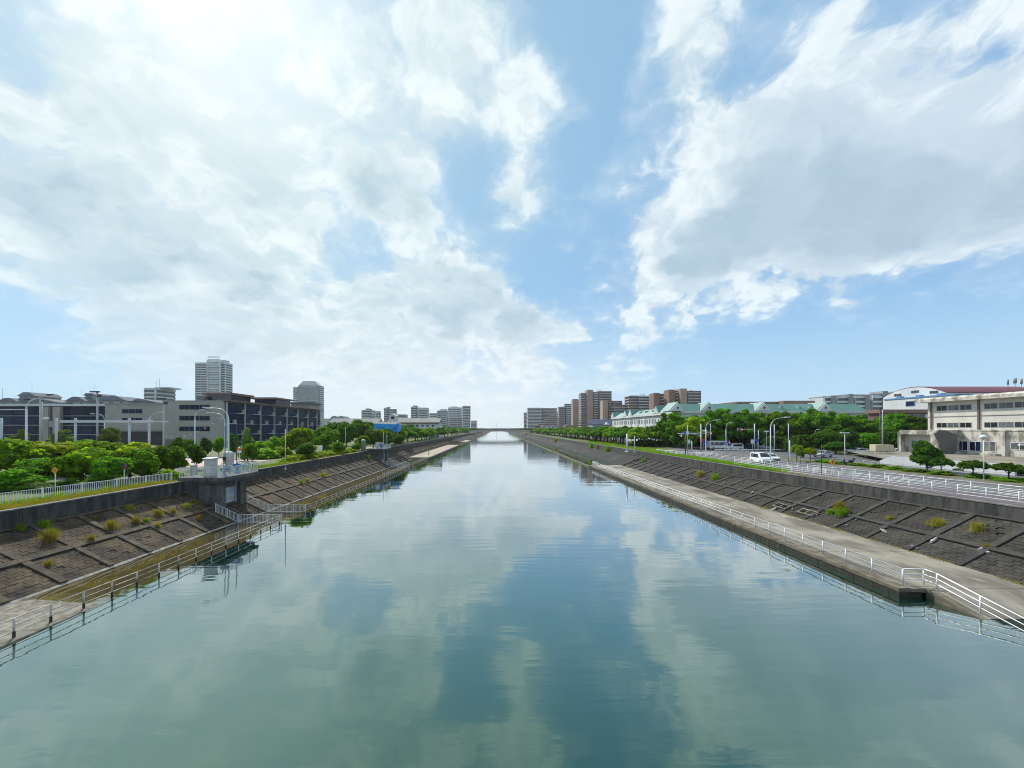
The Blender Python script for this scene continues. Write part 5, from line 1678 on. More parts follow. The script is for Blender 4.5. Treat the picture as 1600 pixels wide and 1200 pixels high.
# rows of trees on both banks
y, k = 136.0, 0
while y < 520:
    w = random.uniform(9, 11.5)
    far = y > 300
    tree('bank_tree', '%s tree of the waterside row past the far sluice' % nth(k), 'tree', -42.5 + random.uniform(-1.2, 1.2), y, ZL, random.uniform(6.2, 7.6), w, 'cherry' if k % 3 else 'round', (L_MID, L_DARK, L_BRIGHT)[k % 3] if k % 5 else L_MID, 1100 if far else 2200, .075 if far else .055, 'waterside row of trees on the sluice bank')
    y += random.uniform(8, 11) * (1.5 if far else 1)
    k += 1
y, k = 140.0, 0
while y < 500:
    far = y > 300
    tree('park_tree', '%s taller tree in the second row behind the waterside row' % nth(k), 'tree', -55 - y * .02 + random.uniform(-4, 4), y, ZL, random.uniform(8.2, 10.2), random.uniform(10, 13), 'round', (L_DARK, L_MID)[k % 2], 1000 if far else 2200, .08 if far else .055, 'second row of park trees')
    y += random.uniform(13, 18) * (1.4 if far else 1)
    k += 1
y, k = 138.0, 0
while y < 520:
    far = y > 300
    tree('cherry_tree', '%s spreading cherry tree on the bank counting from the traffic junction' % nth(k), 'tree', 51.5 + random.uniform(-1, 1), y, ZG, random.uniform(6.9, 7.9), random.uniform(11, 14), 'cherry', (L_MID, L_DARK)[k % 2] if k % 4 else L_BRIGHT, 1500 if far else 3600, .06 if far else .046, 'row of cherry trees on the road bank')
    y += random.uniform(7.5, 9.5) * (1.3 if far else 1)
    k += 1
y, k = 150.0, 0
while y < 520:
    far = y > 300
    tree('cherry_tree', '%s tree of the row behind the bank cherries' % nth(k), 'tree', 61 + random.uniform(-1.5, 1.5), y, ZG, random.uniform(7.2, 8.4), random.uniform(11, 13), 'cherry', (L_DARK, L_MID)[k % 2], 1000 if far else 1800, .075 if far else .06, 'second row of cherry trees')
    y += random.uniform(13, 17) * (1.4 if far else 1)
    k += 1
# street trees in front of the green-roofed block
G = 'street trees before the green-roofed block'
for px, Y, yt, w, mt, lab in (
    (1055, 126, 649, 40, L_MID, 'green street tree at the corner of the white block'), (1083, 120, 652, 38, L_GOLD, 'yellowing street tree behind the signal arm'),
    (1106, 124, 644, 38, L_MID, 'green street tree behind the tall curved lamp'), (1128, 122, 640, 44, L_MID, 'tallest street tree behind the slim curved lamp'),
    (1153, 126, 645, 40, L_DARK, 'street tree behind the red traffic light'), (1172, 118, 642, 40, L_MID, 'street tree right of the red traffic light'),
    (1200, 122, 646, 44, L_MID, 'street tree behind the white van'), (1228, 118, 644, 44, L_MID, 'street tree right of the van lamp'),
    (1257, 120, 641, 48, L_MID, 'broad street tree above the round clipped tree'), (1288, 116, 644, 46, L_MID, 'street tree above the dark parked car'),
    (1318, 112, 647, 44, L_MID, 'street tree behind the T-shaped lamp'), (1348, 108, 651, 40, L_MID, 'street tree left of the utility poles'),
    (1392, 104, 648, 50, L_MID, 'leafy tree right of the utility poles'), (1425, 104, 650, 48, L_DARK, 'dark tree against the beige building'),
    (1372, 110, 655, 36, L_DARK, 'dark tree behind the cream tanks')):
    ptree(px, Y, yt - 4, w * 1.25, 'street', mt, 'street_tree', lab, 'tree', ZG, 4200, .045, G)
for k, px in enumerate(range(1046, 1450, 30)):
    ptree(px + (k * 7) % 11, 133 + (k * 5) % 6, 643 + (k * 3) % 7, 52, 'street', (L_MID, L_DARK, L_MID)[k % 3], 'street_tree', '%s tree of the back row against the white block counting from its corner' % nth(k), 'tree', ZG, 3000, .05, 'back row of street trees')
for px, Y, yt, w, kd, mt, lab in (
    (1255, 84, 674, 38, 'round', L_DARK, 'round dark clipped tree above the yellowish bushes'), (1449, 57, 690, 44, 'round', L_DARK, 'leaning dark-trunked tree before the entrance wing'),
    (1306, 96, 690, 40, 'round', L_DARK, 'dark shrubby tree beside the parked car'), (1235, 100, 684, 24, 'round', L_DARK, 'dark shrubby tree left of the round clipped tree')):
    ptree(px, Y, yt, w, kd, mt, 'garden_tree', lab, 'tree', ZG, 4200, .05)
for px, Y, yt, w, mt, lab in (
    (1471, 52.5, 713, 29, L_DARK, 'small clipped dome bush nearest the leaning tree'), (1520, 49, 717, 34, L_DARK, 'clipped dome bush beside the globe lamp'),
    (1576, 46, 721, 40, L_DARK, 'widest clipped dome bush at the picture edge'), (1497, 53, 730, 12, L_DARK, 'tiny clipped ball bush between two dome bushes'),
    (1245, 74, 693, 20, L_GOLD, 'yellowish clipped dome bush by the verge rail'), (1266, 74, 698, 18, L_GOLD, 'flat yellowish clipped bush beside the dark car'),
    (1251, 70, 703, 10, L_MID, 'tiny clipped bush between the yellowish ones')):
    ptree(px, Y, yt, w, 'dome', mt, 'clipped_bush', lab, 'bush', ZG + .13, 3200, .05)
for k in range(12):
    y = 36 + k * 3.2
    tree('verge_shrub', '%s low green shrub along the verge of clipped bushes counting from the near end' % nth(k), 'shrub', 60.5 + random.uniform(-.8, .8), y, ZG + .1, .7, 3.6, 'bush', (L_MID, L_BRIGHT)[k % 2], 900, .07, 'low shrubs on the verge')
for k in range(16):
    px = 1040 + k * 13
    Y = 131
    tree('shade_hedge', '%s dark hedge clump behind the car park counting from the corner of the white block' % nth(k), 'hedge', XP(px, Y) - 8, 137 + (k % 3), ZG, 3.0, 6.5, 'bush', L_DARK, 1200, .07, 'dark hedge before the white block')

# far tree belt beyond the bridge and between the far buildings
def belt(name, label, segs, h, mat, n):
    r = np.random.default_rng(len(label))
    Cs = []
    for (xa, ya), (xb, yb) in segs:
        t = r.uniform(0, 1, n)
        hh = h * (.55 + .45 * np.abs(np.sin(t * 37 + np.sin(t * 91) * 2)))
        Cs.append(np.stack([xa + (xb - xa) * t + r.normal(size=n) * 2, ya + (yb - ya) * t + r.normal(size=n) * 2.5, 4.3 + hh * np.sqrt(r.uniform(0, 1, n))], 1))
    C = np.concatenate(Cs)
    s = r.uniform(.5, 1.1, len(C))
    me = quads_mesh(name, C, unit(r.normal(size=C.shape) + np.array([0, 0, .4])), unit(r.normal(size=C.shape)), s, s * .7, mat)
    return tag(add_obj(name, me), label, 'trees', kind='stuff')


belt('far_tree_belt', 'far dark wood beyond the bridge and between the distant blocks',
     [((-46, 560), (-44, 1500)), ((-110, 560), (-60, 560)), ((-300, 300), (-70, 330)), ((-60, 480), (-58, 1400))], 7.5, L_DARK, 3500)
belt('far_tree_belt', 'far dark wood past the bridge on the side of the brown towers',
     [((46, 560), (44, 1500)), ((62, 540), (190, 420)), ((64, 300), (150, 320)), ((60, 520), (58, 1400))], 7.5, L_DARK, 3500)


# ------------------------------------------------------------------ grass
def blades(name, C, h, w, mat, lean=.35, seed=3):
    r = np.random.default_rng(seed)
    n = len(C)
    h = h * r.uniform(.5, 1.25, n)
    a = r.uniform(0, 6.283, n)
    S = np.stack([np.cos(a), np.sin(a), np.zeros(n)], 1) * (w * r.uniform(.6, 1.3, n))[:, None]
    b = r.uniform(0, 6.283, n)
    tip = np.stack([np.cos(b) * lean * h * r.uniform(.2, 1.2, n), np.sin(b) * lean * h * r.uniform(.2, 1.2, n), h], 1)
    V = np.stack([C - S, C + S, C + tip * .6 + S * .6, C + tip], 1).reshape(-1, 3)
    me = bpy.data.meshes.new(name)
    me.vertices.add(4 * n); me.vertices.foreach_set('co', V.astype(np.float32).ravel())
    me.loops.add(4 * n); me.loops.foreach_set('vertex_index', np.arange(4 * n, dtype=np.int32))
    me.polygons.add(n)
    me.polygons.foreach_set('loop_start', np.arange(0, 4 * n, 4, dtype=np.int32))
    me.polygons.foreach_set('loop_total', np.full(n, 4, dtype=np.int32))
    me.update(calc_edges=True)
    me.materials.append(mat)
    return me


def strip(name, label, x0, x1, y0, y1, z, n, h, mat, clump=.5, seed=1):
    r = np.random.default_rng(seed)
    nc = max(4, n // 30)
    cx, cy = r.uniform(x0, x1, nc), r.uniform(y0, y1, nc)
    k = r.integers(0, nc, n)
    C = np.stack([np.clip(cx[k] + r.normal(size=n) * clump, x0, x1), cy[k] + r.normal(size=n) * clump, np.full(n, z)], 1)
    return tag(add_obj(name, blades(name, C, h, .03, mat, .5, seed)), label, 'grass', kind='stuff')


strip('dry_grass', 'dry tawny grass along the top of the park wall', -38.2, -36.45, 22, 44, ZL, 9000, .38, M_DRY, .5, 1)
strip('green_grass', 'green grass under the white picket fence', -41.2, -37.2, 24, 44, ZL, 9000, .34, M_GREENGRASS, .6, 2)
strip('green_grass', 'green and tawny grass beside the white framed railing', -38.5, -36.45, 51, 72, ZL, 7000, .36, M_GREENGRASS, .5, 3)
strip('dry_grass', 'tawny tufts along the wall past the white framed railing', -37.4, -36.45, 50, 104, ZL, 5000, .30, M_DRY, .5, 4)
strip('green_grass', 'bright green grass strip along the top of the road wall', 40.15, 42.6, 56, 112, ZG + .1, 16000, .46, M_GREENGRASS, .6, 5)
strip('green_grass', 'green grass bank below the cherry trees', 42, 50, 108, 190, ZG, 9000, .45, M_GREENGRASS, .9, 6)
strip('dry_grass', 'thin dry weeds at the foot of the road railing', 40.15, 40.7, 24, 56, 4.4, 1200, .22, M_DRY, .4, 7)
strip('weeds', 'yellowish weeds along the joint between terrace and sloping bank', 33.6, 34.0, 20, 60, .52, 900, .2, M_DRY, .35, 8)


def on_slope(S, px, py):
    lo, hi = 0.0, 1.0
    def err(t):
        x = S.xt + (S.xtop - S.xt) * t
        y = 600 * x / (px - 778)
        return 670 + 600 * (CAM_H - S.P(y, t).z) / y - py, y
    for _ in range(40):
        mid = (lo + hi) / 2
        e, y = err(mid)
        if e > 0: lo = mid
        else: hi = mid
    return S.P(y, (lo + hi) / 2, .03)


TUFT = []
for v in range(4):
    r = np.random.default_rng(50 + v)
    n = 420
    a, q = r.uniform(0, 6.283, n), np.abs(r.normal(size=n)) * .28
    C = np.stack([q * np.cos(a), q * np.sin(a), -q * .1], 1)
    TUFT.append((C, v))


def tuft(S, px, py, size, mat, label, v, name='grass_tuft', cat='grass', group=None):
    p = on_slope(S, px, py)
    C, q = TUFT[v % 4]
    me = blades(name, C, .62, .018, mat, .65, 60 + v)
    o = add_obj(name, me, None, p, v * 1.3, (size * .72, size * .72 * (1 + .5 * (v % 2)), size * 1.15))
    return tag(o, label, cat, group)


GT = 'grass tufts on the brown bank'
for v, (px, py, s, mt, lab) in enumerate((
    (76, 846, 1.25, M_DRY, 'largest tawny grass tuft beside the wide rib of the brown bank'), (68, 824, .8, M_GREENGRASS, 'greenish tuft above the largest tawny tuft'),
    (31, 829, .7, M_GREENGRASS, 'small green tuft high on the bank at the picture edge'), (173, 826, 1.1, M_DRY, 'big straw-coloured tuft on the ledge of the brown bank'),
    (142, 846, .8, M_DRY, 'straw tuft on the lower panel left of the big straw tuft'), (75, 884, .55, M_DRY, 'brown tuft low on the bank below the largest tuft'),
    (212, 818, .95, M_DRY, 'wide straw tuft right of the big straw tuft'), (228, 816, .6, M_GREENGRASS, 'green edge tuft joined to the wide straw tuft'),
    (246, 825, .75, M_DRY, 'tuft at a rib foot below the upper straw tuft'), (247, 806, .9, M_DRY, 'upper straw tuft near the sluice side of the bank'),
    (270, 803, .8, M_DRY, 'tawny tuft nearest the rib before the sluice'), (202, 797, .7, M_DRY, 'small tuft under the park wall'),
    (148, 812, .45, M_DRY, 'little dry tuft high on the bank between two panels'), (290, 794, .8, M_DRY, 'brown tuft in the pale panel beside the sluice'),
    (303, 787, .7, M_DRY, 'brown tuft at the top of the pale panel beside the sluice'), (311, 812, .7, M_DRY, 'reddish tuft low in the pale panel beside the sluice'),
    (312, 797, .5, M_DRY, 'tiny tuft close under the sluice deck'), (80, 838, .8, M_GREENGRASS, 'green heart of the largest tawny tuft'),
    (480, 754, 1.1, M_DRY, 'yellow tuft under the wall past the near sluice'), (504, 745, 1.1, M_DRY, 'tawny tuft low on the bank between the sluices'),
    (470, 756, .9, M_GREENGRASS, 'small green tuft left of the yellow tuft past the sluice'), (582, 712, 1.6, M_DRY, 'dry grass patch beside the far sluice'),
    (590, 718, 1.4, M_DRY, 'dry grass patch below the far sluice'), (574, 716, 1.3, M_GREENGRASS, 'greenish patch before the far sluice'))):
    tuft(SL, px, py, s, mt, lab, v, group=GT)
GT = 'grass tufts on the grey bank'
for v, (px, py, s, mt, lab) in enumerate((
    (1312, 797, 1.35, M_DRY, 'tall straw plume tuft above the green bush on the grey bank'), (1316, 806, 1.1, M_GREENGRASS, 'green tuft under the straw plume on the grey bank'),
    (1297, 803, .8, M_GREENGRASS, 'small green tuft left of the straw plume'), (1465, 822, .95, M_DRY, 'golden tuft in the upper panel of the grey bank'),
    (1527, 830, 1.05, M_DRY, 'widest golden tuft near the picture edge on the grey bank'), (1543, 857, .5, M_DRY, 'small tuft beside the broken pale rib end'),
    (1118, 749, 1.5, M_GREENGRASS, 'dark green tuft on the far part of the grey bank'), (1093, 744, 1.6, M_DRY, 'dry tuft left of the dark green tuft on the grey bank'),
    (1005, 722, 1.5, M_GREENGRASS, 'small shrubby tuft near the dark seam of the bank'), (925, 697, 3.0, M_GREENGRASS, 'green weeds on the plain far bank'),
    (935, 700, 2.6, M_DRY, 'dry weeds beside the green weeds on the far bank'), (952, 702, 3.0, M_GREENGRASS, 'weeds on the far bank closest to the seam'),
    (868, 690, 3.5, M_DRY, 'faint dry weeds high on the far bank'), (1390, 812, .5, M_DRY, 'tiny tuft between two ribs of the grey bank'))):
    tuft(SR, px, py, s, mt, lab, v, group=GT)
p = on_slope(SR, 1318, 802)
tree('bank_bush', 'leafy green bush growing on the grey bank beneath the straw plume', 'bush', p.x, p.y, p.z - .1, .85, 1.6, 'bush', L_MID, 900, .07)

for k, (px, Y, yt, w, mt, lab) in enumerate((
    (1330, 101, 672, 40, L_DARK, 'dark round tree behind the T-shaped lamp head'), (1352, 99, 676, 34, L_MID, 'green shrubby tree left of the cream tanks'),
    (1400, 100, 668, 44, L_DARK, 'dark tree between the cream tanks and the entrance wing'), (1284, 103, 672, 44, L_DARK, 'dark round tree behind the turning car'),
    (1425, 98, 676, 34, L_MID, 'green tree touching the entrance wing'), (1212, 108, 678, 40, L_DARK, 'dark low tree behind the grey-blue signal pole'))):
    ptree(px, Y, yt, w * 1.15, 'round', mt, 'garden_tree', lab, 'tree', ZG, 3600, .05)


def joint_weeds(S, ribs, name, label, mat, seed, y1, n):
    """scrappy weeds rooted along the joints between ribs, ledge and blocks"""
    r = np.random.default_rng(seed)
    C = []
    use = [q for q in ribs if 14 < q[0] < y1]
    for _ in range(n):
        q = use[r.integers(0, len(use))]
        if r.random() < .55:
            y, t = (q[0] - .04 if r.random() < .6 else q[1] + .04), r.uniform(.05, .95)
        else:
            y, t = q[0] + r.uniform(0, 3.2), (.5 if r.random() < .6 else .97)
        p = S.P(y, t, .04)
        k = r.integers(3, 12)
        C.append(np.array(p) + r.normal(size=(k, 3)) * np.array([.05, .16, .01]))
    return tag(add_obj(name, blades(name, np.concatenate(C), .13, .012, mat, .8, seed)), label, 'weeds', kind='stuff')


joint_weeds(SL, RIBS_L, 'weeds', 'scrappy dry weeds in the joints of the brown bank', M_DRY, 31, 90, 420)
joint_weeds(SR, RIBS_R, 'weeds', 'scrappy dry weeds in the joints of the grey bank', M_DRY, 32, 90, 260)

# ------------------------------------------------------------------ broken concrete on the banks
CG = 'broken pale concrete bits on the grey bank'
for k, (px, py, sx, sy, lab) in enumerate((
    (1382, 832, .9, .35, 'pale broken slab lying at a rib on the grey bank'), (1461, 846, 1.0, .32, 'long pale broken rib end on the grey bank'),
    (1443, 846, .35, .12, 'small pale chip left of the long broken rib end'), (1426, 856, .3, .15, 'pale chip low on the bank below the small chip'),
    (1433, 859, .3, .1, 'sliver of pale concrete beside the low chip'), (1533, 861, .6, .3, 'pale broken edge of the rib nearest the picture edge'),
    (1546, 866, .3, .3, 'square pale chip on the end of a rib'), (1338, 814, .4, .2, 'pale chip beside the straw plume'),
    (1325, 822, .45, .15, 'thin pale chip below the straw plume'), (1210, 797, 1.4, .5, 'pale washed-out patch of rubble beside the terrace'),
    (1238, 797, .5, .2, 'pale rubble bit next to the washed-out patch'), (1277, 806, .5, .12, 'thin curled pale bit above the terrace'),
    (1130, 757, 1.1, .25, 'pale chip on a far rib of the grey bank'), (1176, 771, .9, .3, 'pale rubble at the foot of the grey bank'))):
    p = on_slope(SR, px, py)
    r = random.Random(k)
    sx, sy = sx * .62, sy * .75
    m = MB()
    for q in range(2 if sx < .5 else 4):
        cx, cy = r.uniform(-.3, .3) * sx, r.uniform(-.3, .3) * sy
        s = r.uniform(.35, .6)
        pts = []
        for zz, f in ((-.04, 1), (.05 + .04 * r.random(), .75)):
            for a in (0, 1.3, 2.6, 3.9, 5.2):
                pts.append((cx + math.cos(a) * sx * s * f * r.uniform(.7, 1.1), cy + math.sin(a) * sy * s * f * r.uniform(.7, 1.1), zz + .008 * q))
        m.add(pts, [(4, 3, 2, 1, 0), (5, 6, 7, 8, 9)] + [(i, (i + 1) % 5, 5 + (i + 1) % 5, 5 + i) for i in range(5)])
    o = m.build('concrete_rubble', M_CHIP)
    o.location = p + Vector((0, 0, .10))
    o.rotation_euler = (0, -.45, r.uniform(-.3, .3) + 1.57 * (k in (0,)))
    tag(o, lab, 'rubble', CG)
for k, (px, py, lab) in enumerate(((1222, 793, 'open dark grate frame low on the grey bank'), (1262, 803, 'second open grate frame nearer the straw plume'))):
    p = on_slope(SR, px, py)
    t = thing('grate_frame', lab, 'grate', p)
    for i in range(3):
        Box(-.35, .35, -1.1 + i * 1.0, -1.0 + i * 1.0, .1, .25).build('bar', M_TERRACE, t, local=True)
    Box(-.45, -.35, -1.15, 1.05, .1, .26).build('edge', M_TERRACE, t, local=True)
    Box(.35, .45, -1.15, 1.05, .1, .26).build('edge', M_TERRACE, t, local=True)
    t.rotation_euler.y = -.42


# ------------------------------------------------------------------ lamps, poles, signs
def lamp(px, Y, zb, ytop, arms, label, mat=M_LAMPW, r=.09, head='bar'):
    """curved-arm street lamp; arms: list of (reach in metres along x, rise)"""
    x = XP(px, Y)
    t = thing('street_lamp', label, 'street lamp', (x, Y, zb))
    zt = ZP(ytop, Y)
    MB().tube([(x, Y, zb - .3), (x, Y, zb + 1.2), (x, Y, zt - 1.6)], [r * 1.5, r * 1.25, r], 10).build('pole', mat, t)
    MB().lathe([(r * 2.6, 0), (r * 2.6, .06), (r * 1.7, .25)], (x, Y, zb), 10).build('base', mat, t)
    for reach, rise in arms:
        sg = 1 if reach > 0 else -1
        L = abs(reach)
        pts = [(x, Y, zt - 1.62)]
        for a in np.linspace(0, 1, 7):
            th = a * math.pi / 2
            pts.append((x + sg * (1 - math.cos(th)) * min(1.6, L * .6), Y, zt - 1.6 + math.sin(th) * 1.5))
        pts.append((x + reach * .85, Y, zt - .1 + rise * .85))
        pts.append((x + reach, Y, zt - .1 + rise))
        MB().tube(pts, [r * .8] * 4 + [r * .55] * (len(pts) - 4), 8).build('arm', mat, t)
        hx = x + reach
        MB().hexa([(hx - .1 * sg, Y - .16, zt - .2 + rise), (hx + .75 * sg, Y - .12, zt - .1 + rise), (hx + .75 * sg, Y + .12, zt - .1 + rise), (hx - .1 * sg, Y + .16, zt - .2 + rise),
                   (hx - .1 * sg, Y - .16, zt - .0 + rise), (hx + .75 * sg, Y - .1, zt + .02 + rise), (hx + .75 * sg, Y + .1, zt + .02 + rise), (hx - .1 * sg, Y + .16, zt - .0 + rise)]).build('lamp_head', M_DKPOLE if head == 'dark' else mat, t)
    return t


lamp(41, 56, ZL, 622, [(3.2, .55)], 'tall curved lamp post with dark head rising from the park trees', M_LAMPW, .11, 'dark')
lamp(163, 92, ZL, 646, [(-2.6, 0)], 'slim curved lamp before the grey wing', M_LAMPW, .07)
lamp(234, 84, ZL, 645, [(2.6, .25)], 'slim curved lamp left of the tall dark-headed pole', M_LAMPW, .07)
lamp(304.5, 66, ZL, 639, [(2.4, .2)], 'curved lamp on the plaza before the grey facade', M_LAMPW, .08)
lamp(357, 54, ZL, 637, [(-2.9, .1)], 'tall thick curved lamp behind the near sluice', M_LAMPW, .10)
lamp(351.5, 62, ZL, 645, [(-2.2, .1)], 'thinner curved lamp beside the thick one behind the near sluice', M_LAMPW, .07)
lamp(1204, 63, ZG, 652.5, [(2.5, .15)], 'tall curved lamp beside the white van', M_LAMPW, .075)
lamp(1103, 82.7, ZG, 657, [(2.3, .2)], 'curved lamp at the canal side of the junction', M_LAMPW, .075)
lamp(1134.5, 90, ZG, 660, [(1.0, .1)], 'slim short-armed lamp left of the red traffic light', M_GALV, .07)
lamp(1273, 110, ZG, 671, [(.8, .1)], 'small lamp behind the round clipped tree', M_LAMPW, .06)


def headpole(px, Y, zb, ytop, r, label, mat, headmat, w=.8):
    p = pole('lamp_pole', label, XP(px, Y), Y, zb, ZP(ytop, Y) - zb, r, mat, 'pole')
    x, z = XP(px, Y), ZP(ytop, Y)
    Box(x - w * 1.6, x + w * .4, Y - .25, Y + .25, z - .02, z + .26).build('lamp_head', headmat, p)
    Box(x + w * .1, x + w * .8, Y - .2, Y + .2, z - 1.0, z - .5).build('equipment_box', headmat, p)
    return p


headpole(152, 84, ZL, 613, .2, 'tall grey utility pole with dark head before the grey wing', M_CABGREY, M_DKPOLE, .9)
headpole(255.5, 80, ZL, 624, .18, 'tall utility pole with dark head at the corner of the grey facade', M_CABGREY, M_DKPOLE, .9)
headpole(64, 120, ZL, 622, .45, 'thick grey mast with dark head behind the curved lamp', M_CABGREY, M_DKPOLE, .9)
# steel frame (covered walk) behind the trees
t = thing('steel_frame', 'long pale steel frame of posts and beams behind the park trees', 'frame', (XP(118, 72), 72, ZL))
for px in (2, 88, 118, 202, 233):
    x = XP(px, 72)
    MB().tube([(x, 72, ZL), (x, 72, ZP(653, 72))], .2, 10).build('post', M_GALV, t)
Box(XP(95, 72), XP(238, 72), 71.8, 72.2, ZP(659.5, 72), ZP(656.5, 72)).build('beam', M_PALEG, t)
Box(XP(95, 76), XP(238, 76), 75.8, 76.2, ZP(660.5, 76), ZP(658, 76)).build('beam', M_PALEG, t)
for px in (100, 150, 200, 236):
    Box(XP(px, 72) - .08, XP(px, 72) + .08, 72.21, 75.79, ZP(659, 72), ZP(657.5, 72)).build('cross_beam', M_PALEG, t)
Box(XP(68, 72), XP(76, 72), 71.9, 72.1, ZP(655, 72), ZP(651.5, 72)).build('sign_panel', M_SIGNWHITE, t)
t = thing('overhead_cable', 'thick pale cable bundle crossing to the tall curved lamp', 'cable', (XP(-20, 58), 58, 13))
MB().tube([(XP(-40, 60) + (XP(40, 56) - XP(-40, 60)) * a, 60 - 4 * a, 13.65 - .05 * math.sin(a * 3.14) - .25 * a) for a in np.linspace(0, 1, 8)], .05, 6).build('cable', M_SIGNWHITE, t)
t = thing('light_string', 'sagging string of small white bulbs across the plaza', 'lights', (XP(255, 78), 78, 9))
pts = [(XP(255, 78) + (XP(352, 62) - XP(255, 78)) * a, 78 - 16 * a, 9.2 + 3.6 * a - 1.3 * math.sin(a * 3.14)) for a in np.linspace(0, 1, 19)]
MB().tube(pts, .012, 4).build('wire', M_DKPOLE, t)
bm_ = MB().lathe([(.03, -.09), (.09, -.03), (.09, .04), (.03, .09)], (0, 0, 0), 8).mesh('bulb', M_SIGNWHITE)
for p in pts[1:-1:2]:
    add_obj('bulb', bm_, t, Vector(p) - origin(t) - Vector((0, 0, .1)))


def diamond_sign(x, y, zb, zc, s, label, arrow):
    t = thing('warning_sign', label, 'sign', (x, y, zb))
    MB().tube([(x, y, zb - .2), (x, y, zc + s * .4)], .04, 8).build('post', M_SIGNWHITE, t)
    f = MB().prism([(x - s, zc), (x, zc - s), (x + s, zc), (x, zc + s)], 'y', y - .075, y - .045).build('face', M_YELLOW, t)
    k = s
    if arrow == 'bend':
        g_ = [(x - .35 * k, zc - .22 * k), (x - .12 * k, zc - .22 * k), (x + .12 * k, zc + .08 * k), (x + .12 * k, zc - .12 * k), (x + .42 * k, zc + .16 * k), (x + .1 * k, zc + .36 * k), (x + .1 * k, zc + .2 * k), (x - .2 * k, zc - .08 * k), (x - .35 * k, zc - .08 * k)]
        MB().prism(g_, 'y', y - .08, y - .0755).build('symbol', M_BLACK, f)
    else:                      # two-way junction: upright bar with a branch
        Box(x - .22 * k, x - .06 * k, y - .08, y - .0755, zc - .45 * k, zc + .45 * k).build('symbol', M_BLACK, f)
        Box(x - .055 * k, x + .42 * k, y - .08, y - .0755, zc - .08 * k, zc + .08 * k).build('symbol', M_BLACK, f)
    return t


diamond_sign(XP(86.5, 37.5), 37.5, ZL, ZP(735, 37.5), .34, 'yellow diamond bend sign on a white post behind the picket fence', 'bend')
diamond_sign(XP(1300.5, 50.5), 50.5, ZG, ZP(722, 50.5), .48, 'orange-yellow diamond junction sign beside the road railing', 'tee')


def round_sign(x, y, zb, zc, r, label, noparking=True):
    t = thing('round_sign', label, 'sign', (x, y, zb))
    MB().tube([(x, y, zb - .2), (x, y, zc + r)], .035, 8).build('post', M_SIGNWHITE, t)
    def disc(rr, a, b, mat, nm, par):
        return MB().prism([(x + rr * math.cos(q), zc + rr * math.sin(q)) for q in np.linspace(0, 2 * math.pi, 21)[:-1]], 'y', y - b, y - a).build(nm, mat, par)
    f = disc(r, .04, .07, M_SIGNRED if noparking else M_SIGNBLUE, 'face', t)
    if noparking:
        disc(r * .78, .0705, .075, M_SIGNBLUE, 'field', f)
        MB().prism([(x - r * .62, zc + r * .48), (x - r * .48, zc + r * .62), (x + r * .62, zc - r * .48), (x + r * .48, zc - r * .62)], 'y', y - .08, y - .0755).build('slash', M_SIGNRED, f)
    return t


round_sign(XP(194, 41.5), 41.5, ZL, ZP(728, 41.5), .33, 'round blue no-parking sign with red rim behind the picket fence')
round_sign(XP(1183, 98), 98, ZG, ZP(688, 98), .42, 'round blue sign under the red traffic light', False)
round_sign(XP(1137, 98), 98, ZG, ZP(691, 98), .4, 'red-rimmed round sign beside the slim short-armed lamp')

# plain posts and utility poles
for px, Y, yt, zb, r, mt, lab in (
    (446, 59, 670, ZL, .07, M_LAMPW, 'plain tall white post at the end of the framed railing'),
    (1283.5, 52, 694, ZG, .05, M_DKPOLE, 'thin dark pole left of the orange-yellow diamond sign'),
    (1232, 66, 662, ZG, .08, M_GALV, 'plain grey-blue pole right of the van lamp'),
    (1234, 64, 688, ZG, .09, M_LAMPW, 'short white post in front of the grey-blue pole'),
    (1210, 78, 663, ZG, .10, M_GALV, 'grey-blue signal pole just right of the van lamp'),
    (1074, 96, 664, ZG, .11, M_GALV, 'grey-blue pole left of the signal arm'),
    (1071, 90, 677, ZG, .11, M_BROWNPOLE, 'rusty brown post on the green verge'),
    (1081, 94, 689, ZG, .12, M_LAMPW, 'short stout white post behind the brown post'),
    (1185, 100, 672, ZG, .1, M_GALV, 'thin grey pole right of the traffic light pole'),
    (1375, 95, 640, ZG, .10, M_BROWNPOLE, 'dark utility pole beside the concrete one'),
    (1379, 92, 640, ZG, .14, M_CABGREY, 'tall concrete utility pole above the cream tanks'),
    (979.5, 106.5, 678, 4.3, .28, M_LAMPW, 'stout white marker post on the bank wall at the dark seam'),
    (991.5, 104, 681, ZG, .12, M_LAMPW, 'short white post next to the stout marker post'),
    (540, 118, 668, ZL, .07, M_LAMPW, 'slim pale post before the tall dark dense tree'),
    (1110.5, 88, 662, ZG, .06, M_GALV, 'thin pole behind the junction lamp')):
    pole('post', lab, XP(px, Y), Y, zb, ZP(yt, Y) - zb, r, mt, 'post')
# lamp with a cross top, globe lamp
p = pole('lamp_pole', 'T-shaped white lamp pole beside the side road', XP(1320, 70), 70, ZG, ZP(677, 70) - ZG, .07, M_LAMPW, 'street lamp')
Box(XP(1320, 70) - .8, XP(1320, 70) + .8, 69.9, 70.1, ZP(677, 70), ZP(675.5, 70)).build('cross_head', M_SIGNWHITE, p)
p = pole('lamp_pole', 'white lamp pole with pale globe among the clipped bushes', XP(1537, 47), 47, ZG, ZP(687, 47) - ZG, .06, M_LAMPW, 'street lamp')
MB().lathe([(.05, 0), (.24, .12), (.36, .3), (.3, .5), (.1, .6)], (XP(1537, 47), 47, ZP(687, 47)), 14).build('globe', M_GLASSLAMP, p)
p = pole('lamp_pole', 'pole with a white floodlight at the picture edge', XP(1606, 47), 47, ZG, ZP(693, 47) - ZG, .06, M_LAMPW, 'street lamp')
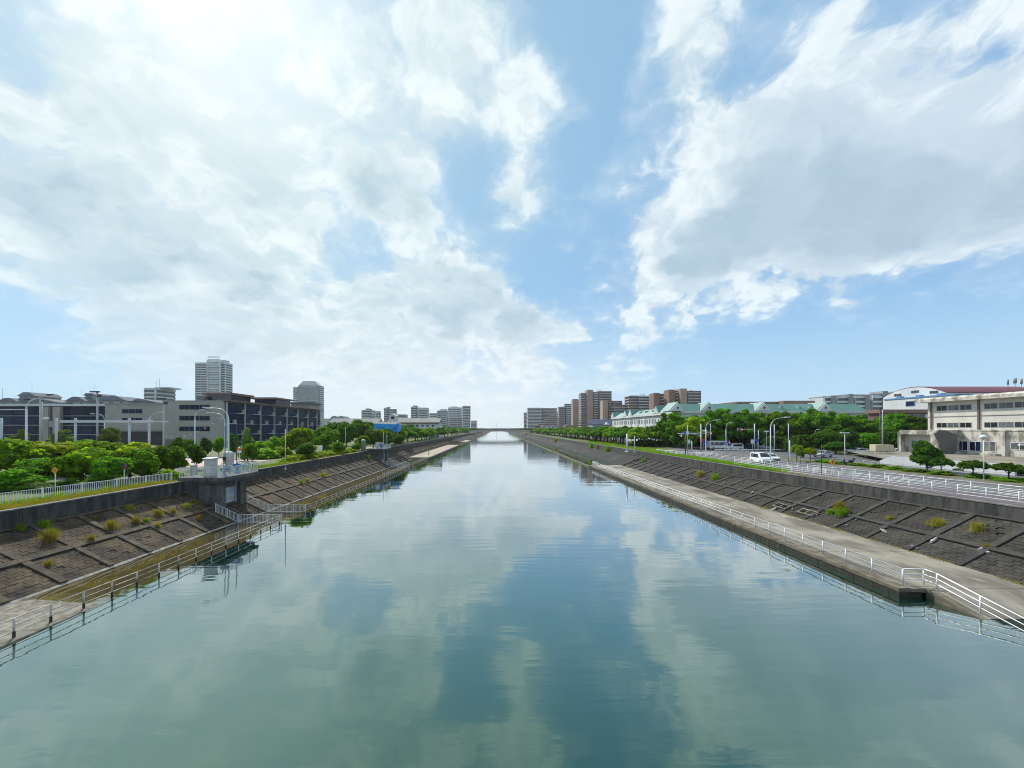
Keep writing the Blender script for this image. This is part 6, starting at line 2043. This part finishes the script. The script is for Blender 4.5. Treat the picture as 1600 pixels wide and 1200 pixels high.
MB().tube([(XP(1592, 47), 47, ZP(695, 47)), (XP(1605, 47), 47, ZP(695, 47))], .13, 10).build('floodlight', M_SIGNWHITE, p)


# ------------------------------------------------------------------ traffic signals
M_REDLAMP = bpy.data.materials.new('lit red lamp')
M_REDLAMP.use_nodes = True
_b = M_REDLAMP.node_tree.nodes['Principled BSDF']
_b.inputs['Base Color'].default_value = (.7, .02, .02, 1)
_b.inputs['Emission Color'].default_value = (1, .06, .05, 1)
_b.inputs['Emission Strength'].default_value = 1.6


def signal(px, Y, ytop, ya, px_head, label, lit=True):
    x = XP(px, Y)
    t = thing('traffic_signal', label, 'traffic light', (x, Y, ZG))
    MB().tube([(x, Y, ZG - .2), (x, Y, ZP(ytop, Y))], .12, 10).build('pole', M_GALV, t)
    hx, z = XP(px_head, Y), ZP(ya, Y)
    MB().tube([(x, Y, z), (hx, Y, z)], .05, 8).build('arm', M_GALV, t)
    s = 1 if hx > x else -1
    h = Box(hx - .65, hx + .65, Y - .35, Y - .1, z - .26, z + .26).build('signal_head', M_DKPOLE if not lit else M_CABGREY, t)
    for k in range(3):
        cx = hx - .42 + k * .42
        MB().prism([(cx + .17 * math.cos(q), z + .17 * math.sin(q)) for q in np.linspace(0, 2 * math.pi, 13)[:-1]], 'y', Y - .40, Y - .353).build('lens', M_REDLAMP if (lit and k == 2) else M_BLACK, h)
    return t


signal(1179, 100, 662, 671, 1155, 'traffic signal showing red on an arm over the junction')
signal(1095.5, 96, 663, 677, 1107, 'traffic signal with red lamp beside the junction lamp')
t = thing('sign_gantry', 'pale cantilever arm with boxes left of the junction lamp', 'gantry', (XP(1095, 95), 95, ZG))
MB().tube([(XP(1059, 95), 95, ZP(677.5, 95)), (XP(1095, 95), 95, ZP(677, 95))], .1, 8).build('arm', M_LAMPW, t)
MB().tube([(XP(1080, 95), 95, ZP(678, 95)), (XP(1095, 95), 95, ZP(681, 95))], .05, 8).build('brace', M_LAMPW, t)
MB().tube([(XP(1095, 95), 95, ZG), (XP(1095, 95), 95, ZP(675, 95))], .12, 8).build('post', M_GALV, t)
for px in (1070, 1074):
    Box(XP(px, 95) - .3, XP(px, 95) + .25, 94.7, 94.88, ZP(679, 95), ZP(674, 95)).build('signal_box', M_SIGNWHITE if px == 1074 else M_SIGNBLUE, t)
t = thing('name_plate', 'white street name plate on an arm above the junction', 'sign', (XP(1100, 95), 95, ZG))
Box(XP(1097.5, 94.6), XP(1104, 94.6), 94.5, 94.56, ZP(674, 94.6), ZP(671.5, 94.6)).build('plate', M_SIGNWHITE, t)
MB().tube([(XP(1095, 94.6), 94.62, ZP(672.5, 94.6)), (XP(1104, 94.6), 94.62, ZP(672.5, 94.6))], .03, 6).build('bracket', M_GALV, t)
for px, py, w, h, mt, lab in ((1102, 692, 5, 6, M_SIGNBLUE, 'blue square sign low on the junction lamp'), (1099, 688, 3.5, 5, M_SIGNRED, 'red and white panel sign left of the blue square sign'),
                              (1133, 692, 4, 4, M_SIGNBLUE, 'blue square sign beside the slim short-armed lamp'), (1176, 690, 5, 6, M_SIGNWHITE, 'pale blue-white panel by the traffic light pole'),
                              (1198, 674, 7, 2, M_SIGNWHITE, 'white street name plate near the van lamp'), (1077, 690, 3, 6, M_SIGNWHITE, 'white upright panel sign behind the brown post')):
    Y = 93.5
    t = thing('panel_sign', lab, 'sign', (XP(px, Y), Y, ZG))
    x, z = XP(px, Y), ZP(py, Y)
    Box(x - w / 1200 * Y, x + w / 1200 * Y, Y, Y + .05, z - h / 1200 * Y, z + h / 1200 * Y).build('panel', mt, t)
    Box(x - .035, x + .035, Y + .051, Y + .11, ZG, z + .1).build('post', M_GALV, t)
# white notice board in the park
t = thing('notice_board', 'white notice board on two legs in the park', 'sign', (XP(501, 96), 96, ZL))
x = XP(501, 96)
Box(x - .45, x + .45, 96, 96.06, ZP(702, 96), ZP(695.5, 96)).build('board', M_SIGNWHITE, t)
for s in (-.35, .35):
    Box(x + s - .03, x + s + .03, 96.061, 96.12, ZL, ZP(696, 96)).build('leg', M_CABGREY, t)
t = thing('park_bench', 'long low grey park bench under the dark bushy tree', 'bench', (XP(469, 79), 79, ZL))
x = XP(469, 79)
for k in range(3):
    Box(x - 1.1, x + 1.1, 79 + k * .16, 79.13 + k * .16, ZL + .42, ZL + .47).build('slat', M_CABGREY, t)
for s in (-.8, .8):
    Box(x + s - .05, x + s + .05, 79.03, 79.42, ZL, ZL + .419).build('leg', M_GREYD, t)
# bollards at the junction and on the grass
for k in range(6):
    x = XP(1117 + (0, 6, 30, 36, 43, 50)[k], 100)
    b = thing('bollard', '%s pale bollard of the junction kerb row counting from the lamp' % nth(k), 'bollard', (x, 100, ZG), 'pale bollards at the junction')
    MB().lathe([(.07, 0), (.07, .75), (.05, .8)], (x, 100, ZG), 8).build('shaft', M_CAB, b)
    MB().lathe([(.078, 0), (.078, .08)], (x, 100, ZG + .6), 8).build('band', M_SIGNWHITE, b)
for k, (px, Y) in enumerate(((1021, 106), (1027, 104), (1036, 108), (1044, 106), (1051, 104), (1060, 103))):
    x = XP(px, Y)
    b = thing('stone_block', '%s small white kerb block on the green verge counting from the marker posts' % nth(k), 'block', (x, Y, ZG), 'white kerb blocks on the verge')
    MB().hexa([(x - .6, Y - .25, ZG), (x + .6, Y - .25, ZG), (x + .6, Y + .25, ZG), (x - .6, Y + .25, ZG), (x - .5, Y - .18, ZG + .42), (x + .5, Y - .18, ZG + .42), (x + .5, Y + .18, ZG + .42), (x - .5, Y + .18, ZG + .42)]).build('block', M_CAB, b)


# ------------------------------------------------------------------ vehicles
def paint(name, c, rough=.25):
    return pmat(name, c, tuple(q * .95 for q in c), 1.0, rough, spec=0.6)


P_WHITE = paint('white car paint', (.78, .79, .80))
P_SILVER = paint('silver car paint', (.45, .47, .50))
P_DARK = paint('dark car paint', (.03, .035, .05))
P_BLUE = paint('pale blue car paint', (.35, .55, .78))
M_TYRE = pmat('tyre rubber', (.02, .02, .02), (.015, .015, .015), 3, .9)
M_RIM = pmat('wheel rim', (.45, .46, .47), (.4, .4, .41), 3, .35, metallic=.6)
M_HEAD = pmat('head lamp glass', (.8, .82, .84), (.7, .72, .75), 3, .15)
M_TAIL = pmat('tail lamp', (.45, .02, .02), (.35, .02, .02), 3, .2)
M_CARGLASS = pmat('car glass', (.022, .026, .034), (.012, .015, .02), 1.0, .06, spec=.8)

PROF = {
    'van': dict(p=[(-2.3, .32), (-2.36, .85), (-2.28, 1.7), (-2.0, 1.9), (.75, 1.9), (1.62, 1.18), (2.22, .98), (2.36, .55), (2.3, .32)], w=1.75, h=1.9, belt=1.05,
                side=[(-2.05, .6, 1.72), (-1.0, .35, 1.72), (.3, .9, 1.7)], wind=((.82, 1.86), (1.56, 1.22)), rear=((-2.27, 1.65), (-2.33, 1.05)), wh=(-1.45, 1.5), wr=.33),
    'car': dict(p=[(-2.15, .32), (-2.22, .8), (-2.0, 1.0), (-1.55, 1.42), (-.2, 1.48), (.35, 1.42), (1.1, .98), (2.05, .82), (2.18, .5), (2.1, .32)], w=1.72, h=1.48, belt=.92,
                side=[(-1.5, .0, 1.36), (.05, .75, 1.3)], wind=((.4, 1.38), (1.04, 1.02)), rear=((-1.6, 1.36), (-1.98, 1.02)), wh=(-1.3, 1.35), wr=.32),
    'bus': dict(p=[(-3.1, .4), (-3.15, 1.0), (-3.1, 2.5), (-2.9, 2.65), (2.7, 2.65), (3.0, 2.45), (3.12, 1.2), (3.1, .4)], w=2.1, h=2.65, belt=1.25,
                side=[(-2.8, -1.4, 2.3), (-1.3, 0.2, 2.3), (.3, 1.6, 2.3), (1.7, 2.7, 2.3)], wind=((2.9, 2.4), (3.08, 1.35)), rear=((-3.12, 2.3), (-3.14, 1.3)), wh=(-1.9, 2.0), wr=.38),
}


def vehicle(kind, x, y, rz, body, label, name=None, group=None, z=None):
    P = PROF[kind]
    t = thing(name or {'van': 'parked_van', 'car': 'car', 'bus': 'minibus'}[kind], label, {'van': 'van', 'car': 'car', 'bus': 'minibus'}[kind], (x, y, (ZG if z is None else z) + .02), group, rz)
    hw = P['w'] / 2
    ins = lambda zz: 0.0 if zz < P['belt'] else (zz - P['belt']) / (P['h'] - P['belt']) * .17
    pr = P['p']
    m = MB()
    n = len(pr)
    vs = [(-(hw - ins(zz)), yy, zz) for yy, zz in pr] + [(hw - ins(zz), yy, zz) for yy, zz in pr]
    m.add(vs, [tuple(range(n)), tuple(range(n, 2 * n))[::-1]] + [(i, n + i, n + (i + 1) % n, (i + 1) % n) for i in range(n)])
    bd = m.build('body', body, t, local=True)
    for s in (-1, 1):
        for (ya, yb, zt) in P['side']:
            zb = P['belt'] + .04
            xo = lambda zz: s * (hw - ins(zz) + .008)
            f0 = max(0, (ya + yb) / 2) * 0
            MB().quad((xo(zb), ya, zb), (xo(zb), yb, zb), (xo(zt), yb - (.32 if yb > .5 and kind != 'bus' else .03), zt), (xo(zt), ya + .06, zt)).build('side_window', M_CARGLASS, t, local=True)
    for nm, ((ya, za), (yb, zb)) in (('windscreen', P['wind']), ('rear_window', P['rear'])):
        sg = 1 if nm == 'windscreen' else -1
        wa, wb = hw - ins(za) - .1, hw - ins(zb) - .08
        o_ = .03
        MB().quad((-wa, ya + sg * o_, za + .02), (wa, ya + sg * o_, za + .02), (wb, yb + sg * o_, zb + .02), (-wb, yb + sg * o_, zb + .02)).build(nm, M_CARGLASS, t, local=True)
    yf, yr = max(a for a, b in pr), min(a for a, b in pr)
    for s in (-1, 1):
        Box(s * hw * .82 - .17, s * hw * .82 + .17, yf - .1, yf + .02, .68, .84).build('headlight', M_HEAD, t, local=True)
        Box(s * hw * .86 - .1, s * hw * .86 + .1, yr - .02, yr + .1, .78, 1.0).build('tail_light', M_TAIL, t, local=True)
        for yw in P['wh']:
            w_ = MB().tube([(s * (hw - .2), yw, P['wr']), (s * (hw + .015), yw, P['wr'])], P['wr'], 16).build('wheel', M_TYRE, t, local=True)
            MB().tube([(s * (hw + .016), yw, P['wr']), (s * (hw + .03), yw, P['wr'])], P['wr'] * .6, 12).build('rim', M_RIM, w_, local=True)
    Box(-hw * .9, hw * .9, yf - .05, yf + .03, .36, .58).build('bumper', M_GREYD, t, local=True)
    return t


PI = math.pi
vehicle('van', XP(1189, 71), 71, PI - .15, P_WHITE, 'white minivan driving towards the viewer behind the road railings', 'moving_van')
vehicle('car', XP(1212, 73.5), 75, PI - .2, P_WHITE, 'low white car close behind the white minivan')
vehicle('car', XP(1286, 86), 86, PI * .62, P_SILVER, 'dark and silver car turning beside the yellowish clipped bushes')
vehicle('car', XP(1010, 150), 150, PI, P_BLUE, 'pale blue car on the bank road beyond the cherry trees')
G = 'vehicles in the shaded car park'
vehicle('bus', XP(1122, 118), 118, PI / 2, P_WHITE, 'white minibus under the trees behind the slim lamp', group=G)
vehicle('van', XP(1147, 116), 116, PI / 2, P_WHITE, 'white van parked under the street trees left of the red light', group=G)
vehicle('van', XP(1171, 117), 117, PI / 2, P_DARK, 'dark van parked behind the traffic light pole', group=G)
vehicle('van', XP(1196, 118), 118, PI / 2, P_SILVER, 'silver van parked behind the van lamp', group=G)
vehicle('car', XP(1225, 116), 116, PI / 2, P_DARK, 'dark car parked left of the round clipped tree', group=G)
vehicle('car', XP(1340, 98), 98, PI / 2, P_WHITE, 'white car parked under the trees left of the cream tanks', group=G)
vehicle('car', XP(1399, 97), 97, PI / 2, P_WHITE, 'white car half hidden right of the cream tanks', group=G)
vehicle('van', XP(1352, 103), 103, PI / 2, P_SILVER, 'silver van under the trees behind the T-shaped lamp', group=G)

# parked scooter
M_PURPLE = pmat('dark purple scooter', (.05, .02, .08), (.035, .015, .06), 2, .35)
Y = 66.5
x = XP(1324, Y)
t = thing('motor_scooter', 'dark purple motor scooter parked under the T-shaped lamp', 'scooter', (x, Y, ZG + .14), None, 1.1)
for yw in (-.6, .62):
    w_ = MB().tube([(-.06, yw, .24), (.06, yw, .24)], .24, 14).build('wheel', M_TYRE, t, local=True)
    MB().tube([(-.07, yw, .24), (.07, yw, .24)], .12, 10).build('rim', M_RIM, w_, local=True)
MB().prism([(-.85, .5), (-.3, .3), (.25, .28), (.5, .35), (.55, .95), (.45, .98), (.3, .42), (-.1, .42), (-.2, .68), (-.8, .72)], 'x', -.2, .2).build('body', M_PURPLE, t, local=True)
MB().prism([(-.8, .725), (-.2, .7), (-.15, .78), (-.75, .84)], 'x', -.16, .16).build('seat', M_BLACK, t, local=True)
MB().tube([(-.36, .42, 1.05), (0, .48, 1.0), (.36, .42, 1.05)], .025, 6).build('handlebar', M_BLACK, t, local=True)
Box(-.17, .17, -1.0, -.72, .86, 1.15).build('top_box', M_PURPLE, t, local=True)
Box(-.1, .1, .52, .6, .78, .92).build('headlight', M_HEAD, t, local=True)


# ------------------------------------------------------------------ people
M_SKIN = pmat('skin', (.45, .27, .19), (.42, .25, .18), 3, .6)
M_HAIR = pmat('dark hair', (.02, .017, .015), (.015, .012, .01), 3, .7)
M_SHIRT = pmat('mauve shirt', (.26, .22, .34), (.22, .19, .30), 3, .9)
M_GREYSHIRT = pmat('grey shirt', (.28, .28, .32), (.24, .24, .27), 3, .9)
M_TROUSER = pmat('dark trousers', (.05, .05, .07), (.04, .04, .055), 3, .9)


def person(loc, rz, J, label, shirt, waist, knee_skin=False):
    """body grown from a joint skeleton as one surface, coloured by region"""
    names = list(J)
    links = [('pelvis', 'waist'), ('waist', 'chest'), ('chest', 'neck'), ('neck', 'head'), ('head', 'crown_')]
    for s in 'lr':
        links += [('chest', 'sho' + s), ('sho' + s, 'elb' + s), ('elb' + s, 'wri' + s), ('wri' + s, 'han' + s), ('pelvis', 'hip' + s), ('hip' + s, 'kne' + s), ('kne' + s, 'ank' + s), ('ank' + s, 'toe' + s)]
    me = bpy.data.meshes.new('body')
    me.from_pydata([J[n] for n in names], [(names.index(a), names.index(b)) for a, b in links], [])
    tmp = bpy.data.objects.new('body', me)
    COL.objects.link(tmp)
    tmp.modifiers.new('skin', 'SKIN')
    rad = dict(pelvis=.14, waist=.13, chest=.15, neck=.055, head=.10, crown_=.075, sho=.065, elb=.045, wri=.035, han=.04, hip=.085, kne=.06, ank=.042, toe=.04)
    for i, n in enumerate(names):
        r = rad.get(n) or rad[n[:-1]]
        me.skin_vertices[0].data[i].radius = (r, r)
        me.skin_vertices[0].data[i].use_root = n == 'pelvis'
    tmp.modifiers.new('sub', 'SUBSURF').levels = 1
    dg = bpy.context.evaluated_depsgraph_get()
    res = bpy.data.meshes.new_from_object(tmp.evaluated_get(dg))
    bpy.data.objects.remove(tmp)
    res.materials.clear()
    for m_ in (M_SKIN, shirt, M_TROUSER, M_HAIR):
        res.materials.append(m_)
    cen = {n: Vector(J[n]) for n in names}
    for f in res.polygons:
        c = f.center
        nn = min(names, key=lambda n: (cen[n] - c).length)
        f.material_index = 0 if nn in ('neck', 'head') or nn[:3] in ('wri', 'han') else 3 if nn in ('crown_',) or nn[:3] == 'toe' else 1 if nn in ('chest', 'waist') or nn[:3] in ('sho', 'elb') else 2
        f.use_smooth = True
    t = thing('person', label, 'person', loc, None, rz)
    add_obj('body', res, t)
    h = J['head']
    MB().lathe([(.10, -.02), (.125, .06), (.115, .14), (.05, .19)], (h[0], h[1] - .02, h[2]), 10).build('hair', M_HAIR, t, local=True)
    return t


def standing(arm=.0):
    J = dict(pelvis=(0, 0, .92), waist=(0, 0, 1.08), chest=(0, 0, 1.32), neck=(0, .01, 1.48), head=(0, .03, 1.58), crown_=(0, .02, 1.68))
    for s, n in ((-1, 'l'), (1, 'r')):
        J.update({'sho' + n: (s * .19, 0, 1.40), 'elb' + n: (s * .25, .02 + arm * .2, 1.13), 'wri' + n: (s * .22, .1 + arm * .35, .90 + arm * .2), 'han' + n: (s * .21, .14 + arm * .4, .83 + arm * .22),
                  'hip' + n: (s * .1, 0, .86), 'kne' + n: (s * .11, .03, .48), 'ank' + n: (s * .12, 0, .08), 'toe' + n: (s * .13, .14, .04)})
    return J


def sitting():
    J = dict(pelvis=(0, 0, .5), waist=(0, .02, .66), chest=(0, .06, .9), neck=(0, .1, 1.05), head=(0, .13, 1.15), crown_=(0, .12, 1.25))
    for s, n in ((-1, 'l'), (1, 'r')):
        J.update({'sho' + n: (s * .19, .06, .98), 'elb' + n: (s * .24, .14, .74), 'wri' + n: (s * .17, .34, .62), 'han' + n: (s * .13, .40, .6),
                  'hip' + n: (s * .1, .06, .48), 'kne' + n: (s * .14, .46, .5), 'ank' + n: (s * .14, .48, .08), 'toe' + n: (s * .15, .62, .04)})
    return J


person((-24.9, 138.2, .72), -1.2, standing(.8), 'person in mauve shirt standing at the canal corner of the pale landing', M_SHIRT, 1.0)
person((XP(489, 94), 94, ZL), 2.2, sitting(), 'person in grey shirt sitting by the lime hedge', M_GREYSHIRT, .6)
b = thing('stone_bench', 'low concrete bench under the sitting person by the lime hedge', 'bench', (XP(489, 94), 94, ZL))
Box(XP(489, 94) - .5, XP(489, 94) + .5, 93.8, 94.2, ZL, ZL + .38).build('block', M_CAB, b)
Box(XP(489, 94) - .53, XP(489, 94) + .53, 93.77, 94.23, ZL + .381, ZL + .42).build('top', M_CABGREY, b)

# pale debris on the terrace of the beige building, plants at the cream tanks
for k, (px, py) in enumerate(((1354, 713), (1361, 714), (1366, 712))):
    Y = 86
    o = MB().lathe([(.25, 0), (.4, .2), (.35, .5), (.12, .7)], (XP(px, Y), Y, ZG), 9).build('sack', (M_SIGNWHITE, M_PLAZA, M_PLAZA)[k])
    tag(o, ('white sack left of the cream tanks', 'pinkish sack beside the white sack', 'pinkish sack against the cream tank stand')[k], 'sack', 'sacks by the cream tanks')


# ------------------------------------------------------------------ thin summer haze
hm = bpy.data.materials.new('haze')
hm.use_nodes = True
ht = hm.node_tree
ht.nodes.clear()
ho = ht.nodes.new('ShaderNodeOutputMaterial')
hv = ht.nodes.new('ShaderNodeVolumePrincipled')
hv.inputs['Color'].default_value = (0.86, 0.92, 0.97, 1)
hv.inputs['Density'].default_value = 0.00010
hv.inputs['Anisotropy'].default_value = 0.2
ht.links.new(hv.outputs[0], ho.inputs['Volume'])
hz_ = Box(-4300, 4300, -100, 4500, -4.2, 118).build('haze', hm)
tag(hz_, 'thin pale summer haze over the canal and town', 'haze', kind='stuff')
